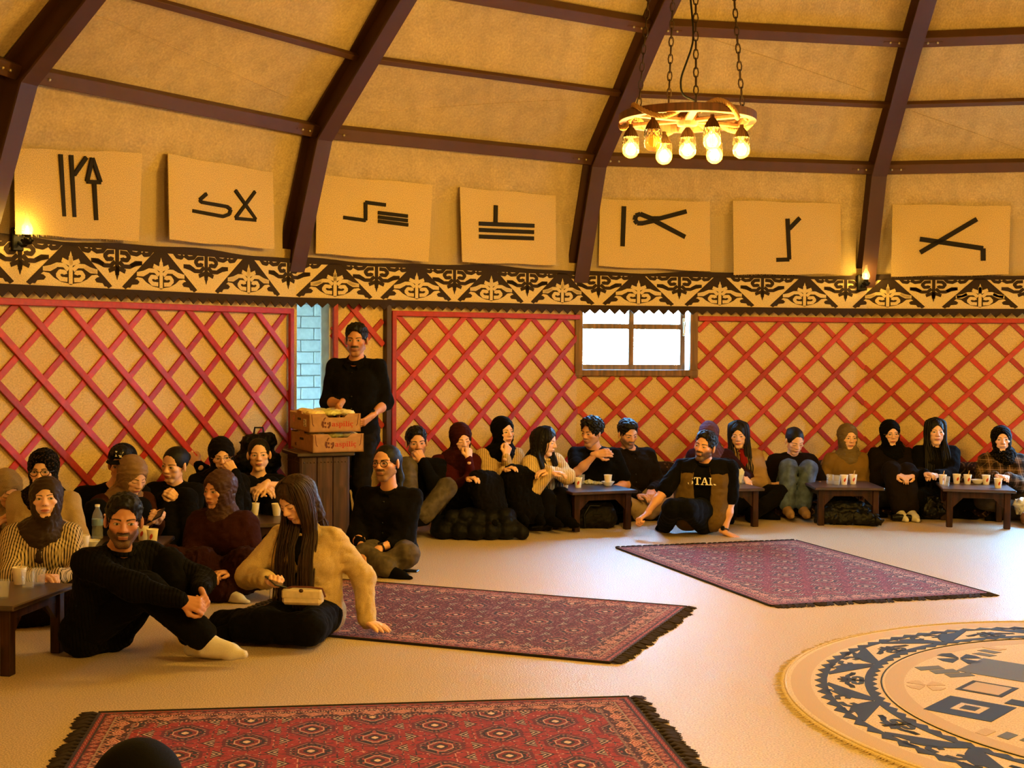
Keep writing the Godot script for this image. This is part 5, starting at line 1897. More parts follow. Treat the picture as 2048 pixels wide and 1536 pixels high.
	person({"at": Vector3(-2.627, 0.000, -8.735), "pel": Vector3(0.000, 0.190, 0.000), "neck": Vector3(0.013, 0.588, 0.020), "head": Vector3(0.094, 0.743, 0.060), "fwd": Vector3(0.423, 0.000, 0.906), "sa": Vector3(-0.154, 0.543, 0.098), "ea": Vector3(-0.190, 0.276, 0.193), "wa": Vector3(-0.011, 0.414, 0.300), "ha": [Vector3(0.717, 0.552, 0.427), Vector3(0.000, -1.000, 0.000), "relax"], "ta": Vector3(-0.077, 0.190, 0.036), "ka": Vector3(0.014, 0.477, 0.343), "fa": Vector3(0.073, 0.070, 0.429), "da": Vector3(0.423, 0.000, 0.906), "sb": Vector3(0.181, 0.543, -0.058), "eb": Vector3(0.222, 0.302, 0.090), "wb": Vector3(0.148, 0.415, 0.300), "hb": [Vector3(-0.296, 0.452, 0.841), Vector3(0.000, -1.000, 0.000), "relax"], "tb": Vector3(0.077, 0.190, -0.036), "kb": Vector3(0.253, 0.477, 0.232), "fb": Vector3(0.282, 0.070, 0.332), "db": Vector3(0.423, 0.000, 0.906), "look": Vector3(6.000, 8.000, 0.000)},
		{"sex": "m", "cap": true, "label": "person in a black baseball cap half hidden behind the taupe headscarf", "skin": Color(0.808, 0.596, 0.463), "fade": 0.5, "hair": "short", "hairc": Color(0.055, 0.041, 0.034), "cell": 0.016, "nofeet": true, "top": {"c": Color(0.055, 0.050, 0.055), "loose": 0.03, "name": "jacket"}, "bottom": {"c": Color(0.055, 0.050, 0.050), "loose": 0.02}})
	person({"at": Vector3(-2.283, 0.000, -9.065), "pel": Vector3(0.000, 0.190, 0.000), "neck": Vector3(0.003, 0.578, 0.050), "head": Vector3(0.018, 0.719, 0.110), "fwd": Vector3(-0.139, 0.000, 0.990), "sa": Vector3(-0.154, 0.533, 0.028), "ea": Vector3(-0.093, 0.321, 0.175), "wa": Vector3(-0.010, 0.498, 0.300), "ha": [Vector3(0.783, 0.534, 0.319), Vector3(0.800, 0.200, -0.300), "grip"], "ta": Vector3(-0.078, 0.190, -0.011), "ka": Vector3(0.012, 0.483, 0.245), "fa": Vector3(0.116, 0.262, 0.550), "da": Vector3(-0.139, 0.000, 0.990), "sb": Vector3(0.159, 0.533, 0.072), "eb": Vector3(0.123, 0.300, 0.195), "wb": Vector3(0.095, 0.506, 0.300), "hb": [Vector3(-0.550, 0.654, 0.519), Vector3(-0.800, 0.200, -0.300), "grip"], "tb": Vector3(0.078, 0.190, 0.011), "kb": Vector3(0.129, 0.501, 0.257), "fb": Vector3(0.228, 0.263, 0.550), "db": Vector3(-0.139, 0.000, 0.990), "look": Vector3(-22.000, 8.000, -8.000)},
		{"sex": "f", "label": "woman in black with hair tied back and hands clasped at her chest", "skin": Color(0.882, 0.698, 0.580), "gaze": Vector2(-0.5, 0), "hair": "bun", "hairc": Color(0.059, 0.043, 0.036), "cell": 0.013, "lips": Color(0.659, 0.314, 0.275), "top": {"c": Color(0.064, 0.055, 0.055), "loose": 0.026, "name": "sweater"}, "bottom": {"c": Color(0.055, 0.050, 0.050), "loose": 0.025}})
	person({"at": Vector3(-2.071, 0.000, -9.464), "pel": Vector3(0.000, 0.190, 0.000), "neck": Vector3(-0.001, 0.599, 0.030), "head": Vector3(0.028, 0.745, 0.080), "fwd": Vector3(0.139, 0.000, 0.990), "sa": Vector3(-0.157, 0.554, 0.052), "ea": Vector3(-0.068, 0.554, -0.198), "wa": Vector3(-0.161, 0.671, -0.020), "ha": [Vector3(-0.720, 0.607, -0.337), Vector3(0.000, 0.000, -1.000), "relax"], "ta": Vector3(-0.078, 0.190, 0.011), "ka": Vector3(0.013, 0.501, 0.245), "fa": Vector3(0.082, 0.213, 0.500), "da": Vector3(0.139, 0.000, 0.990), "sb": Vector3(0.156, 0.554, 0.008), "eb": Vector3(0.204, 0.418, 0.230), "wb": Vector3(0.156, 0.645, 0.240), "hb": [Vector3(-0.583, 0.813, 0.000), Vector3(-0.300, 0.000, -1.000), "fist"], "tb": Vector3(0.078, 0.190, -0.011), "kb": Vector3(0.124, 0.498, 0.240), "fb": Vector3(0.194, 0.214, 0.500), "db": Vector3(0.139, 0.000, 0.990), "look": Vector3(16.000, 10.000, 4.000)},
		{"sex": "f", "label": "woman in a black headscarf and glasses resting her hand over her mouth", "skin": Color(0.882, 0.698, 0.580), "gaze": Vector2(0.4, -0.3), "lid": 0.2, "hijab": Color(0.086, 0.064, 0.059), "glasses": M.frame_gold, "cell": 0.013, "top": {"c": Color(0.068, 0.057, 0.057), "loose": 0.028, "name": "sweater"}, "bottom": {"c": Color(0.059, 0.050, 0.050), "skirt": true, "loose": 0.01}})
	person({"at": Vector3(-1.867, 0.000, -9.814), "pel": Vector3(0.000, 0.190, 0.000), "neck": Vector3(0.009, 0.564, 0.050), "head": Vector3(0.026, 0.726, 0.100), "fwd": Vector3(0.105, 0.000, 0.995), "sa": Vector3(-0.148, 0.519, 0.067), "ea": Vector3(-0.111, 0.427, 0.312), "wa": Vector3(0.097, 0.520, 0.360), "ha": [Vector3(0.793, -0.141, 0.593), Vector3(0.000, -0.900, -0.400), "relax"], "ta": Vector3(-0.079, 0.190, 0.008), "ka": Vector3(-0.016, 0.506, 0.245), "fa": Vector3(0.039, 0.216, 0.500), "da": Vector3(0.105, 0.000, 0.995), "sb": Vector3(0.166, 0.519, 0.033), "eb": Vector3(0.312, 0.503, 0.254), "wb": Vector3(0.122, 0.544, 0.380), "hb": [Vector3(-0.603, -0.493, 0.627), Vector3(0.000, -0.900, -0.400), "relax"], "tb": Vector3(0.079, 0.190, -0.008), "kb": Vector3(0.140, 0.499, 0.238), "fb": Vector3(0.207, 0.217, 0.500), "db": Vector3(0.105, 0.000, 0.995), "look": Vector3(10.000, 0.000, 2.000)},
		{"sex": "f", "label": "woman in a black T-shirt with bare forearms folded on her knees", "skin": Color(0.882, 0.698, 0.580), "gaze": Vector2(0.3, 0.1), "hair": "bun", "hairc": Color(0.077, 0.055, 0.043), "cell": 0.013, "lips": Color(0.698, 0.345, 0.306), "top": {"c": Color(0.055, 0.048, 0.050), "loose": 0.02, "sleeve": 0.4, "name": "tshirt"}, "bottom": {"c": Color(0.055, 0.050, 0.055), "loose": 0.025}})
	person({"at": Vector3(-1.214, 0.000, -10.420), "pel": Vector3(0.000, 0.860, 0.000), "neck": Vector3(-0.001, 1.407, 0.000), "head": Vector3(0.003, 1.567, 0.040), "fwd": Vector3(-0.174, 0.000, 0.985), "sa": Vector3(-0.183, 1.362, -0.032), "ea": Vector3(-0.221, 1.082, 0.005), "wa": Vector3(-0.092, 1.088, 0.220), "ha": [Vector3(-0.291, -0.446, 0.846), Vector3(1.000, -0.200, 0.000), "relax"], "ta": Vector3(-0.084, 0.860, -0.015), "ka": Vector3(-0.113, 0.465, 0.152), "fa": Vector3(-0.084, 0.080, -0.015), "da": Vector3(-0.174, 0.000, 0.985), "sb": Vector3(0.182, 1.362, 0.032), "eb": Vector3(0.224, 1.084, -0.017), "wb": Vector3(0.143, 0.989, 0.200), "hb": [Vector3(-0.655, -0.559, 0.508), Vector3(-0.800, 0.300, -0.200), "relax"], "tb": Vector3(0.084, 0.860, 0.015), "kb": Vector3(0.054, 0.465, 0.181), "fb": Vector3(0.084, 0.080, 0.015), "db": Vector3(-0.174, 0.000, 0.985), "look": Vector3(-4.000, 4.000, 0.000)},
		{"sex": "m", "label": "standing man in a black shirt with rolled sleeves behind the boxes", "skin": Color(0.729, 0.510, 0.376), "beard": 0.25, "stache": 0.85, "fade": 0.7, "gaze": Vector2(-0.2, 0.2), "hair": "short", "hairc": Color(0.045, 0.036, 0.032), "cell": 0.013, "head": 1.04, "top": {"c": Color(0.064, 0.055, 0.050), "loose": 0.026, "sleeve": 0.72, "kind": "plain", "name": "shirt", "hem": 0.05, "flaps": true}, "watch": "b", "bottom": {"c": Color(0.114, 0.096, 0.082), "loose": 0.022, "kind": "denim"}, "sock": M.black_sock})
	person({"at": Vector3(-0.755, 0.000, -10.898), "pel": Vector3(0.000, 0.200, 0.000), "neck": Vector3(-0.013, 0.593, 0.080), "head": Vector3(-0.013, 0.744, 0.140), "fwd": Vector3(0.242, 0.000, 0.970), "sa": Vector3(-0.192, 0.548, 0.125), "ea": Vector3(-0.075, 0.289, 0.104), "wa": Vector3(-0.041, 0.365, 0.340), "ha": [Vector3(0.136, 0.304, 0.943), Vector3(0.000, -1.000, 0.000), "relax"], "ta": Vector3(-0.082, 0.200, 0.021), "ka": Vector3(-0.080, 0.558, 0.259), "fa": Vector3(-0.029, 0.204, 0.480), "da": Vector3(0.242, 0.000, 0.970), "sb": Vector3(0.167, 0.548, 0.035), "eb": Vector3(0.155, 0.383, 0.268), "wb": Vector3(0.049, 0.610, 0.270), "hb": [Vector3(-0.500, 0.866, 0.000), Vector3(-0.400, 0.000, -1.000), "fist"], "tb": Vector3(0.082, 0.200, -0.021), "kb": Vector3(0.239, 0.398, 0.300), "fb": Vector3(0.061, 0.181, 0.420), "db": Vector3(-0.848, 0.000, 0.530), "look": Vector3(14.000, 4.000, 4.000)},
		{"sex": "m", "label": "man in a black sweatshirt and grey trousers resting his chin on his hand", "skin": Color(0.808, 0.596, 0.463), "beard": 0.35, "stache": 0.5, "fade": 0.7, "gaze": Vector2(-0.4, 0), "hair": "short", "hairc": Color(0.055, 0.041, 0.034), "cell": 0.014, "top": {"c": Color(0.057, 0.052, 0.052), "loose": 0.03, "name": "sweatshirt"}, "bottom": {"c": Color(0.416, 0.376, 0.329), "loose": 0.028, "kind": "denim"}})
	person({"at": Vector3(-0.446, 0.000, -11.064), "pel": Vector3(0.000, 0.190, 0.000), "neck": Vector3(-0.008, 0.620, 0.060), "head": Vector3(0.030, 0.765, 0.120), "fwd": Vector3(0.309, 0.000, 0.951), "sa": Vector3(-0.159, 0.575, 0.109), "ea": Vector3(-0.013, 0.365, 0.181), "wa": Vector3(0.098, 0.465, 0.360), "ha": [Vector3(0.684, 0.171, 0.709), Vector3(0.000, -1.000, 0.000), "relax"], "ta": Vector3(-0.075, 0.190, 0.024), "ka": Vector3(0.174, 0.427, 0.340), "fa": Vector3(0.269, 0.179, 0.420), "da": Vector3(0.309, 0.000, 0.951), "sb": Vector3(0.142, 0.575, 0.011), "eb": Vector3(0.109, 0.402, 0.210), "wb": Vector3(0.103, 0.617, 0.300), "hb": [Vector3(-0.015, 0.963, -0.270), Vector3(-0.600, 0.000, -0.700), "fist"], "tb": Vector3(0.075, 0.190, -0.024), "kb": Vector3(0.281, 0.409, 0.240), "fb": Vector3(0.357, 0.169, 0.340), "db": Vector3(0.309, 0.000, 0.951), "look": Vector3(22.000, 14.000, 6.000)},
		{"sex": "f", "label": "woman in a maroon headscarf and maroon sweater with her fist at her chin", "skin": Color(0.882, 0.698, 0.580), "lid": 0.9, "gaze": Vector2(0.2, -0.6), "hijab": Color(0.240, 0.087, 0.087), "cell": 0.014, "lips": Color(0.667, 0.298, 0.259), "top": {"c": Color(0.293, 0.087, 0.093), "loose": 0.024, "name": "sweater"}, "bottom": {"c": Color(0.064, 0.052, 0.050), "skirt": true, "loose": 0.005}})
	person({"at": Vector3(-0.086, 0.000, -11.300), "pel": Vector3(0.000, 0.190, 0.000), "neck": Vector3(-0.011, 0.653, 0.050), "head": Vector3(0.018, 0.808, 0.100), "fwd": Vector3(0.342, 0.000, 0.940), "sa": Vector3(-0.160, 0.608, 0.104), "ea": Vector3(-0.104, 0.385, 0.237), "wa": Vector3(0.026, 0.515, 0.380), "ha": [Vector3(0.773, 0.333, 0.540), Vector3(0.000, -1.000, 0.000), "relax"], "ta": Vector3(-0.074, 0.190, 0.027), "ka": Vector3(0.092, 0.456, 0.360), "fa": Vector3(0.159, 0.161, 0.440), "da": Vector3(0.342, 0.000, 0.940), "sb": Vector3(0.137, 0.608, -0.004), "eb": Vector3(0.057, 0.428, 0.174), "wb": Vector3(0.041, 0.623, 0.300), "hb": [Vector3(0.249, 0.918, -0.310), Vector3(-0.500, 0.000, -0.800), "grip"], "tb": Vector3(0.074, 0.190, -0.027), "kb": Vector3(0.200, 0.415, 0.280), "fb": Vector3(0.290, 0.157, 0.400), "db": Vector3(0.342, 0.000, 0.940), "look": Vector3(34.000, 0.000, 4.000)},
		{"sex": "f", "label": "woman in a black headscarf and cream patterned cardigan touching her mouth", "skin": Color(0.882, 0.698, 0.580), "gaze": Vector2(0.5, 0.1), "hijab": Color(0.045, 0.039, 0.041), "cell": 0.014, "drape": 1.15, "top": {"c": Color(0.808, 0.675, 0.463), "kind": "rib", "loose": 0.026, "name": "cardigan"}, "bottom": {"c": Color(0.050, 0.043, 0.043), "skirt": true, "loose": 0.01}})
	person({"at": Vector3(0.253, 0.000, -11.288), "pel": Vector3(0.000, 0.190, 0.000), "neck": Vector3(0.012, 0.599, 0.080), "head": Vector3(0.027, 0.730, 0.130), "fwd": Vector3(0.643, 0.000, 0.766), "sa": Vector3(-0.109, 0.554, 0.182), "ea": Vector3(-0.077, 0.336, 0.328), "wa": Vector3(0.071, 0.500, 0.400), "ha": [Vector3(0.964, 0.032, 0.265), Vector3(0.000, -1.000, 0.000), "relax"], "ta": Vector3(-0.061, 0.190, 0.051), "ka": Vector3(0.034, 0.279, 0.300), "fa": Vector3(0.050, 0.130, 0.360), "da": Vector3(0.643, 0.000, 0.766), "sb": Vector3(0.133, 0.554, -0.022), "eb": Vector3(0.211, 0.450, 0.209), "wb": Vector3(0.047, 0.517, 0.360), "hb": [Vector3(-0.851, -0.115, 0.513), Vector3(0.000, -1.000, 0.000), "relax"], "tb": Vector3(0.061, 0.190, -0.051), "kb": Vector3(0.162, 0.285, 0.200), "fb": Vector3(0.184, 0.123, 0.300), "db": Vector3(0.643, 0.000, 0.766), "look": Vector3(66.000, 8.000, 0.000)},
		{"sex": "f", "label": "woman in profile with long dark hair and cream sweater leaning on the table", "skin": Color(0.882, 0.698, 0.580), "lid": 0.5, "hair": "long", "hairc": Color(0.077, 0.050, 0.041), "hairlen": 0.32, "cell": 0.014, "top": {"c": Color(0.839, 0.714, 0.494), "kind": "rib", "loose": 0.032, "name": "sweater"}, "bottom": {"c": Color(0.055, 0.048, 0.048), "loose": 0.02}})
	person({"at": Vector3(0.746, 0.000, -11.844), "pel": Vector3(0.000, 0.190, 0.000), "neck": Vector3(-0.011, 0.624, 0.050), "head": Vector3(-0.038, 0.769, 0.100), "fwd": Vector3(-0.208, 0.000, 0.978), "sa": Vector3(-0.192, 0.579, 0.012), "ea": Vector3(-0.177, 0.432, 0.255), "wa": Vector3(-0.016, 0.604, 0.340), "ha": [Vector3(0.966, 0.158, 0.207), Vector3(0.000, -0.300, -1.000), "relax"], "ta": Vector3(-0.083, 0.190, -0.018), "ka": Vector3(-0.368, 0.187, 0.305), "fa": Vector3(0.035, 0.070, 0.314), "da": Vector3(0.782, 0.000, 0.623), "sb": Vector3(0.170, 0.579, 0.088), "eb": Vector3(0.267, 0.312, 0.108), "wb": Vector3(0.135, 0.312, 0.320), "hb": [Vector3(-0.527, 0.003, 0.850), Vector3(0.000, -1.000, 0.000), "relax"], "tb": Vector3(0.083, 0.190, 0.018), "kb": Vector3(0.212, 0.187, 0.428), "fb": Vector3(-0.160, 0.070, 0.273), "db": Vector3(-0.968, 0.000, 0.251), "look": Vector3(-44.000, 6.000, -4.000)},
		{"sex": "m", "label": "man with curly black hair and black T-shirt waving an arm", "skin": Color(0.808, 0.596, 0.463), "beard": 0.2, "stache": 0.3, "gaze": Vector2(-0.5, -0.3), "lid": 0.3, "hair": "curly", "hairc": Color(0.050, 0.043, 0.043), "cell": 0.014, "top": {"c": Color(0.055, 0.050, 0.050), "loose": 0.022, "sleeve": 0.36, "name": "tshirt"}, "bottom": {"c": Color(0.059, 0.055, 0.059), "loose": 0.02}, "build": 1.1})
	person({"at": Vector3(1.079, 0.000, -11.985), "pel": Vector3(0.000, 0.190, 0.000), "neck": Vector3(-0.016, 0.605, 0.040), "head": Vector3(-0.045, 0.753, 0.100), "fwd": Vector3(0.276, 0.000, 0.961), "sa": Vector3(-0.194, 0.560, 0.091), "ea": Vector3(-0.100, 0.293, 0.123), "wa": Vector3(0.041, 0.233, 0.320), "ha": [Vector3(0.662, 0.008, 0.749), Vector3(0.000, -1.000, 0.000), "relax"], "ta": Vector3(-0.082, 0.190, 0.023), "ka": Vector3(-0.182, 0.187, 0.442), "fa": Vector3(0.179, 0.070, 0.261), "da": Vector3(0.983, 0.000, 0.183), "sb": Vector3(0.161, 0.560, -0.011), "eb": Vector3(0.241, 0.298, 0.068), "wb": Vector3(0.148, 0.284, 0.300), "hb": [Vector3(-0.157, -0.502, 0.850), Vector3(0.000, -1.000, 0.000), "relax"], "tb": Vector3(0.082, 0.190, -0.023), "kb": Vector3(0.388, 0.187, 0.278), "fb": Vector3(-0.013, 0.070, 0.316), "db": Vector3(-0.737, 0.000, 0.676), "look": Vector3(24.000, 18.000, 4.000)},
		{"sex": "m", "label": "man in a dark brown shirt and beige trousers looking down beside the waving man", "skin": Color(0.808, 0.596, 0.463), "beard": 0.6, "stache": 0.7, "fade": 0.6, "gaze": Vector2(0.2, -0.7), "lid": 0.4, "hair": "short", "hairc": Color(0.061, 0.050, 0.045), "cell": 0.014, "top": {"c": Color(0.114, 0.086, 0.068), "loose": 0.026, "name": "shirt", "kind": "plain", "flaps": true}, "bottom": {"c": Color(0.714, 0.596, 0.439), "loose": 0.024}})
	person({"at": Vector3(1.798, 0.000, -12.101), "pel": Vector3(0.000, 0.190, 0.000), "neck": Vector3(-0.001, 0.592, 0.040), "head": Vector3(-0.018, 0.731, 0.080), "fwd": Vector3(0.000, 0.000, 1.000), "sa": Vector3(-0.159, 0.547, 0.040), "ea": Vector3(-0.216, 0.302, 0.124), "wa": Vector3(-0.131, 0.292, 0.340), "ha": [Vector3(0.367, -0.043, 0.929), Vector3(0.000, -1.000, 0.000), "relax"], "ta": Vector3(-0.079, 0.190, 0.000), "ka": Vector3(-0.123, 0.443, 0.306), "fa": Vector3(-0.109, 0.070, 0.420), "da": Vector3(0.000, 0.000, 1.000), "sb": Vector3(0.157, 0.547, 0.040), "eb": Vector3(0.320, 0.356, 0.125), "wb": Vector3(0.248, 0.406, 0.340), "hb": [Vector3(0.513, -0.663, 0.544), Vector3(0.000, -1.000, 0.000), "relax"], "tb": Vector3(0.079, 0.190, 0.000), "kb": Vector3(0.123, 0.443, 0.306), "fb": Vector3(0.109, 0.070, 0.420), "db": Vector3(0.000, 0.000, 1.000), "look": Vector3(-8.000, 4.000, 0.000)},
		{"sex": "f", "label": "woman in a purple headscarf and plum top hidden behind the man in the vest", "skin": Color(0.882, 0.698, 0.580), "gaze": Vector2(0, 0.2), "hijab": Color(0.408, 0.282, 0.361), "cell": 0.015, "top": {"c": Color(0.207, 0.093, 0.113), "loose": 0.028, "name": "top"}, "bottom": {"c": Color(0.064, 0.055, 0.059), "skirt": true, "loose": 0.01}})
	person({"at": Vector3(2.102, 0.000, -12.178), "pel": Vector3(0.000, 0.190, 0.000), "neck": Vector3(-0.019, 0.587, 0.030), "head": Vector3(-0.043, 0.737, 0.080), "fwd": Vector3(0.070, 0.000, 0.998), "sa": Vector3(-0.177, 0.542, 0.041), "ea": Vector3(-0.233, 0.292, 0.108), "wa": Vector3(-0.106, 0.327, 0.300), "ha": [Vector3(0.543, 0.150, 0.826), Vector3(0.000, -1.000, 0.000), "relax"], "ta": Vector3(-0.079, 0.190, 0.006), "ka": Vector3(-0.245, 0.184, 0.369), "fa": Vector3(0.121, 0.070, 0.292), "da": Vector3(0.923, 0.000, 0.384), "sb": Vector3(0.139, 0.542, 0.019), "eb": Vector3(0.186, 0.298, 0.111), "wb": Vector3(0.031, 0.339, 0.280), "hb": [Vector3(-0.772, -0.034, 0.635), Vector3(0.000, -1.000, 0.000), "relax"], "tb": Vector3(0.079, 0.190, -0.006), "kb": Vector3(0.320, 0.238, 0.310), "fb": Vector3(0.004, 0.056, 0.450), "db": Vector3(0.070, 0.000, 0.998), "look": Vector3(-12.000, 10.000, 4.000)},
		{"sex": "f", "inner": Color(0.588, 0.133, 0.133), "label": "smiling woman with long dark hair in a beige jacket over a red top", "skin": Color(0.882, 0.698, 0.580), "gaze": Vector2(-0.2, -0.3), "lid": 0.45, "hair": "long", "hairc": Color(0.100, 0.068, 0.055), "hairlen": 0.34, "cell": 0.014, "lips": Color(0.729, 0.361, 0.322), "top": {"c": Color(0.729, 0.588, 0.416), "loose": 0.028, "name": "jacket"}, "bottom": {"c": Color(0.064, 0.055, 0.059), "loose": 0.02}})
	person({"at": Vector3(2.612, 0.000, -12.294), "pel": Vector3(0.000, 0.200, 0.000), "neck": Vector3(-0.035, 0.539, 0.080), "head": Vector3(-0.036, 0.683, 0.160), "fwd": Vector3(0.070, 0.000, 0.998), "sa": Vector3(-0.210, 0.494, 0.092), "ea": Vector3(-0.300, 0.246, 0.103), "wa": Vector3(-0.191, 0.304, 0.300), "ha": [Vector3(0.673, 0.082, 0.735), Vector3(0.000, -1.000, 0.000), "relax"], "ta": Vector3(-0.079, 0.200, 0.006), "ka": Vector3(-0.121, 0.452, 0.313), "fa": Vector3(-0.166, 0.112, 0.500), "da": Vector3(0.070, 0.000, 0.998), "sb": Vector3(0.139, 0.494, 0.068), "eb": Vector3(0.248, 0.254, 0.088), "wb": Vector3(0.170, 0.307, 0.300), "hb": [Vector3(-0.339, 0.228, 0.913), Vector3(0.000, -1.000, 0.000), "relax"], "tb": Vector3(0.079, 0.200, -0.006), "kb": Vector3(0.062, 0.444, 0.311), "fb": Vector3(-0.025, 0.113, 0.500), "db": Vector3(0.070, 0.000, 0.998), "look": Vector3(12.000, 26.000, 2.000)},
		{"sex": "f", "label": "person with tied back hair in a dark brown short sleeved shirt and blue jeans", "skin": Color(0.882, 0.698, 0.580), "lid": 0.95, "hair": "bun", "hairc": Color(0.091, 0.061, 0.048), "cell": 0.014, "lips": Color(0.690, 0.376, 0.329), "top": {"c": Color(0.100, 0.061, 0.052), "loose": 0.028, "sleeve": 0.42, "name": "shirt", "flat": true}, "bottom": {"c": Color(0.376, 0.439, 0.533), "loose": 0.026, "kind": "denim", "len": 0.9}, "sock": M.tan_sock, "build": 1.05})
	person({"at": Vector3(3.126, 0.000, -12.391), "pel": Vector3(0.000, 0.190, 0.000), "neck": Vector3(-0.012, 0.540, 0.030), "head": Vector3(-0.016, 0.701, 0.070), "fwd": Vector3(0.035, 0.000, 0.999), "sa": Vector3(-0.170, 0.495, 0.036), "ea": Vector3(-0.248, 0.247, 0.085), "wa": Vector3(-0.162, 0.266, 0.300), "ha": [Vector3(0.367, 0.083, 0.926), Vector3(0.000, -1.000, 0.000), "relax"], "ta": Vector3(-0.079, 0.190, 0.003), "ka": Vector3(-0.258, 0.184, 0.360), "fa": Vector3(0.110, 0.070, 0.296), "da": Vector3(0.909, 0.000, 0.416), "sb": Vector3(0.145, 0.495, 0.024), "eb": Vector3(0.146, 0.249, 0.123), "wb": Vector3(-0.004, 0.267, 0.300), "hb": [Vector3(-0.645, 0.076, 0.760), Vector3(0.000, -1.000, 0.000), "relax"], "tb": Vector3(0.079, 0.190, -0.003), "kb": Vector3(0.282, 0.184, 0.342), "fb": Vector3(-0.089, 0.070, 0.303), "db": Vector3(-0.878, 0.000, 0.478), "look": Vector3(8.000, 2.000, 0.000)},
		{"sex": "f", "label": "woman in an olive headscarf and khaki jacket behind a low table", "skin": Color(0.882, 0.698, 0.580), "gaze": Vector2(0.3, 0), "hijab": Color(0.494, 0.416, 0.282), "cell": 0.014, "lips": Color(0.675, 0.353, 0.306), "top": {"c": Color(0.549, 0.424, 0.212), "loose": 0.03, "name": "jacket"}, "bottom": {"c": Color(0.091, 0.077, 0.068), "loose": 0.02}})
	person({"at": Vector3(3.545, 0.000, -12.394), "pel": Vector3(0.000, 0.200, 0.000), "neck": Vector3(-0.025, 0.591, 0.050), "head": Vector3(-0.054, 0.743, 0.110), "fwd": Vector3(0.070, 0.000, 0.998), "sa": Vector3(-0.183, 0.546, 0.061), "ea": Vector3(-0.198, 0.333, 0.218), "wa": Vector3(-0.072, 0.402, 0.400), "ha": [Vector3(0.620, -0.256, 0.742), Vector3(0.100, -1.000, -0.300), "relax"], "ta": Vector3(-0.079, 0.200, 0.006), "ka": Vector3(-0.103, 0.424, 0.336), "fa": Vector3(-0.069, 0.071, 0.500), "da": Vector3(0.070, 0.000, 0.998), "sb": Vector3(0.133, 0.546, 0.039), "eb": Vector3(0.216, 0.371, 0.220), "wb": Vector3(0.072, 0.403, 0.400), "hb": [Vector3(-0.824, -0.258, 0.504), Vector3(-0.100, -1.000, -0.300), "relax"], "tb": Vector3(0.079, 0.200, -0.006), "kb": Vector3(0.040, 0.415, 0.329), "fb": Vector3(0.024, 0.074, 0.520), "db": Vector3(0.070, 0.000, 0.998), "look": Vector3(2.000, 2.000, 3.000)},
		{"sex": "f", "label": "woman in black headscarf, thin glasses and brown jacket with hands crossed on her knees", "skin": Color(0.882, 0.698, 0.580), "gaze": Vector2(0, 0), "hijab": Color(0.045, 0.039, 0.041), "glasses": M.frame_gold, "cell": 0.013, "lips": Color(0.690, 0.329, 0.298), "top": {"c": Color(0.105, 0.075, 0.061), "loose": 0.034, "name": "jacket", "amp": 0.008}, "bottom": {"c": Color(0.118, 0.086, 0.071), "loose": 0.03, "len": 0.88}, "sock": M.sock})
	person({"at": Vector3(3.930, 0.000, -12.314), "pel": Vector3(0.000, 0.190, 0.000), "neck": Vector3(-0.021, 0.617, 0.030), "head": Vector3(-0.036, 0.767, 0.070), "fwd": Vector3(0.000, 0.000, 1.000), "sa": Vector3(-0.179, 0.572, 0.030), "ea": Vector3(-0.218, 0.328, 0.125), "wa": Vector3(-0.210, 0.415, 0.340), "ha": [Vector3(0.505, -0.009, 0.863), Vector3(0.000, -1.000, 0.000), "relax"], "ta": Vector3(-0.079, 0.190, 0.000), "ka": Vector3(-0.270, 0.184, 0.351), "fa": Vector3(0.100, 0.070, 0.300), "da": Vector3(0.894, 0.000, 0.447), "sb": Vector3(0.137, 0.572, 0.030), "eb": Vector3(0.062, 0.373, 0.189), "wb": Vector3(-0.111, 0.406, 0.340), "hb": [Vector3(-0.833, -0.034, 0.552), Vector3(0.000, -1.000, 0.000), "relax"], "tb": Vector3(0.079, 0.190, 0.000), "kb": Vector3(0.270, 0.184, 0.351), "fb": Vector3(-0.100, 0.070, 0.300), "db": Vector3(-0.894, 0.000, 0.447), "look": Vector3(-4.000, 0.000, 0.000)},
		{"sex": "f", "label": "woman with long straight dark hair in a black coat with hands in her lap", "skin": Color(0.882, 0.698, 0.580), "gaze": Vector2(-0.1, 0), "hair": "long", "hairc": Color(0.086, 0.059, 0.048), "hairlen": 0.36, "cell": 0.014, "lips": Color(0.675, 0.329, 0.290), "top": {"c": Color(0.055, 0.048, 0.048), "loose": 0.038, "name": "coat"}, "bottom": {"c": Color(0.055, 0.050, 0.050), "loose": 0.02}})
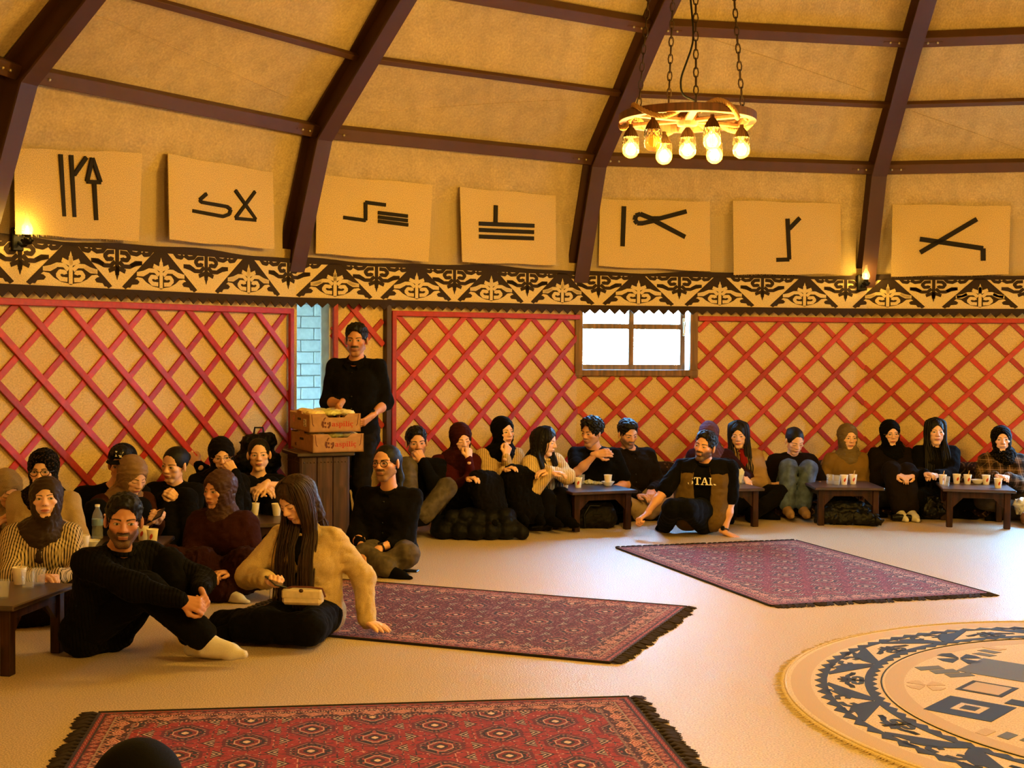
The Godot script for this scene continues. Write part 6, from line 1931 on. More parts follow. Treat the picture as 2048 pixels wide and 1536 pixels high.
	person({"at": Vector3(4.529, 0.000, -12.209), "pel": Vector3(0.000, 0.190, 0.000), "neck": Vector3(-0.040, 0.557, 0.040), "head": Vector3(-0.074, 0.707, 0.090), "fwd": Vector3(-0.105, 0.000, 0.995), "sa": Vector3(-0.197, 0.512, 0.023), "ea": Vector3(-0.275, 0.292, 0.149), "wa": Vector3(-0.218, 0.411, 0.340), "ha": [Vector3(0.696, -0.031, 0.718), Vector3(0.000, -1.000, 0.000), "relax"], "ta": Vector3(-0.079, 0.190, -0.008), "ka": Vector3(-0.305, 0.184, 0.321), "fa": Vector3(0.068, 0.070, 0.309), "da": Vector3(0.843, 0.000, 0.538), "sb": Vector3(0.118, 0.512, 0.057), "eb": Vector3(0.060, 0.318, 0.228), "wb": Vector3(-0.110, 0.405, 0.360), "hb": [Vector3(-0.920, -0.054, 0.389), Vector3(0.000, -1.000, 0.000), "relax"], "tb": Vector3(0.079, 0.190, 0.008), "kb": Vector3(0.232, 0.184, 0.378), "fb": Vector3(-0.131, 0.070, 0.288), "db": Vector3(-0.936, 0.000, 0.351), "look": Vector3(-12.000, -2.000, 2.000)},
		{"sex": "f", "label": "woman at the right edge in a black spotted headscarf and brown plaid shirt", "skin": Color(0.882, 0.698, 0.580), "gaze": Vector2(-0.3, 0.1), "hijab": Color(0.431, 0.412, 0.384), "hijabkind": "bloom", "cell": 0.014, "top": {"c": Color(0.882, 0.843, 0.804), "kind": "plaid", "loose": 0.034, "name": "plaid_shirt"}, "bottom": {"c": Color(0.307, 0.267, 0.220), "loose": 0.03}})
	person({"at": Vector3(1.568, 0.000, -10.974), "pel": Vector3(0.000, 0.200, 0.000), "neck": Vector3(0.020, 0.596, 0.100), "head": Vector3(0.005, 0.722, 0.140), "fwd": Vector3(-0.276, 0.000, 0.961), "sa": Vector3(-0.177, 0.551, 0.043), "ea": Vector3(-0.338, 0.343, 0.153), "wa": Vector3(-0.481, 0.191, 0.290), "ha": [Vector3(-0.789, -0.413, 0.454), Vector3(0.300, -1.000, 0.200), "grip"], "ta": Vector3(-0.082, 0.200, -0.023), "ka": Vector3(-0.281, 0.243, 0.355), "fa": Vector3(-0.295, 0.055, -0.020), "da": Vector3(-0.287, 0.000, -0.958), "sb": Vector3(0.217, 0.551, 0.157), "eb": Vector3(0.219, 0.271, 0.106), "wb": Vector3(0.168, 0.032, 0.160), "hb": [Vector3(0.797, -0.294, 0.527), Vector3(0.000, -1.000, 0.000), "flat"], "tb": Vector3(0.082, 0.200, 0.023), "kb": Vector3(-0.169, 0.245, 0.370), "fb": Vector3(0.026, 0.055, 0.050), "db": Vector3(0.514, 0.000, -0.857), "look": Vector3(-34.000, -4.000, -10.000)},
		{"sex": "m", "label": "bearded man in an olive and black vest leaning on his hands on the floor", "skin": Color(0.808, 0.596, 0.463), "beard": 0.8, "stache": 0.85, "fade": 0.7, "gaze": Vector2(-0.4, -0.3), "lid": 0.5, "hair": "short", "hairc": Color(0.055, 0.045, 0.043), "cell": 0.012, "head": 1.02, "top": {"c": Color(0.055, 0.050, 0.050), "loose": 0.026, "sleeve": 0.42, "name": "tshirt"}, "vest": true, "writing": "STAR", "watch": "b", "bottom": {"c": Color(0.064, 0.066, 0.075), "loose": 0.026, "kind": "denim"}, "sock": M.black_sock, "build": 1.1})
	person({"at": Vector3(-0.767, 0.000, -2.750), "pel": Vector3(0.000, 0.100, 0.000), "neck": Vector3(0.004, 0.469, 0.020), "head": Vector3(0.013, 0.607, 0.050), "fwd": Vector3(0.035, 0.000, -0.999), "sa": Vector3(0.162, 0.424, 0.026), "ea": Vector3(0.199, 0.181, -0.073), "wa": Vector3(0.090, 0.200, -0.277), "ha": [Vector3(-0.472, 0.083, -0.878), Vector3(0.000, -1.000, 0.000), "relax"], "ta": Vector3(0.079, 0.100, 0.003), "ka": Vector3(0.294, 0.137, -0.332), "fa": Vector3(-0.089, 0.070, -0.303), "da": Vector3(-0.878, 0.000, -0.478), "sb": Vector3(-0.154, 0.424, 0.014), "eb": Vector3(-0.189, 0.180, -0.084), "wb": Vector3(-0.070, 0.200, -0.283), "hb": [Vector3(0.512, 0.085, -0.855), Vector3(0.000, -1.000, 0.000), "relax"], "tb": Vector3(-0.079, 0.100, -0.003), "kb": Vector3(-0.270, 0.137, -0.352), "fb": Vector3(0.110, 0.070, -0.296), "db": Vector3(0.909, 0.000, -0.416), "look": Vector3(178.000, 0.000, 0.000)},
		{"sex": "f", "label": "black headscarf of a person sitting close by at the bottom edge", "skin": Color(0.882, 0.698, 0.580), "hijab": Color(0.050, 0.043, 0.043), "smooth": true, "cell": 0.02, "nofeet": true, "top": {"c": Color(0.055, 0.050, 0.050), "loose": 0.03, "name": "sweater"}, "bottom": {"c": Color(0.055, 0.050, 0.050), "skirt": true, "loose": 0.01}})
	handbag(Vector3(-1.053, 0.260, -6.740))

# ---------------------------------------------------------------- rugs
func rug_image(w: int, h: int, sd: int, field: Color, dense: float) -> Image:
	var qw := w / 2
	var qh := h / 2
	var im := Image.create_empty(w, h, false, Image.FORMAT_RGB8)
	var navy := Color(0.10, 0.065, 0.085)
	var brick := Color(0.52, 0.15, 0.12)
	var wine := Color(0.33, 0.075, 0.085)
	var ivory := Color(0.80, 0.68, 0.52)
	var rg := RandomNumberGenerator.new()
	rg.seed = sd
	var hashes := PackedFloat32Array()
	for i in 4096:
		hashes.append(rg.randf())
	for y in qh:
		for x in qw:
			var e := mini(x, y)
			var along := y if x < y else x
			var c := field
			var hx := hashes[((x / 3) * 61 + (y / 3) * 17) & 4095]
			if e < 5:
				c = navy
			elif e < 12:
				c = brick if (along / 4) % 3 != 0 else ivory if e == 8 else wine
			elif e < 15:
				c = navy
			elif e < 30:
				var s := along % 18
				var d := absi(s - 9) + absi(e - 22)
				c = wine if d > 7 else (ivory if d == 5 or d == 2 else (brick if d > 2 else navy))
				if d > 9 and hx > 0.7:
					c = ivory.lerp(wine, 0.4)
			elif e < 33:
				c = navy if (along / 2) % 2 == 0 else ivory
			elif e < 62:
				# main border: hooked leaves along a zigzag
				var s := along % 44
				var z := absi(s - 22) + 36
				var d := absi(e - 47) * 1.0
				var k := absf(e - 47.0) + absf(s - 22.0) * 0.7
				c = navy.lerp(wine, 0.55)
				if absf(float(e) - z + 8.0) < 2.0 or absf(float(e) - (94 - z) - 0.0 + 8.0) < 2.0:
					c = ivory.lerp(brick, 0.35)
				elif k < 11.0:
					c = brick if int(k) % 5 < 3 else ivory
				elif hx > 0.82:
					c = ivory.lerp(brick, 0.5)
				elif hx < 0.15:
					c = navy
			elif e < 66:
				c = ivory.lerp(wine, 0.3) if (along / 3) % 2 == 0 else navy
			else:
				# field: stepped medallions in staggered rows with hooked outlines
				var px := float(qw - x)
				var py := float(qh - y)
				var row := int(floor((py + 46.0) / 92.0))
				var ox := 52.0 if row % 2 == 1 else 0.0
				var ax := absf(fposmod(px + ox + 52.0, 104.0) - 52.0)
				var ay := absf(fposmod(py + 46.0, 92.0) - 46.0)
				var m := maxf(maxf(ax * 0.92, ay * 1.12), (ax + ay) * 0.80)
				m = floor(m / 3.0) * 3.0
				if m < 6.0:
					c = ivory
				elif m < 12.0:
					c = navy
				elif m < 18.0:
					c = brick if (int(ax / 4.0) + int(ay / 4.0)) % 2 == 0 else wine
				elif m < 21.0:
					c = ivory.lerp(brick, 0.2)
				elif m < 30.0:
					c = navy if hx < 0.75 else brick
				elif m < 33.0:
					c = ivory.lerp(brick, 0.3) if (int(ax + ay) / 4) % 2 == 0 else navy
				elif m < 39.0:
					c = wine
				else:
					c = field
					var d := absf(ax - 52.0) + absf(ay - 46.0)
					if d < 20.0:
						c = navy if int(d) % 8 < 5 else ivory
					elif (int(px / 3.0) % 7 == 0 and hx > 0.45) or (int(py / 3.0) % 6 == 0 and hx > 0.55):
						c = navy if hx < 0.85 else ivory.lerp(field, 0.3)
			c = c.lerp(navy if hx < 0.5 else ivory, dense * absf(hx - 0.5))
			var j := 1.0 + (hashes[(x * 131 + y * 71) & 4095] - 0.5) * 0.22
			im.set_pixel(x, y, Color(c.r * j, c.g * j, c.b * j))
	var q := im.get_region(Rect2i(0, 0, qw, qh))
	q.flip_x()
	im.blit_rect(q, Rect2i(0, 0, qw, qh), Vector2i(qw, 0))
	var top := im.get_region(Rect2i(0, 0, w, qh))
	top.flip_y()
	im.blit_rect(top, Rect2i(0, 0, w, qh), Vector2i(0, qh))
	return im

# corner a, then along the long side to b, width away from it
func rug(label: String, a: Vector3, u: Vector3, lng: float, v: Vector3, wide: float, m: Material) -> void:
	u = u.normalized()
	v = v.normalized()
	var t := thing("oriental_rug", label, "rug", Vector3.ZERO, 0.0, "red oriental rugs")
	t.transform = Transform3D(Basis(u, Vector3.UP, -v), a + u * lng * 0.5 + v * wide * 0.5)
	if t.transform.basis.determinant() < 0:
		t.transform = Transform3D(Basis(u, Vector3.UP, v), a + u * lng * 0.5 + v * wide * 0.5)
	var g := Geo.new()
	var hx := lng * 0.5
	var hz := wide * 0.5
	g.quad(Vector3(-hx, 0.010, hz), Vector3(hx, 0.010, hz), Vector3(hx, 0.010, -hz), Vector3(-hx, 0.010, -hz), Vector2(0, 0), Vector2(0, 1), Vector2(1, 1), Vector2(1, 0))
	for e in [[Vector3(-hx, 0, hz), Vector3(hx, 0, hz)], [Vector3(hx, 0, hz), Vector3(hx, 0, -hz)], [Vector3(hx, 0, -hz), Vector3(-hx, 0, -hz)], [Vector3(-hx, 0, -hz), Vector3(-hx, 0, hz)]]:
		g.quad(e[0], e[1], e[1] + Vector3(0, 0.010, 0), e[0] + Vector3(0, 0.010, 0), Vector2(0.001, 0.001), Vector2(0.002, 0.001), Vector2(0.002, 0.002), Vector2(0.001, 0.002))
	part(g, "pile", m, t)
	for s in [-1.0, 1.0]:
		g = Geo.new()
		g.tube(PackedVector3Array([Vector3(-hx, 0.007, hz * s), Vector3(hx, 0.007, hz * s)]), PackedFloat32Array([0.007]), 6)
		part(g, "bound_edge", M.rug_edge, t)
	var rg := RandomNumberGenerator.new()
	rg.seed = hash(label)
	var tassels := []
	for k in 3:
		g = Geo.new()
		for i in 5:
			var o := Vector3(0, 0.008, (i - 2) * 0.004)
			g.tube(PackedVector3Array([o * Vector3(1, 1, 0.3), o + Vector3(0.02, 0.003, 0), o + Vector3(0.045, -0.002, (i - 2) * 0.003 + 0.008 * (k - 1)), o + Vector3(0.068 + 0.006 * (i % 3), -0.005, (i - 2) * 0.006 + 0.016 * (k - 1))]), PackedFloat32Array([0.005, 0.0065, 0.005, 0.002]), 5)
		tassels.append(g.mesh(M.rug_fringe))
	for e in [-1.0, 1.0]:
		for i in 34:
			var z := -hz + wide * (i + 0.5) / 34.0
			put(tassels[rg.randi() % 3], "tassel", t, Transform3D(ry(0.0 if e > 0 else PI) * Basis.from_scale(Vector3(rg.randf_range(0.75, 1.1), 1.0, rg.randf_range(0.9, 1.3))), Vector3(hx * e, 0, z)))

func build_rugs() -> void:
	M.rug_edge = mat(Color(0.09, 0.05, 0.06), 0.95)
	M.rug_fringe = grain(mat(Color(0.15, 0.075, 0.065), 0.95), M.tfine, 14.0)
	var fz: Texture2D = M.nfine
	var looks := []
	for c in [[Color(0.53, 0.12, 0.09), 0.25, 3], [Color(0.33, 0.08, 0.10), 0.75, 4], [Color(0.45, 0.11, 0.13), 0.6, 5]]:
		var m := mat(Color.WHITE, 0.95)
		m.albedo_texture = tex(rug_image(560, 840, c[2], c[0], c[1]))
		looks.append(m)
	rug("bright red oriental rug lying nearest to the camera", Vector3(-1.706, 0, -5.495), Vector3(2.169, 0, -0.300), 2.25, Vector3(0.136, 0, 0.99), 1.55, looks[0])
	rug("dark red oriental rug beside the woman in the cream jacket", Vector3(1.041, 0, -7.827), Vector3(-1.92, 0, -0.736), 2.30, Vector3(-0.37, 0, 0.93), 1.50, looks[1])
	rug("pinkish red oriental rug in front of the man in the vest", Vector3(0.80, 0, -10.10), Vector3(0.7385, 0, 2.20), 2.34, Vector3(1.48, 0, -0.45), 1.53, looks[2])
	# round rug
	var cen := Vector3(2.93, 0, -5.75)
	var rr := 1.72
	var t := thing("round_rug", "round cream rug with a dark ornament ring at the lower right", "rug", cen)
	var cream := grain(mat(Color(0.88, 0.78, 0.62), 0.92), M.tfelt, 3.0, M.nfine, 0.6)
	var sand := grain(mat(Color(0.81, 0.70, 0.55), 0.92), M.tfelt, 9.0, M.nfine, 0.6)
	var slate := grain(mat(Color(0.14, 0.15, 0.155), 0.92), M.tfelt, 6.0)
	var ash := grain(mat(Color(0.40, 0.40, 0.39), 0.92), M.tfelt, 8.0)
	var g := Geo.new()
	g.lathe(PackedVector2Array([Vector2(rr, 0.0), Vector2(rr, 0.008), Vector2(rr - 0.01, 0.011), Vector2(0, 0.011)]), 96)
	part(g, "pile", cream, t)
	for band in [[1.675, 1.585, sand], [1.255, 1.17, sand]]:
		g = Geo.new()
		g.lathe(PackedVector2Array([Vector2(band[0], 0.0105), Vector2(band[0], 0.0118), Vector2(band[1], 0.0118), Vector2(band[1], 0.0105)]), 96)
		part(g, "woven_band", band[2], t)
	g = Geo.new()
	var ring := PackedVector3Array()
	for i in 97:
		ring.append(Vector3(1.27 * cos(TAU * i / 96.0), 0.0115, 1.27 * sin(TAU * i / 96.0)))
	g.tube(ring, PackedFloat32Array([0.004]), 4, false)
	part(g, "woven_line", slate, t)
	g = Geo.new()
	ring.clear()
	for i in 97:
		ring.append(Vector3(1.70 * cos(TAU * i / 96.0), 0.011, 1.70 * sin(TAU * i / 96.0)))
	g.tube(ring, PackedFloat32Array([0.006]), 4, false)
	part(g, "braid", cream, t)
	# toothed rings
	for tr2 in [[1.568, 1.535, 1.512, 96], [1.288, 1.312, 1.345, 96]]:
		g = Geo.new()
		var n: int = tr2[3]
		for i in n:
			var a0 := TAU * i / n
			var a1 := TAU * (i + 0.5) / n
			var a2 := TAU * (i + 1.0) / n
			var p := PackedVector2Array([Vector2(cos(a0), sin(a0)) * tr2[1], Vector2(cos(a1), sin(a1)) * tr2[0], Vector2(cos(a2), sin(a2)) * tr2[1], Vector2(cos(a2), sin(a2)) * tr2[2], Vector2(cos(a0), sin(a0)) * tr2[2]])
			g.prism(p, 0.010, 0.0128, Transform3D(Basis(Vector3.RIGHT, -PI / 2), Vector3.ZERO))
		part(g, "toothed_ring", slate, t)
	# ornaments between them, bent round the centre
	var bent := func(p: Vector2, a: float, inward: bool) -> Vector2:
		var r := (1.335 + p.y * 0.62) if not inward else (1.518 - p.y * 0.62)
		var b := a + p.x / 1.42
		return Vector2(cos(b), sin(b)) * r
	for i in 24:
		var a := TAU * i / 24.0
		g = Geo.new()
		var flat := Transform3D(Basis(Vector3.RIGHT, -PI / 2), Vector3.ZERO)
		if i % 2 == 0:
			# dark triangle pointing outwards, its scroll left light: drawn as dark bars and hooks
			for sd in [-1.0, 1.0]:
				var p := PackedVector2Array()
				for q in [[0.0, 0.27], [0.05, 0.30], [0.30, 0.02], [0.26, 0.0], [0.22, 0.035], [0.17, 0.05], [0.15, 0.02], [0.10, 0.06], [0.04, 0.16]]:
					p.append(bent.call(Vector2(q[0] * sd, q[1]), a, true))
				g.prism(p, 0.010, 0.0128, flat)
				for line in [[[0.02, 0.03], [0.07, 0.04], [0.09, 0.09], [0.06, 0.12], [0.035, 0.10]], [[0.10, 0.0], [0.15, -0.01], [0.18, 0.02]]]:
					var s := PackedVector2Array()
					for q in line:
						s.append(bent.call(Vector2(q[0] * sd, q[1]), a, true))
					g.stroke(s, 0.012, 0.010, 0.0128, flat)
		else:
			for sd in [-1.0, 1.0]:
				for line in SCROLL:
					var s := PackedVector2Array()
					for q in line:
						s.append(bent.call(Vector2(q[0] * sd * 0.52, q[1] * 0.30), a, false))
					g.stroke(s, 0.011, 0.010, 0.0128, flat)
		part(g, "woven_ornament", slate, t)
	# figures in the middle, seen from the rug's own side
	var lay := func(at: Vector2, turn: float) -> Transform3D:
		return Transform3D(ry(turn) * Basis(Vector3.RIGHT, -PI / 2), Vector3(at.x, 0, at.y))
	var rect := func(w: float, h: float) -> PackedVector2Array:
		return PackedVector2Array([Vector2(-w, -h), Vector2(w, -h), Vector2(w, h), Vector2(-w, h)])
	for turn in 4:
		var spin := ry(turn * PI / 2.0)
		var place := func(x: float, z: float, tilt: float) -> Transform3D:
			return Transform3D(spin, Vector3.ZERO) * lay.call(Vector2(x, z), tilt)
		for d in [[-0.97, 0.11, 0.145, slate, 0.0128], [-0.97, 0.11, 0.062, cream, 0.0134], [-0.97, 0.11, 0.034, slate, 0.0140], [-0.57, -0.57, 0.17, ash, 0.0128], [-0.78, -0.22, 0.105, slate, 0.0128], [-0.78, -0.22, 0.082, sand, 0.0134], [-0.73, 0.02, 0.045, slate, 0.0128], [-0.40, -0.10, 0.16, ash, 0.0128]]:
			g = Geo.new()
			g.prism(rect.call(d[2], d[2]), 0.010, d[4], place.call(d[0], d[1], PI / 4 + 0.08))
			part(g, "woven_figure", d[3], t)
		for d in [[-0.71, -0.80, slate, 1.0], [-1.04, -0.27, sand, 0.8]]:
			g = Geo.new()
			for w in 4:
				var p := PackedVector2Array()
				for c in [Vector2(0.01, -0.006), Vector2(0.10, -0.05), Vector2(0.115, 0.0), Vector2(0.10, 0.05), Vector2(0.01, 0.006)]:
					p.append((c * d[3]).rotated(w * PI / 2.0))
				g.prism(p, 0.010, 0.0128, place.call(d[0], d[1], 0.5))
			part(g, "woven_figure", d[2], t)
		for w in 3:
			g = Geo.new()
			g.prism(PackedVector2Array([Vector2(-0.07, -0.03), Vector2(0.06, -0.035), Vector2(0.07, 0.03), Vector2(-0.06, 0.035)]), 0.010, 0.0126, place.call(-0.92 + w * 0.05, -0.60 + w * 0.065, 0.3))
			part(g, "woven_figure", ash, t)
		for w in 3:
			g = Geo.new()
			g.prism(PackedVector2Array([Vector2(-0.05, -0.02), Vector2(0.04, -0.03), Vector2(0.06, 0.02), Vector2(-0.03, 0.03)]), 0.010, 0.0126, place.call(-1.03 + w * 0.07, 0.46 + w * 0.05, 0.9))
			part(g, "woven_figure", sand if w == 0 else ash, t)
	# fringe
	g = Geo.new()
	var rg := RandomNumberGenerator.new()
	rg.seed = 12
	for i in 520:
		var a := TAU * (i + rg.randf()) / 520.0
		var d := Vector3(cos(a), 0, sin(a))
		g.tube(PackedVector3Array([d * (rr - 0.01) + Vector3(0, 0.008, 0), d * (rr + rg.randf_range(0.015, 0.035)) + Vector3(rg.randf_range(-0.006, 0.006), 0.003, rg.randf_range(-0.006, 0.006))]), PackedFloat32Array([0.004, 0.0015]), 3, false)
	part(g, "fringe", cream, t).set_meta("kind", "stuff")

# ---------------------------------------------------------------- low tables
var table0: Node3D
func low_table(label: String, at: Vector3, turn: float) -> void:
	var t := table0
	if t == null:
		t = thing("low_table", label, "table", at, turn, "low wooden tables")
		table0 = t
		var g := Geo.new()
		g.box(tf(Vector3(0, 0.3225, 0)), Vector3(0.60, 0.025, 0.60), 0.006)
		part(g, "tabletop", M.table_top, t)
		for x in [-1.0, 1.0]:
			for z in [-1.0, 1.0]:
				g = Geo.new()
				g.box(tf(Vector3(0.235 * x, 0.155, 0.235 * z)), Vector3(0.052, 0.31, 0.052), 0.004)
				part(g, "leg", M.table_wood, t)
		for k in 4:
			var b := ry(k * PI / 2)
			g = Geo.new()
			g.box(Transform3D(b, b * Vector3(0, 0.282, 0.235)), Vector3(0.42, 0.055, 0.022), 0.003)
			part(g, "apron", M.table_wood, t)
			for s in [-1.0, 1.0]:
				g = Geo.new()
				g.prism(PackedVector2Array([Vector2(0, 0), Vector2(0.085 * s, 0), Vector2(0, -0.085)]), -0.010, 0.010, Transform3D(b, b * Vector3(-0.209 * s, 0.256, 0.235)))
				part(g, "corner_brace", M.table_wood, t)
	else:
		t = table0.duplicate()
		t.name = numbered("low_table")
		add_child(t)
		t.position = at
		t.rotation.y = turn
		t.set_meta("label", label)

# ---------------------------------------------------------------- things on the tables
var cup_mesh := {}
func make_cups() -> void:
	var g := Geo.new()
	g.lathe(PackedVector2Array([Vector2(0.0, 0.002), Vector2(0.025, 0.0), Vector2(0.0345, 0.080), Vector2(0.0365, 0.082), Vector2(0.0355, 0.085), Vector2(0.0335, 0.083), Vector2(0.0245, 0.006), Vector2(0, 0.006)]), 20)
	cup_mesh.cup = g.mesh(M.paper)
	g = Geo.new()
	# leaf-like red mark on the front of the cup
	for s in [0.0, 1.0]:
		var grid := []
		for i in 7:
			var line := PackedVector3Array()
			for k in 5:
				var y := 0.024 + 0.036 * i / 6.0
				var w: float = 0.30 * sin(PI * (i + 0.3) / 6.6) * (1.0 - 0.3 * s)
				var a := PI / 2 - (lerpf(-w, w, k / 4.0) + 0.15 * (i - 3) / 3.0)
				var r := 0.0254 + 0.0095 * y / 0.08 + 0.0006
				line.append(Vector3(r * cos(a), y, r * sin(a)))
			grid.append(line)
		g.sheet(grid)
		break
	cup_mesh.mark = g.mesh(mat(Color(0.72, 0.23, 0.12), 0.7))
	g = Geo.new()
	g.box(tf(Vector3(0.006, 0.083, 0.0), Basis(Vector3.BACK, -0.25)), Vector3(0.006, 0.075, 0.0015))
	cup_mesh.stirrer = g.mesh(mat(Color(0.85, 0.72, 0.5), 0.7))
	g = Geo.new()
	g.lathe(PackedVector2Array([Vector2(0.0, 0.0), Vector2(0.027, 0.0), Vector2(0.033, 0.085), Vector2(0.031, 0.085), Vector2(0.0255, 0.008), Vector2(0, 0.008)]), 18)
	cup_mesh.tumbler = g.mesh(M.clear)
	g = Geo.new()
	g.lathe(PackedVector2Array([Vector2(0.0, 0.0), Vector2(0.03, 0.0), Vector2(0.034, 0.008), Vector2(0.055, 0.035), Vector2(0.058, 0.04), Vector2(0.054, 0.038), Vector2(0.03, 0.012), Vector2(0, 0.011)]), 20)
	cup_mesh.bowl = g.mesh(M.white_ceramic)
func paper_cup(label: String, at: Vector3, mark := true, turn := 0.0, stirrer := false) -> void:
	var t := thing("paper_cup", label, "cup", at, turn, "paper cups on the low tables")
	put(cup_mesh.cup, "cup_wall", t)
	if mark:
		put(cup_mesh.mark, "printed_mark", t)
	if stirrer:
		put(cup_mesh.stirrer, "stirrer", t)
func tumbler(label: String, at: Vector3, napkin := false) -> void:
	var t := thing("drinking_glass", label, "glass", at, 0.0, "drinking glasses on the low tables")
	put(cup_mesh.tumbler, "glass_wall", t)
	if napkin:
		var g := Geo.new()
		var rg := RandomNumberGenerator.new()
		rg.seed = 3
		for i in 7:
			var a := TAU * i / 7.0
			var q := Vector3(cos(a) * 0.018, 0.10 + rg.randf_range(0.0, 0.03), sin(a) * 0.018)
			g.sheet([PackedVector3Array([Vector3(-0.006, 0.012, 0.004), Vector3(0, 0.012, -0.003), Vector3(0.007, 0.012, 0.004)]), PackedVector3Array([q * 0.7 + Vector3(-0.014, 0, 0.004), q * 0.7 + Vector3(0, 0, -0.006), q * 0.7 + Vector3(0.014, 0, 0.004)]), PackedVector3Array([q + Vector3(-0.014, 0, 0.006), q + Vector3(0.0, 0.012, -0.004), q + Vector3(0.016, -0.006, 0.002)])], 0.001)
		part(g, "napkins", M.white_print, t)
func bowl(label: String, at: Vector3) -> void:
	var o := put(cup_mesh.bowl, "bowl", self, tf(at))
	tag(o, label, "bowl")

# ---------------------------------------------------------------- cushions along the wall
func rounded_block(s: Vector3, r: float, puff: float, cell: float) -> Geo:
	var f := Field.new()
	f.k = 0.04
	f.noise = cloth_noise
	f.amp = 0.006
	var h := s * 0.5 - Vector3.ONE * r
	var nx := maxi(1, int(ceil(s.x / 0.22)))
	var ny := maxi(1, int(ceil(s.y / 0.22)))
	var nz := maxi(1, int(ceil(s.z / 0.22)))
	# rows of bones fill the block along its longest side
	for i in ny + 1:
		for k in nz + 1:
			var y := lerpf(-h.y, h.y, float(i) / ny)
			var z := lerpf(-h.z, h.z, float(k) / nz)
			f.bone(Vector3(-h.x, y, z), Vector3(h.x, y, z), r + puff, r + puff)
	var g := Geo.new()
	f.build(cell, g)
	return g
func build_cushions() -> void:
	var im := Image.create_empty(96, 96, false, Image.FORMAT_RGB8)
	var rg := RandomNumberGenerator.new()
	rg.seed = 66
	for y in 96:
		for x in 96:
			var ax := absf(fposmod(x, 48.0) - 24.0)
			var ay := absf(fposmod(y + (24 if x >= 48 else 0), 48.0) - 24.0)
			var d := ax + ay
			var c := Color(0.17, 0.06, 0.05)
			if int(d) % 12 < 3 and d < 24:
				c = Color(0.74, 0.60, 0.42)
			elif int(ax * 1.5 + ay) % 9 < 2:
				c = Color(0.07, 0.045, 0.05)
			elif (int(x / 3) * 7 + int(y / 3) * 13) % 11 == 0:
				c = Color(0.50, 0.36, 0.26)
			var j := rg.randf_range(0.8, 1.1)
			im.set_pixel(x, y, Color(c.r * j, c.g * j, c.b * j))
	M.kilim = mat(Color.WHITE, 0.95)
	M.kilim.albedo_texture = tex(im)
	M.kilim.uv1_triplanar = true
	M.kilim.uv1_scale = Vector3.ONE * 2.0
	var seat := rounded_block(Vector3(1.38, 0.09, 0.60), 0.035, 0.0, 0.016).mesh(M.kilim)
	var back := rounded_block(Vector3(0.66, 0.36, 0.11), 0.05, 0.0, 0.016).mesh(M.kilim)
	var places := {0: [0.02, 1.43], 1: [1.44], 2: [0.02, 1.43], 3: [0.02, 1.43]}
	var seat_names := ["far left", "left of the podium", "behind the puffer jacket", "behind the low table with blue sheen", "behind the man in the vest", "behind the backpack table", "at the right edge", "beyond the right edge"]
	var nr := 0
	for k: int in places:
		for u: float in places[k]:
			var t := bay(k) * tf(Vector3(u + 0.69, 0.047, 0.40))
			tag(put(seat, "seat_cushion", self, t), "dark patterned seat mat on the floor " + seat_names[nr], "cushion", "patterned seat mats")
			for i in 2:
				var b := bay(k) * Transform3D(Basis(Vector3.RIGHT, -0.10), Vector3(u + 0.35 + i * 0.69, 0.275, 0.115))
				tag(put(back, "backrest_cushion", self, b), "dark patterned backrest cushion against the lattice %s, %s" % [seat_names[nr], ["left one", "right one"][i]], "cushion", "patterned backrest cushions")
			nr += 1

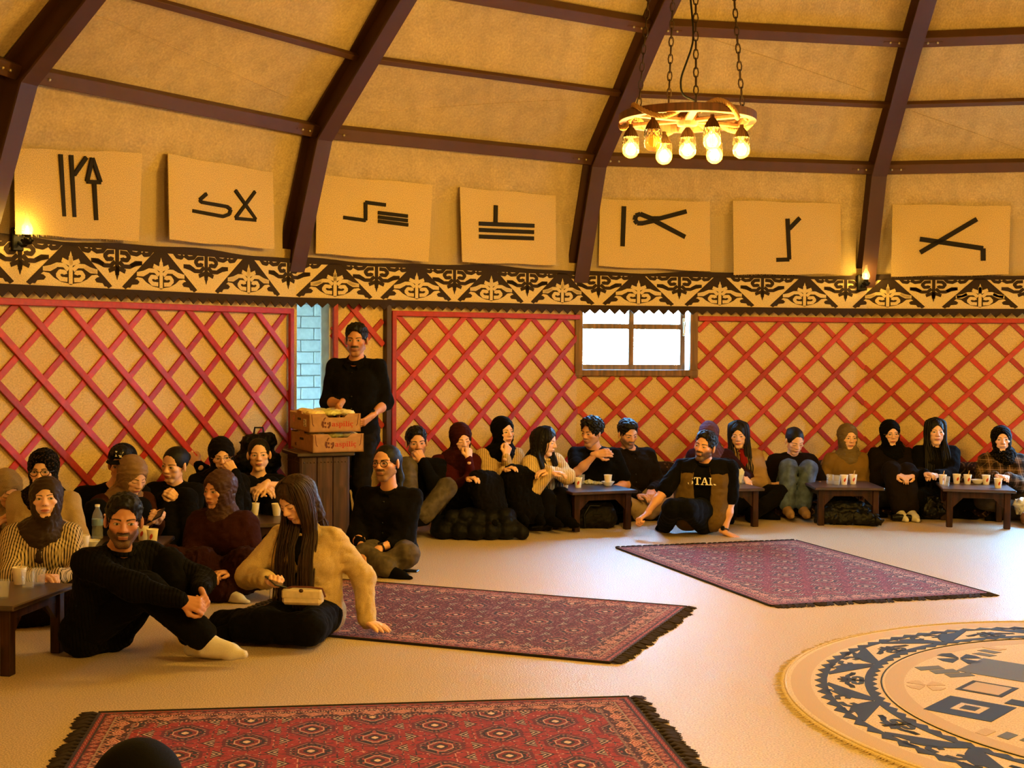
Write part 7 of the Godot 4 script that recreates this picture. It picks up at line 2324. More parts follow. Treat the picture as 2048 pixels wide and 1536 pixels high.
# ---------------------------------------------------------------- podium with boxes
func text(s: String, size: float, depth: float, serif := false, slant := false) -> TextMesh:
	var m := TextMesh.new()
	var f := SystemFont.new()
	f.font_names = PackedStringArray(["Droid Serif" if serif else "Droid Sans"])
	f.font_weight = 700
	f.font_italic = slant
	m.font = f
	m.text = s
	m.font_size = 48
	m.pixel_size = size / 48.0
	m.depth = depth
	return m
func build_podium() -> void:
	var t := thing("wooden_podium", "dark wooden plank podium under the cardboard boxes", "podium", Vector3(-1.455, 0, -10.02), 0.42)
	var g := Geo.new()
	g.box(tf(Vector3(0, 0.355, 0)), Vector3(0.34, 0.71, 0.34))
	part(g, "core", M.dark_wood, t)
	var rg := RandomNumberGenerator.new()
	rg.seed = 2
	for k in 4:
		var b := ry(k * PI / 2)
		for i in 3:
			g = Geo.new()
			g.box(Transform3D(b, b * Vector3(-0.122 + i * 0.122, 0.355, 0.178 + rg.randf_range(-0.002, 0.002))), Vector3(0.118, 0.70, 0.022), 0.004)
			part(g, "plank", M.dark_wood, t)
		g = Geo.new()
		for i in 13:
			g.sphere(b * Vector3(-0.16 + i * 0.0265, 0.665, 0.190), Vector3.ONE * 0.006, 6, 4)
		part(g, "stud_row", M.dark_wood, t).set_meta("kind", "stuff")
	g = Geo.new()
	g.box(tf(Vector3(0, 0.725, 0)), Vector3(0.44, 0.03, 0.44), 0.006)
	part(g, "top_board", M.table_top, t)
	for lv in 2:
		var y := 0.741 + lv * 0.150
		var o := thing("cardboard_box", ["lower cardboard fruit box with red script logo", "upper cardboard fruit box with red script logo and a sticker"][lv], "box", Vector3(-1.40 - 0.015 * lv, y, -10.09 + 0.01 * lv), 0.44 - 0.03 * lv, "cardboard boxes on the podium")
		var w := 0.39
		var d := 0.58
		var h := 0.135
		g = Geo.new()
		g.box(tf(Vector3(0, 0.004, 0)), Vector3(w, 0.008, d))
		part(g, "base", M.cardboard, o)
		for s in [-1.0, 1.0]:
			# end with a dip in its rim
			g = Geo.new()
			g.prism(PackedVector2Array([Vector2(-w / 2, 0), Vector2(w / 2, 0), Vector2(w / 2, h), Vector2(0.10, h), Vector2(0.07, h - 0.028), Vector2(-0.05, h - 0.028), Vector2(-0.08, h), Vector2(-w / 2, h)]), -0.004, 0.004, tf(Vector3(0, 0, (d / 2 - 0.004) * s)))
			part(g, "end_panel", M.cardboard, o)
			g = Geo.new()
			g.prism(PackedVector2Array([Vector2(-d / 2, 0), Vector2(d / 2, 0), Vector2(d / 2, h - 0.008), Vector2(0.07, h - 0.008), Vector2(0.06, h + 0.012), Vector2(-0.06, h + 0.012), Vector2(-0.07, h - 0.008), Vector2(-d / 2, h - 0.008)]), -0.004, 0.004, Transform3D(ry(PI / 2), Vector3((w / 2 - 0.004) * s, 0, 0)))
			part(g, "side_panel", M.cardboard, o)
			g = Geo.new()
			g.prism(PackedVector2Array([Vector2(-0.045, -0.008), Vector2(0.045, -0.008), Vector2(0.05, 0.0), Vector2(0.045, 0.01), Vector2(-0.045, 0.01), Vector2(-0.05, 0)]), 0, 0.002, Transform3D(ry(PI / 2 * s), Vector3((w / 2 - 0.0005) * s, 0.085, 0)))
			part(g, "hand_hole", M.black_print, o)
		# print on the end that faces the room
		var zf := d / 2 + 0.0005
		put(text("aspiliç", 0.050, 0.0015, true, true), "script_logo", o, tf(Vector3(0.055, 0.058, zf)), M.red_print)
		g = Geo.new()
		g.stroke(PackedVector2Array([Vector2(-0.075, 0.085), Vector2(-0.07, 0.10), Vector2(-0.06, 0.107)]), 0.004, 0, 0.0015, tf(Vector3(0, 0, zf)))
		g.stroke(PackedVector2Array([Vector2(-0.08, 0.08), Vector2(-0.085, 0.055), Vector2(-0.075, 0.035)]), 0.008, 0, 0.0015, tf(Vector3(0, 0, zf)))
		g.stroke(PackedVector2Array([Vector2(-0.062, 0.075), Vector2(-0.066, 0.06)]), 0.006, 0, 0.0015, tf(Vector3(0, 0, zf)))
		g.stroke(PackedVector2Array([Vector2(-0.062, 0.045), Vector2(-0.06, 0.032)]), 0.006, 0, 0.0015, tf(Vector3(0, 0, zf)))
		g.stroke(PackedVector2Array([Vector2(-0.03, 0.075), Vector2(-0.028, 0.05), Vector2(-0.042, 0.03)]), 0.007, 0, 0.0015, tf(Vector3(0, 0, zf)))
		g.stroke(PackedVector2Array([Vector2(-0.045, 0.07), Vector2(-0.042, 0.055)]), 0.004, 0, 0.0015, tf(Vector3(0, 0, zf)))
		part(g, "emblem", M.brown_print, o, tf(Vector3(-0.012, 0, 0)))
		for s in [-1.0, 1.0]:
			g = Geo.new()
			g.stroke(PackedVector2Array([Vector2(0.178 * s, h - 0.004), Vector2(0.17 * s, 0.06), Vector2(0.16 * s, 0.045)]), 0.0025, 0, 0.001, tf(Vector3(0, 0, zf)))
			part(g, "crease", M.brown_print, o)
		# marks on the left side
		var sx := Transform3D(ry(-PI / 2), Vector3(-w / 2 - 0.0005, 0, 0))
		if lv == 1:
			g = Geo.new()
			g.box(sx * tf(Vector3(0.17, 0.065, 0.001)), Vector3(0.085, 0.055, 0.001))
			part(g, "sticker", M.white_print, o)
			g = Geo.new()
			for i in 4:
				g.box(sx * tf(Vector3(0.155 + 0.016 * (i % 2), 0.082 - 0.012 * i, 0.002)), Vector3(0.04, 0.004, 0.001))
			part(g, "sticker_print", M.black_print, o)
			g = Geo.new()
			var c := PackedVector2Array()
			for i in 21:
				c.append(Vector2(-0.16 + 0.024 * cos(TAU * i / 20.0), 0.08 + 0.024 * sin(TAU * i / 20.0)))
			for i in 20:
				g.stroke(PackedVector2Array([c[i], c[i + 1]]), 0.003, 0, 0.001, sx)
			g.stroke(PackedVector2Array([Vector2(-0.168, 0.086), Vector2(-0.16, 0.072), Vector2(-0.15, 0.088)]), 0.003, 0, 0.001, sx)
			part(g, "round_mark", mat(Color(0.80, 0.45, 0.32), 0.8), o)
		else:
			put(text("VG", 0.035, 0.001), "letter_mark", o, sx * tf(Vector3(-0.16, 0.035, 0)), M.brown_print)
		# wrapped packets inside
		for i in 9:
			var q := Geo.new()
			var f := Field.new()
			f.k = 0.02
			f.noise = curl_noise
			f.amp = 0.010
			f.egg(Vector3.ZERO, Vector3(0.055, 0.024, 0.075))
			f.build(0.012, q)
			var px := -0.12 + 0.12 * (i % 3)
			var pz := 0.18 - 0.17 * (i / 3)
			part(q, "packet", mat([Color(0.92, 0.82, 0.58), Color(0.80, 0.78, 0.50), Color(0.93, 0.88, 0.74)][i % 3], 0.35), o, Transform3D(ry(rg.randf() * 3.0), Vector3(px, h - 0.012 + (0.012 if lv == 1 else -0.004), pz)))

# ---------------------------------------------------------------- lamps
func chain(g: Geo, a: Vector3, b: Vector3, link: float) -> void:
	var d := b - a
	var n := int(d.length() / link)
	var x := d.normalized()
	var s0 := x.cross(Vector3.RIGHT).normalized()
	var s1 := x.cross(s0)
	for i in n:
		var c := a + d * ((i + 0.5) / n)
		var s := s0 if i % 2 == 0 else s1
		var p := PackedVector3Array()
		for k in 9:
			var q := TAU * k / 8.0
			p.append(c + x * cos(q) * link * 0.62 + s * sin(q) * link * 0.26)
		g.tube(p, PackedFloat32Array([link * 0.085]), 4, false)
func build_chandelier() -> void:
	var at := Vector3(1.034, 2.90, -8.0)
	var t := thing("wheel_chandelier", "wooden wheel chandelier with rope and glowing globe bulbs on chains", "chandelier", at, 0.0, "wheel chandeliers")
	var g := Geo.new()
	var wood := grain(mat(Color(0.50, 0.29, 0.14), 0.6), M.twood, 4.0, M.nwood, 0.6)
	g.lathe(PackedVector2Array([Vector2(0.365, -0.024), Vector2(0.405, -0.024), Vector2(0.408, -0.02), Vector2(0.408, 0.02), Vector2(0.405, 0.024), Vector2(0.365, 0.024), Vector2(0.362, 0.02), Vector2(0.362, -0.02), Vector2(0.365, -0.024)]), 48)
	part(g, "wheel_rim", wood, t)
	for k in 3:
		g = Geo.new()
		g.box(Transform3D(ry(0.5 + k * PI / 3), Vector3(0, -0.012 + 0.0 * k, 0)), Vector3(0.74, 0.022, 0.045), 0.004)
		part(g, "spoke", wood, t)
	g = Geo.new()
	g.lathe(PackedVector2Array([Vector2(0, -0.05), Vector2(0.06, -0.045), Vector2(0.07, 0.0), Vector2(0.06, 0.035), Vector2(0, 0.04)]), 16)
	part(g, "hub", wood, t)
	# rope wound over the rim
	for seg in [[1.7, 3.0], [3.2, 4.0], [4.1, 5.2], [5.4, 6.6], [0.6, 1.5]]:
		for strand in 3:
			g = Geo.new()
			var p := PackedVector3Array()
			for i in 61:
				var s := i / 60.0
				var a := lerpf(seg[0], seg[1], s)
				var w := s * TAU * 1.15 + 2.6
				var c := Vector3(cos(a) * (0.385 + 0.038 * cos(w)), 0.042 * sin(w), sin(a) * (0.385 + 0.038 * cos(w)))
				var tw := s * 60.0 + strand * TAU / 3.0
				p.append(c + Vector3(cos(a) * cos(tw), sin(tw), sin(a) * cos(tw)) * 0.008)
			g.tube(p, PackedFloat32Array([0.009]), 6)
			part(g, "rope_strand", M.rope, t)
	for a in [[-0.285, -0.10], [-0.075, -0.36], [0.01, 0.30], [0.335, -0.02]]:
		g = Geo.new()
		chain(g, Vector3(a[0], 0.03, a[1]), Vector3(a[0] * 0.08, 3.45, a[1] * 0.08), 0.052)
		part(g, "chain", M.chain, t)
		g = Geo.new()
		g.sphere(Vector3(a[0], 0.028, a[1]), Vector3(0.012, 0.010, 0.012), 8, 6)
		part(g, "eye_bolt", M.chain, t)
	g = Geo.new()
	var cord := Curve3D.new()
	for q in [[Vector3(0.045, 0.03, -0.05), Vector3(0.02, 0.02, 0)], [Vector3(0.03, 0.11, 0), Vector3(-0.05, 0.02, 0)], [Vector3(-0.042, 0.21, 0), Vector3(0, 0.07, 0)], [Vector3(0.028, 0.46, 0), Vector3(0.01, 0.09, 0)], [Vector3(0.0, 0.80, 0), Vector3(-0.005, 0.1, 0)], [Vector3(0.0, 3.4, 0), Vector3(0, 0.1, 0)]]:
		cord.add_point(q[0], -q[1], q[1])
	g.tube(cord.tessellate(5, 3), PackedFloat32Array([0.006]), 8)
	part(g, "power_cord", M.black_iron, t)
	# pendants
	var cap := Geo.new()
	cap.lathe(PackedVector2Array([Vector2(0.0, 0.075), Vector2(0.012, 0.075), Vector2(0.014, 0.055), Vector2(0.030, 0.030), Vector2(0.043, 0.0), Vector2(0.040, -0.002), Vector2(0.027, 0.026), Vector2(0, 0.03)]), 20)
	for i in 20:
		var a := TAU * i / 20.0
		cap.tube(PackedVector3Array([Vector3(cos(a) * 0.015, 0.055, sin(a) * 0.015), Vector3(cos(a) * 0.031, 0.030, sin(a) * 0.031), Vector3(cos(a) * 0.044, 0.0, sin(a) * 0.044)]), PackedFloat32Array([0.0015, 0.003, 0.003]), 4, false)
	var fil := Geo.new()
	for i in 12:
		var a := TAU * i / 12.0
		var p := PackedVector3Array()
		for k in 13:
			var q := TAU * k / 12.0
			var b := a + 0.22 * sin(q)
			p.append(Vector3(cos(b) * 0.048, -0.014 + 0.014 * cos(q), sin(b) * 0.048))
		fil.tube(p, PackedFloat32Array([0.0016]), 4, false)
		p.clear()
		for k in 9:
			var q := PI * k / 8.0
			var b := a + TAU / 24.0 + 0.20 * cos(q)
			p.append(Vector3(cos(b) * 0.050, -0.026 - 0.020 * sin(q), sin(b) * 0.050))
		fil.tube(p, PackedFloat32Array([0.0016]), 4, false)
	var globe := Geo.new()
	globe.lathe(PackedVector2Array([Vector2(0, -0.128), Vector2(0.018, -0.125), Vector2(0.036, -0.114), Vector2(0.047, -0.098), Vector2(0.051, -0.077), Vector2(0.048, -0.056), Vector2(0.034, -0.038), Vector2(0.017, -0.026), Vector2(0.014, 0.0)]), 24)
	var core := Geo.new()
	core.sphere(Vector3(0, -0.074, 0), Vector3(0.021, 0.026, 0.021), 12, 8)
	for i in 4:
		var a := TAU * i / 4.0
		core.tube(PackedVector3Array([Vector3(cos(a) * 0.010, -0.035, sin(a) * 0.010), Vector3(cos(a) * 0.020, -0.072, sin(a) * 0.020), Vector3(cos(a) * 0.012, -0.100, sin(a) * 0.012)]), PackedFloat32Array([0.005, 0.008, 0.005]), 6)
	var spots := [[5, 0.33, -0.035], [52, 0.33, -0.035], [108, 0.33, -0.035], [172, 0.335, -0.035], [226, 0.33, -0.035], [288, 0.33, -0.035], [80, 0.06, -0.035]]
	var off := 4
	for i in spots.size():
		var a := deg_to_rad(spots[i][0])
		var o := Node3D.new()
		o.name = "pendant"
		t.add_child(o, true)
		o.position = Vector3(cos(a) * spots[i][1], -0.105, -sin(a) * spots[i][1])
		put(cap.mesh(M.bronze), "socket_cap", o)
		put(fil.mesh(M.filigree), "filigree", o)
		put(globe.mesh(M.globe if i != off else M.globe_off), "globe_bulb", o)
		put(core.mesh(M.filament if i != off else M.filament_off), "filament", o)
		if i != off:
			var l := OmniLight3D.new()
			l.name = "bulb_light"
			o.add_child(l, true)
			l.position = Vector3(0, -0.075, 0)
			l.light_color = BULB_COLOR
			l.light_energy = BULB_ENERGY
			l.light_size = 0.04
			l.omni_range = 30.0
			l.omni_attenuation = 2.0
			l.shadow_enabled = true
	var others := [[Vector3(5.74, 2.9, -7.9), "wheel chandelier beyond the right edge of the frame"], [Vector3(5.64, 2.9, -3.2), "wheel chandelier above the round rug, out of frame"], [Vector3(0.94, 2.9, -3.3), "wheel chandelier above the nearest rug, out of frame"]]
	for q in others:
		var o := t.duplicate()
		o.name = numbered("wheel_chandelier")
		add_child(o)
		o.position = q[0]
		o.set_meta("label", q[1])
const BULB_COLOR := Color(1.0, 0.795, 0.34)

func wall_lamp(label: String, f: Transform3D) -> void:
	var t := thing("wall_lamp", label, "lamp", Vector3.ZERO, 0.0, "oil lamp style wall lights")
	t.transform = f
	var g := Geo.new()
	g.box(tf(Vector3(0, 0, 0.012)), Vector3(0.085, 0.15, 0.024), 0.006)
	part(g, "back_plate", M.black_iron, t)
	g = Geo.new()
	g.tube(PackedVector3Array([Vector3(0, -0.02, 0.02), Vector3(0, -0.045, 0.06), Vector3(0.0, -0.04, 0.10), Vector3(0, -0.01, 0.11)]), PackedFloat32Array([0.010, 0.010, 0.012, 0.012]), 8)
	g.tube(PackedVector3Array([Vector3(0, 0.06, 0.02), Vector3(0, 0.075, 0.05), Vector3(0, 0.055, 0.065), Vector3(0, 0.045, 0.05)]), PackedFloat32Array([0.008, 0.007, 0.006, 0.005]), 8)
	part(g, "arm", M.black_iron, t)
	g = Geo.new()
	g.lathe(PackedVector2Array([Vector2(0, -0.03), Vector2(0.03, -0.025), Vector2(0.036, 0.0), Vector2(0.028, 0.018), Vector2(0.018, 0.024), Vector2(0.024, 0.03), Vector2(0.022, 0.036), Vector2(0, 0.036)]), 16, tf(Vector3(0, -0.01, 0.115)))
	for i in 6:
		var a := TAU * i / 6.0
		g.sphere(Vector3(cos(a) * 0.034, -0.01, 0.115 + sin(a) * 0.034), Vector3.ONE * 0.011, 6, 5)
	part(g, "burner", M.black_iron, t)
	g = Geo.new()
	g.lathe(PackedVector2Array([Vector2(0.020, 0.030), Vector2(0.034, 0.050), Vector2(0.038, 0.068), Vector2(0.032, 0.092), Vector2(0.017, 0.118), Vector2(0.013, 0.150), Vector2(0.0135, 0.175)]), 18, tf(Vector3(0, -0.01, 0.115)))
	part(g, "glass_chimney", M.clear, t)
	g = Geo.new()
	g.lathe(PackedVector2Array([Vector2(0, 0.028), Vector2(0.011, 0.038), Vector2(0.014, 0.055), Vector2(0.010, 0.075), Vector2(0.004, 0.092), Vector2(0, 0.098)]), 12, tf(Vector3(0, -0.01, 0.115)))
	part(g, "flame_bulb", M.filament, t)
	var l := OmniLight3D.new()
	l.name = "lamp_light"
	t.add_child(l, true)
	l.position = Vector3(0, 0.045, 0.115)
	l.light_color = BULB_COLOR
	l.light_energy = BULB_ENERGY * 0.12
	l.light_size = 0.02
	l.omni_range = 20.0
	l.omni_attenuation = 2.0
	l.shadow_enabled = true
func build_lamps() -> void:
	build_chandelier()
	wall_lamp("oil lamp style wall light at the left edge below the first banner", bay(0, RW - 0.075) * tf(Vector3(0.235, 2.20, 0)))
	wall_lamp("oil lamp style wall light at the foot of the right rib", bay(2, RW - 0.075) * tf(Vector3(2.76, 2.16, 0)))

# ---------------------------------------------------------------- bags and clothes on the floor
func heap(called: String, label: String, category: String, at: Vector3, lumps: Array, m: Material, cell := 0.014, amp := 0.02, parts := {}) -> Node3D:
	var t := thing(called, label, category, at)
	var f := Field.new()
	f.k = 0.032 if called == "puffer_jacket" else 0.045
	f.noise = cloth_noise
	f.amp = amp
	f.nscale = Vector3.ONE * 1.5
	for q in lumps:
		f.bone(Vector3(q[0], q[1], q[2]), Vector3(q[3], q[4], q[5]), q[6], q[7] if q.size() > 7 else q[6])
	f.slice(Vector3(0, 0.002, 0), Vector3(0, -1, 0))
	var g := Geo.new()
	f.build(cell, g)
	(m as StandardMaterial3D).metallic_specular = minf((m as StandardMaterial3D).metallic_specular, 0.3)
	part(g, "shell", m, t)
	return t
func build_heaps() -> void:
	var puffer := grain(mat(Color(0.05, 0.048, 0.06), 0.62), M.tsoft, 3.0)
	puffer.metallic_specular = 0.25
	# puffer jacket: baffles side by side
	var lumps := []
	for i in 5:
		var x := -0.25 + i * 0.125
		lumps.append([x, 0.065, 0.11 - 0.02 * absf(i - 2.0), x + 0.01, 0.10, -0.04, 0.074])
	for i in 5:
		var x := -0.19 + i * 0.105
		lumps.append([x, 0.165 + 0.015 * sin(i * 1.9), 0.03, x + 0.03, 0.20 - 0.02 * absf(i - 2.4), -0.09, 0.066])
	lumps.append([0.27, 0.12, 0.0, 0.37, 0.055, 0.08, 0.058])
	lumps.append([-0.31, 0.06, 0.02, -0.30, 0.12, -0.06, 0.058])
	heap("puffer_jacket", "black quilted puffer jacket heaped on the floor", "jacket", Vector3(-0.28, 0, -10.60), lumps, puffer, 0.012, 0.006)
	var leather := grain(mat(Color(0.045, 0.04, 0.04), 0.35), M.tsoft, 5.0)
	leather.metallic_specular = 0.3
	var t := heap("handbag", "black leather handbag on the floor by the left table leg", "bag", Vector3(0.35, 0, -11.12), [[-0.10, 0.06, 0, 0.10, 0.06, 0, 0.05], [-0.09, 0.14, -0.01, 0.09, 0.13, -0.01, 0.045]], leather, 0.012, 0.008)
	var g := Geo.new()
	g.tube(PackedVector3Array([Vector3(-0.09, 0.15, 0), Vector3(-0.05, 0.22, 0.02), Vector3(0.05, 0.21, 0.03), Vector3(0.09, 0.14, 0.01)]), PackedFloat32Array([0.008]), 6)
	part(g, "handle", leather, t)
	t = heap("backpack", "dark brown backpack under the table with the blue sheen", "bag", Vector3(0.70, 0, -11.22), [[-0.12, 0.08, 0, 0.12, 0.08, 0, 0.08], [-0.10, 0.17, -0.02, 0.10, 0.16, -0.02, 0.075]], grain(mat(Color(0.07, 0.045, 0.035), 0.7), M.tfine, 6.0), 0.013, 0.014)
	g = Geo.new()
	g.tube(PackedVector3Array([Vector3(-0.08, 0.02, 0.09), Vector3(-0.09, 0.12, 0.10), Vector3(-0.04, 0.20, 0.08), Vector3(0.04, 0.20, 0.08)]), PackedFloat32Array([0.010]), 6, true, 0.4)
	part(g, "strap", leather, t)
	heap("jacket", "charcoal jacket bundled under the table of the khaki jacket", "jacket", Vector3(2.93, 0, -11.62), [[-0.20, 0.07, 0.05, 0.16, 0.06, 0.10, 0.075], [-0.14, 0.14, 0.0, 0.18, 0.13, 0.02, 0.07], [0.10, 0.06, 0.12, 0.22, 0.05, 0.20, 0.05], [-0.22, 0.05, 0.0, -0.18, 0.15, -0.1, 0.07]], grain(mat(Color(0.075, 0.07, 0.07), 0.5), M.tsoft, 4.0), 0.013, 0.026)
	heap("pouch", "small black pouch in front of the white socks", "pouch", Vector3(3.46, 0, -11.78), [[-0.07, 0.035, 0, 0.07, 0.035, 0, 0.032]], leather, 0.009, 0.004)
	heap("bag", "black bag under the right table beside the coat", "bag", Vector3(3.78, 0, -11.93), [[-0.05, 0.08, 0, 0.06, 0.08, 0, 0.075], [-0.02, 0.17, 0, 0.03, 0.17, 0, 0.06]], leather, 0.013, 0.02)
	heap("purse", "small patterned purse beside the puffer jacket", "bag", Vector3(0.14, 0, -11.05), [[-0.05, 0.035, 0, 0.05, 0.04, 0, 0.035]], grain(mat(Color(0.55, 0.42, 0.16), 0.5), M.tbloom, 10.0), 0.009, 0.006)
	heap("shoe", "black shoe lying beside the patterned purse", "shoe", Vector3(0.26, 0, -11.0), [[-0.08, 0.035, 0, 0.05, 0.045, -0.02, 0.03, 0.035], [0.05, 0.05, -0.02, 0.07, 0.09, -0.03, 0.035, 0.03]], leather, 0.009, 0.004)
	heap("plastic_bag", "white plastic bag at the right edge beside the table", "bag", Vector3(4.56, 0, -11.72), [[-0.06, 0.16, 0, 0.08, 0.18, 0, 0.08], [-0.02, 0.10, 0.04, 0.10, 0.10, 0.04, 0.07]], mat(Color(0.88, 0.88, 0.86), 0.3), 0.012, 0.03)
	heap("tote_bag", "brown flowered tote bag at the right edge on the floor", "bag", Vector3(4.52, 0, -11.52), [[-0.04, 0.07, 0, 0.10, 0.07, 0, 0.07]], grain(mat(Color(0.52, 0.36, 0.26), 0.8), M.tsoft, 6.0), 0.012, 0.012)
	t = heap("backpack", "black backpack standing against the lattice behind the bare forearmed woman", "bag", Vector3(-1.93, 0.38, -10.12), [[-0.09, 0.10, 0, 0.09, 0.10, 0, 0.09], [-0.10, 0.26, 0, 0.10, 0.26, 0, 0.09], [-0.06, 0.40, 0, 0.08, 0.42, 0, 0.075]], grain(mat(Color(0.04, 0.036, 0.038), 0.6), M.tfine, 6.0), 0.014, 0.02)
	g = Geo.new()
	g.tube(PackedVector3Array([Vector3(-0.03, 0.46, 0), Vector3(-0.02, 0.52, 0.0), Vector3(0.04, 0.52, 0), Vector3(0.05, 0.46, 0)]), PackedFloat32Array([0.008]), 6)
	part(g, "top_loop", leather, t)
	# phone on the carpet
	g = Geo.new()
	g.box(tf(Vector3(0, 0.005, 0)), Vector3(0.15, 0.009, 0.075), 0.003)
	tag(part(g, "phone", M.black_plastic, self, Transform3D(ry(-0.2), Vector3(-0.70, 0.0, -9.02))), "black phone lying on the carpet by the man with glasses", "phone")

func handbag(at: Vector3) -> void:
	var t := thing("handbag", "small cream boxy handbag on the lap of the woman in the cream jacket", "bag", at, -0.12)
	var m := grain(mat(Color(0.88, 0.80, 0.64), 0.45), M.tsoft, 5.0)
	var g := Geo.new()
	g.box(tf(Vector3(0, 0, 0)), Vector3(0.205, 0.078, 0.07), 0.014)
	part(g, "body", m, t)
	g = Geo.new()
	g.box(tf(Vector3(0, 0.016, 0.026)), Vector3(0.207, 0.05, 0.022), 0.008)
	part(g, "flap", m, t)
	g = Geo.new()
	g.sphere(Vector3(0.0, 0.036, 0.036), Vector3(0.012, 0.010, 0.008), 10, 8)
	part(g, "clasp", M.bronze, t)
	g = Geo.new()
	g.tube(PackedVector3Array([Vector3(-0.10, 0.035, 0), Vector3(-0.05, 0.050, 0.01), Vector3(0.04, 0.048, 0.0), Vector3(0.10, 0.042, 0.0), Vector3(0.116, 0.0, 0.0)]), PackedFloat32Array([0.005]), 6)
	part(g, "strap", M.brown_print, t)

func build_tables() -> void:
	make_cups()
	low_table("low wooden table at the left edge in front of the striped shirt", Vector3(-2.520, 0.000, -6.400), -0.152)
	low_table("low wooden table behind the man in the black sweater", Vector3(-2.380, 0.000, -8.000), 0.070)
	low_table("low dark table between the burgundy dress and the podium", Vector3(-1.620, 0.000, -9.220), 0.349)
	low_table("low wooden table with a blue sheen beside the waving man", Vector3(0.670, 0.000, -11.300), 0.375)
	low_table("low wooden table half hidden by the man in the vest", Vector3(1.800, 0.000, -11.560), 0.236)
	low_table("low wooden table in front of the khaki jacket", Vector3(2.910, 0.000, -11.730), 0.000)
	low_table("low wooden table at the right with many paper cups", Vector3(4.050, 0.000, -11.630), -0.209)
	paper_cup("paper cup with a stirrer on the left edge table", Vector3(-2.449, 0.335, -6.624), false, 0.00, true)
	tumbler("left of the two glasses in front of the striped shirt", Vector3(-2.368, 0.335, -6.518), false)
	tumbler("right of the two glasses in front of the striped shirt", Vector3(-2.344, 0.335, -6.600), false)
	tumbler("glass at the left edge on the nearest table", Vector3(-2.395, 0.335, -6.259), false)
	paper_cup("left paper cup of the pair behind the black sweater, left side", Vector3(-2.555, 0.335, -7.793), true, 0.00, false)
	paper_cup("right paper cup of the pair behind the black sweater, left side", Vector3(-2.485, 0.335, -7.732), true, 0.00, false)
	bowl("white bowl behind the left shoulder of the black sweater", Vector3(-2.480, 0.335, -7.835))
	paper_cup("left paper cup in front of the cream trousers", Vector3(-2.249, 0.335, -8.127), true, 0.00, false)
	paper_cup("right paper cup with red mark in front of the cream trousers", Vector3(-2.159, 0.335, -8.008), true, 0.00, false)
	paper_cup("paper cup left of the long haired woman", Vector3(-1.644, 0.335, -9.325), false, 0.00, false)
	paper_cup("paper cup behind the burgundy shoulder", Vector3(-1.802, 0.335, -9.343), false, 0.00, true)
	paper_cup("paper cup at the left end of the table with blue sheen", Vector3(0.387, 0.335, -11.401), true, 0.00, false)
	paper_cup("paper cup with spoons on the table with blue sheen", Vector3(0.454, 0.335, -11.247), true, 0.00, true)
	paper_cup("paper cup with large red mark on the table with blue sheen", Vector3(0.566, 0.335, -11.293), true, 0.00, false)
	tumbler("tall glass behind the red marked cup", Vector3(0.607, 0.335, -11.555), false)
	bowl("white bowl on the table with blue sheen", Vector3(0.830, 0.335, -11.430))
	tumbler("glass full of white napkins beside the vest", Vector3(2.010, 0.335, -11.673), true)
	tumbler("left glass on the table of the khaki jacket", Vector3(2.807, 0.335, -11.727), false)
	tumbler("right glass on the table of the khaki jacket", Vector3(2.845, 0.335, -11.646), false)
	paper_cup("left paper cup on the table of the khaki jacket", Vector3(2.922, 0.335, -11.693), true, 0.00, false)
	paper_cup("right paper cup on the table of the khaki jacket", Vector3(3.013, 0.335, -11.741), true, 0.00, true)
	paper_cup("leftmost paper cup on the rightmost table", Vector3(3.817, 0.335, -11.786), true, 0.00, true)
	tumbler("glass beside the leftmost cup of the rightmost table", Vector3(3.797, 0.335, -11.627), false)
	paper_cup("second paper cup on the rightmost table", Vector3(3.962, 0.335, -11.847), true, 0.00, false)
	paper_cup("third paper cup with stirrer on the rightmost table", Vector3(4.047, 0.335, -11.811), true, 0.00, true)
	bowl("white bowl among the cups of the rightmost table", Vector3(4.138, 0.335, -11.817))
	paper_cup("fourth paper cup on the rightmost table", Vector3(4.200, 0.335, -11.779), true, 0.00, false)
	paper_cup("nearest paper cup on the rightmost table", Vector3(4.202, 0.335, -11.492), true, 0.00, true)
	paper_cup("small cup standing in the white bowl", Vector3(0.830, 0.347, -11.430), false)
	bottle("clear water bottle behind the black sweater", Vector3(-2.536, 0.335, -8.155))
	crumpled("crumpled wrapper and paper on the table with blue sheen", Vector3(0.715, 0.335, -11.586))
	plate("white plate at the left end of the table with blue sheen", Vector3(0.374, 0.335, -11.463))

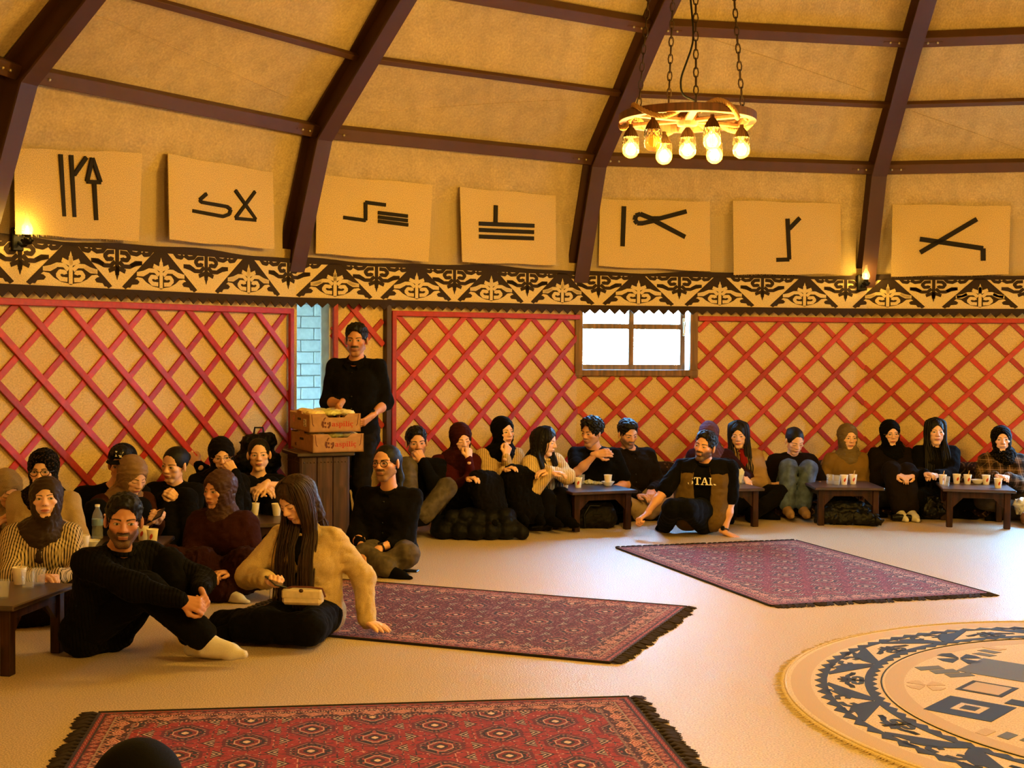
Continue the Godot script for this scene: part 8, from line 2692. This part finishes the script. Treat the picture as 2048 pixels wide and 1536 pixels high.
func bottle(label: String, at: Vector3) -> void:
	var t := thing("water_bottle", label, "bottle", at)
	var g := Geo.new()
	g.lathe(PackedVector2Array([Vector2(0, 0), Vector2(0.030, 0.0), Vector2(0.033, 0.008), Vector2(0.033, 0.06), Vector2(0.030, 0.07), Vector2(0.033, 0.08), Vector2(0.033, 0.13), Vector2(0.024, 0.165), Vector2(0.013, 0.185), Vector2(0.013, 0.20)]), 18)
	part(g, "bottle_wall", M.clear, t)
	g = Geo.new()
	g.lathe(PackedVector2Array([Vector2(0.0335, 0.085), Vector2(0.0337, 0.087), Vector2(0.0337, 0.122), Vector2(0.0335, 0.124)]), 18)
	part(g, "label_band", mat(Color(0.45, 0.55, 0.65), 0.4), t)
	g = Geo.new()
	g.lathe(PackedVector2Array([Vector2(0.015, 0.198), Vector2(0.0155, 0.21), Vector2(0.014, 0.213), Vector2(0, 0.213)]), 14)
	part(g, "cap", M.white_ceramic, t)
func plate(label: String, at: Vector3) -> void:
	var g := Geo.new()
	g.lathe(PackedVector2Array([Vector2(0, 0), Vector2(0.05, 0.0), Vector2(0.085, 0.012), Vector2(0.086, 0.015), Vector2(0.05, 0.004), Vector2(0, 0.004)]), 24)
	tag(part(g, "plate", M.white_ceramic, self, tf(at)), label, "plate")
func crumpled(label: String, at: Vector3) -> void:
	var f := Field.new()
	f.k = 0.01
	f.noise = curl_noise
	f.amp = 0.014
	f.egg(Vector3(-0.04, 0.016, 0), Vector3(0.05, 0.02, 0.04))
	f.egg(Vector3(0.06, 0.010, 0.02), Vector3(0.06, 0.012, 0.05))
	f.slice(Vector3(0, 0.0, 0), Vector3(0, -1, 0))
	var g := Geo.new()
	f.build(0.006, g)
	tag(part(g, "wrapper", mat(Color(0.72, 0.72, 0.66), 0.35), self, tf(at)), label, "wrapper")


func _ready() -> void:
	set_camera_and_light()
	make_materials()
	people_materials()
	build_shell()
	build_ribs()
	build_lattice()
	build_frieze()
	build_banners()
	build_window()
	build_lamps()
	build_rugs()
	build_cushions()
	build_tables()
	build_podium()
	build_heaps()
	build_people()
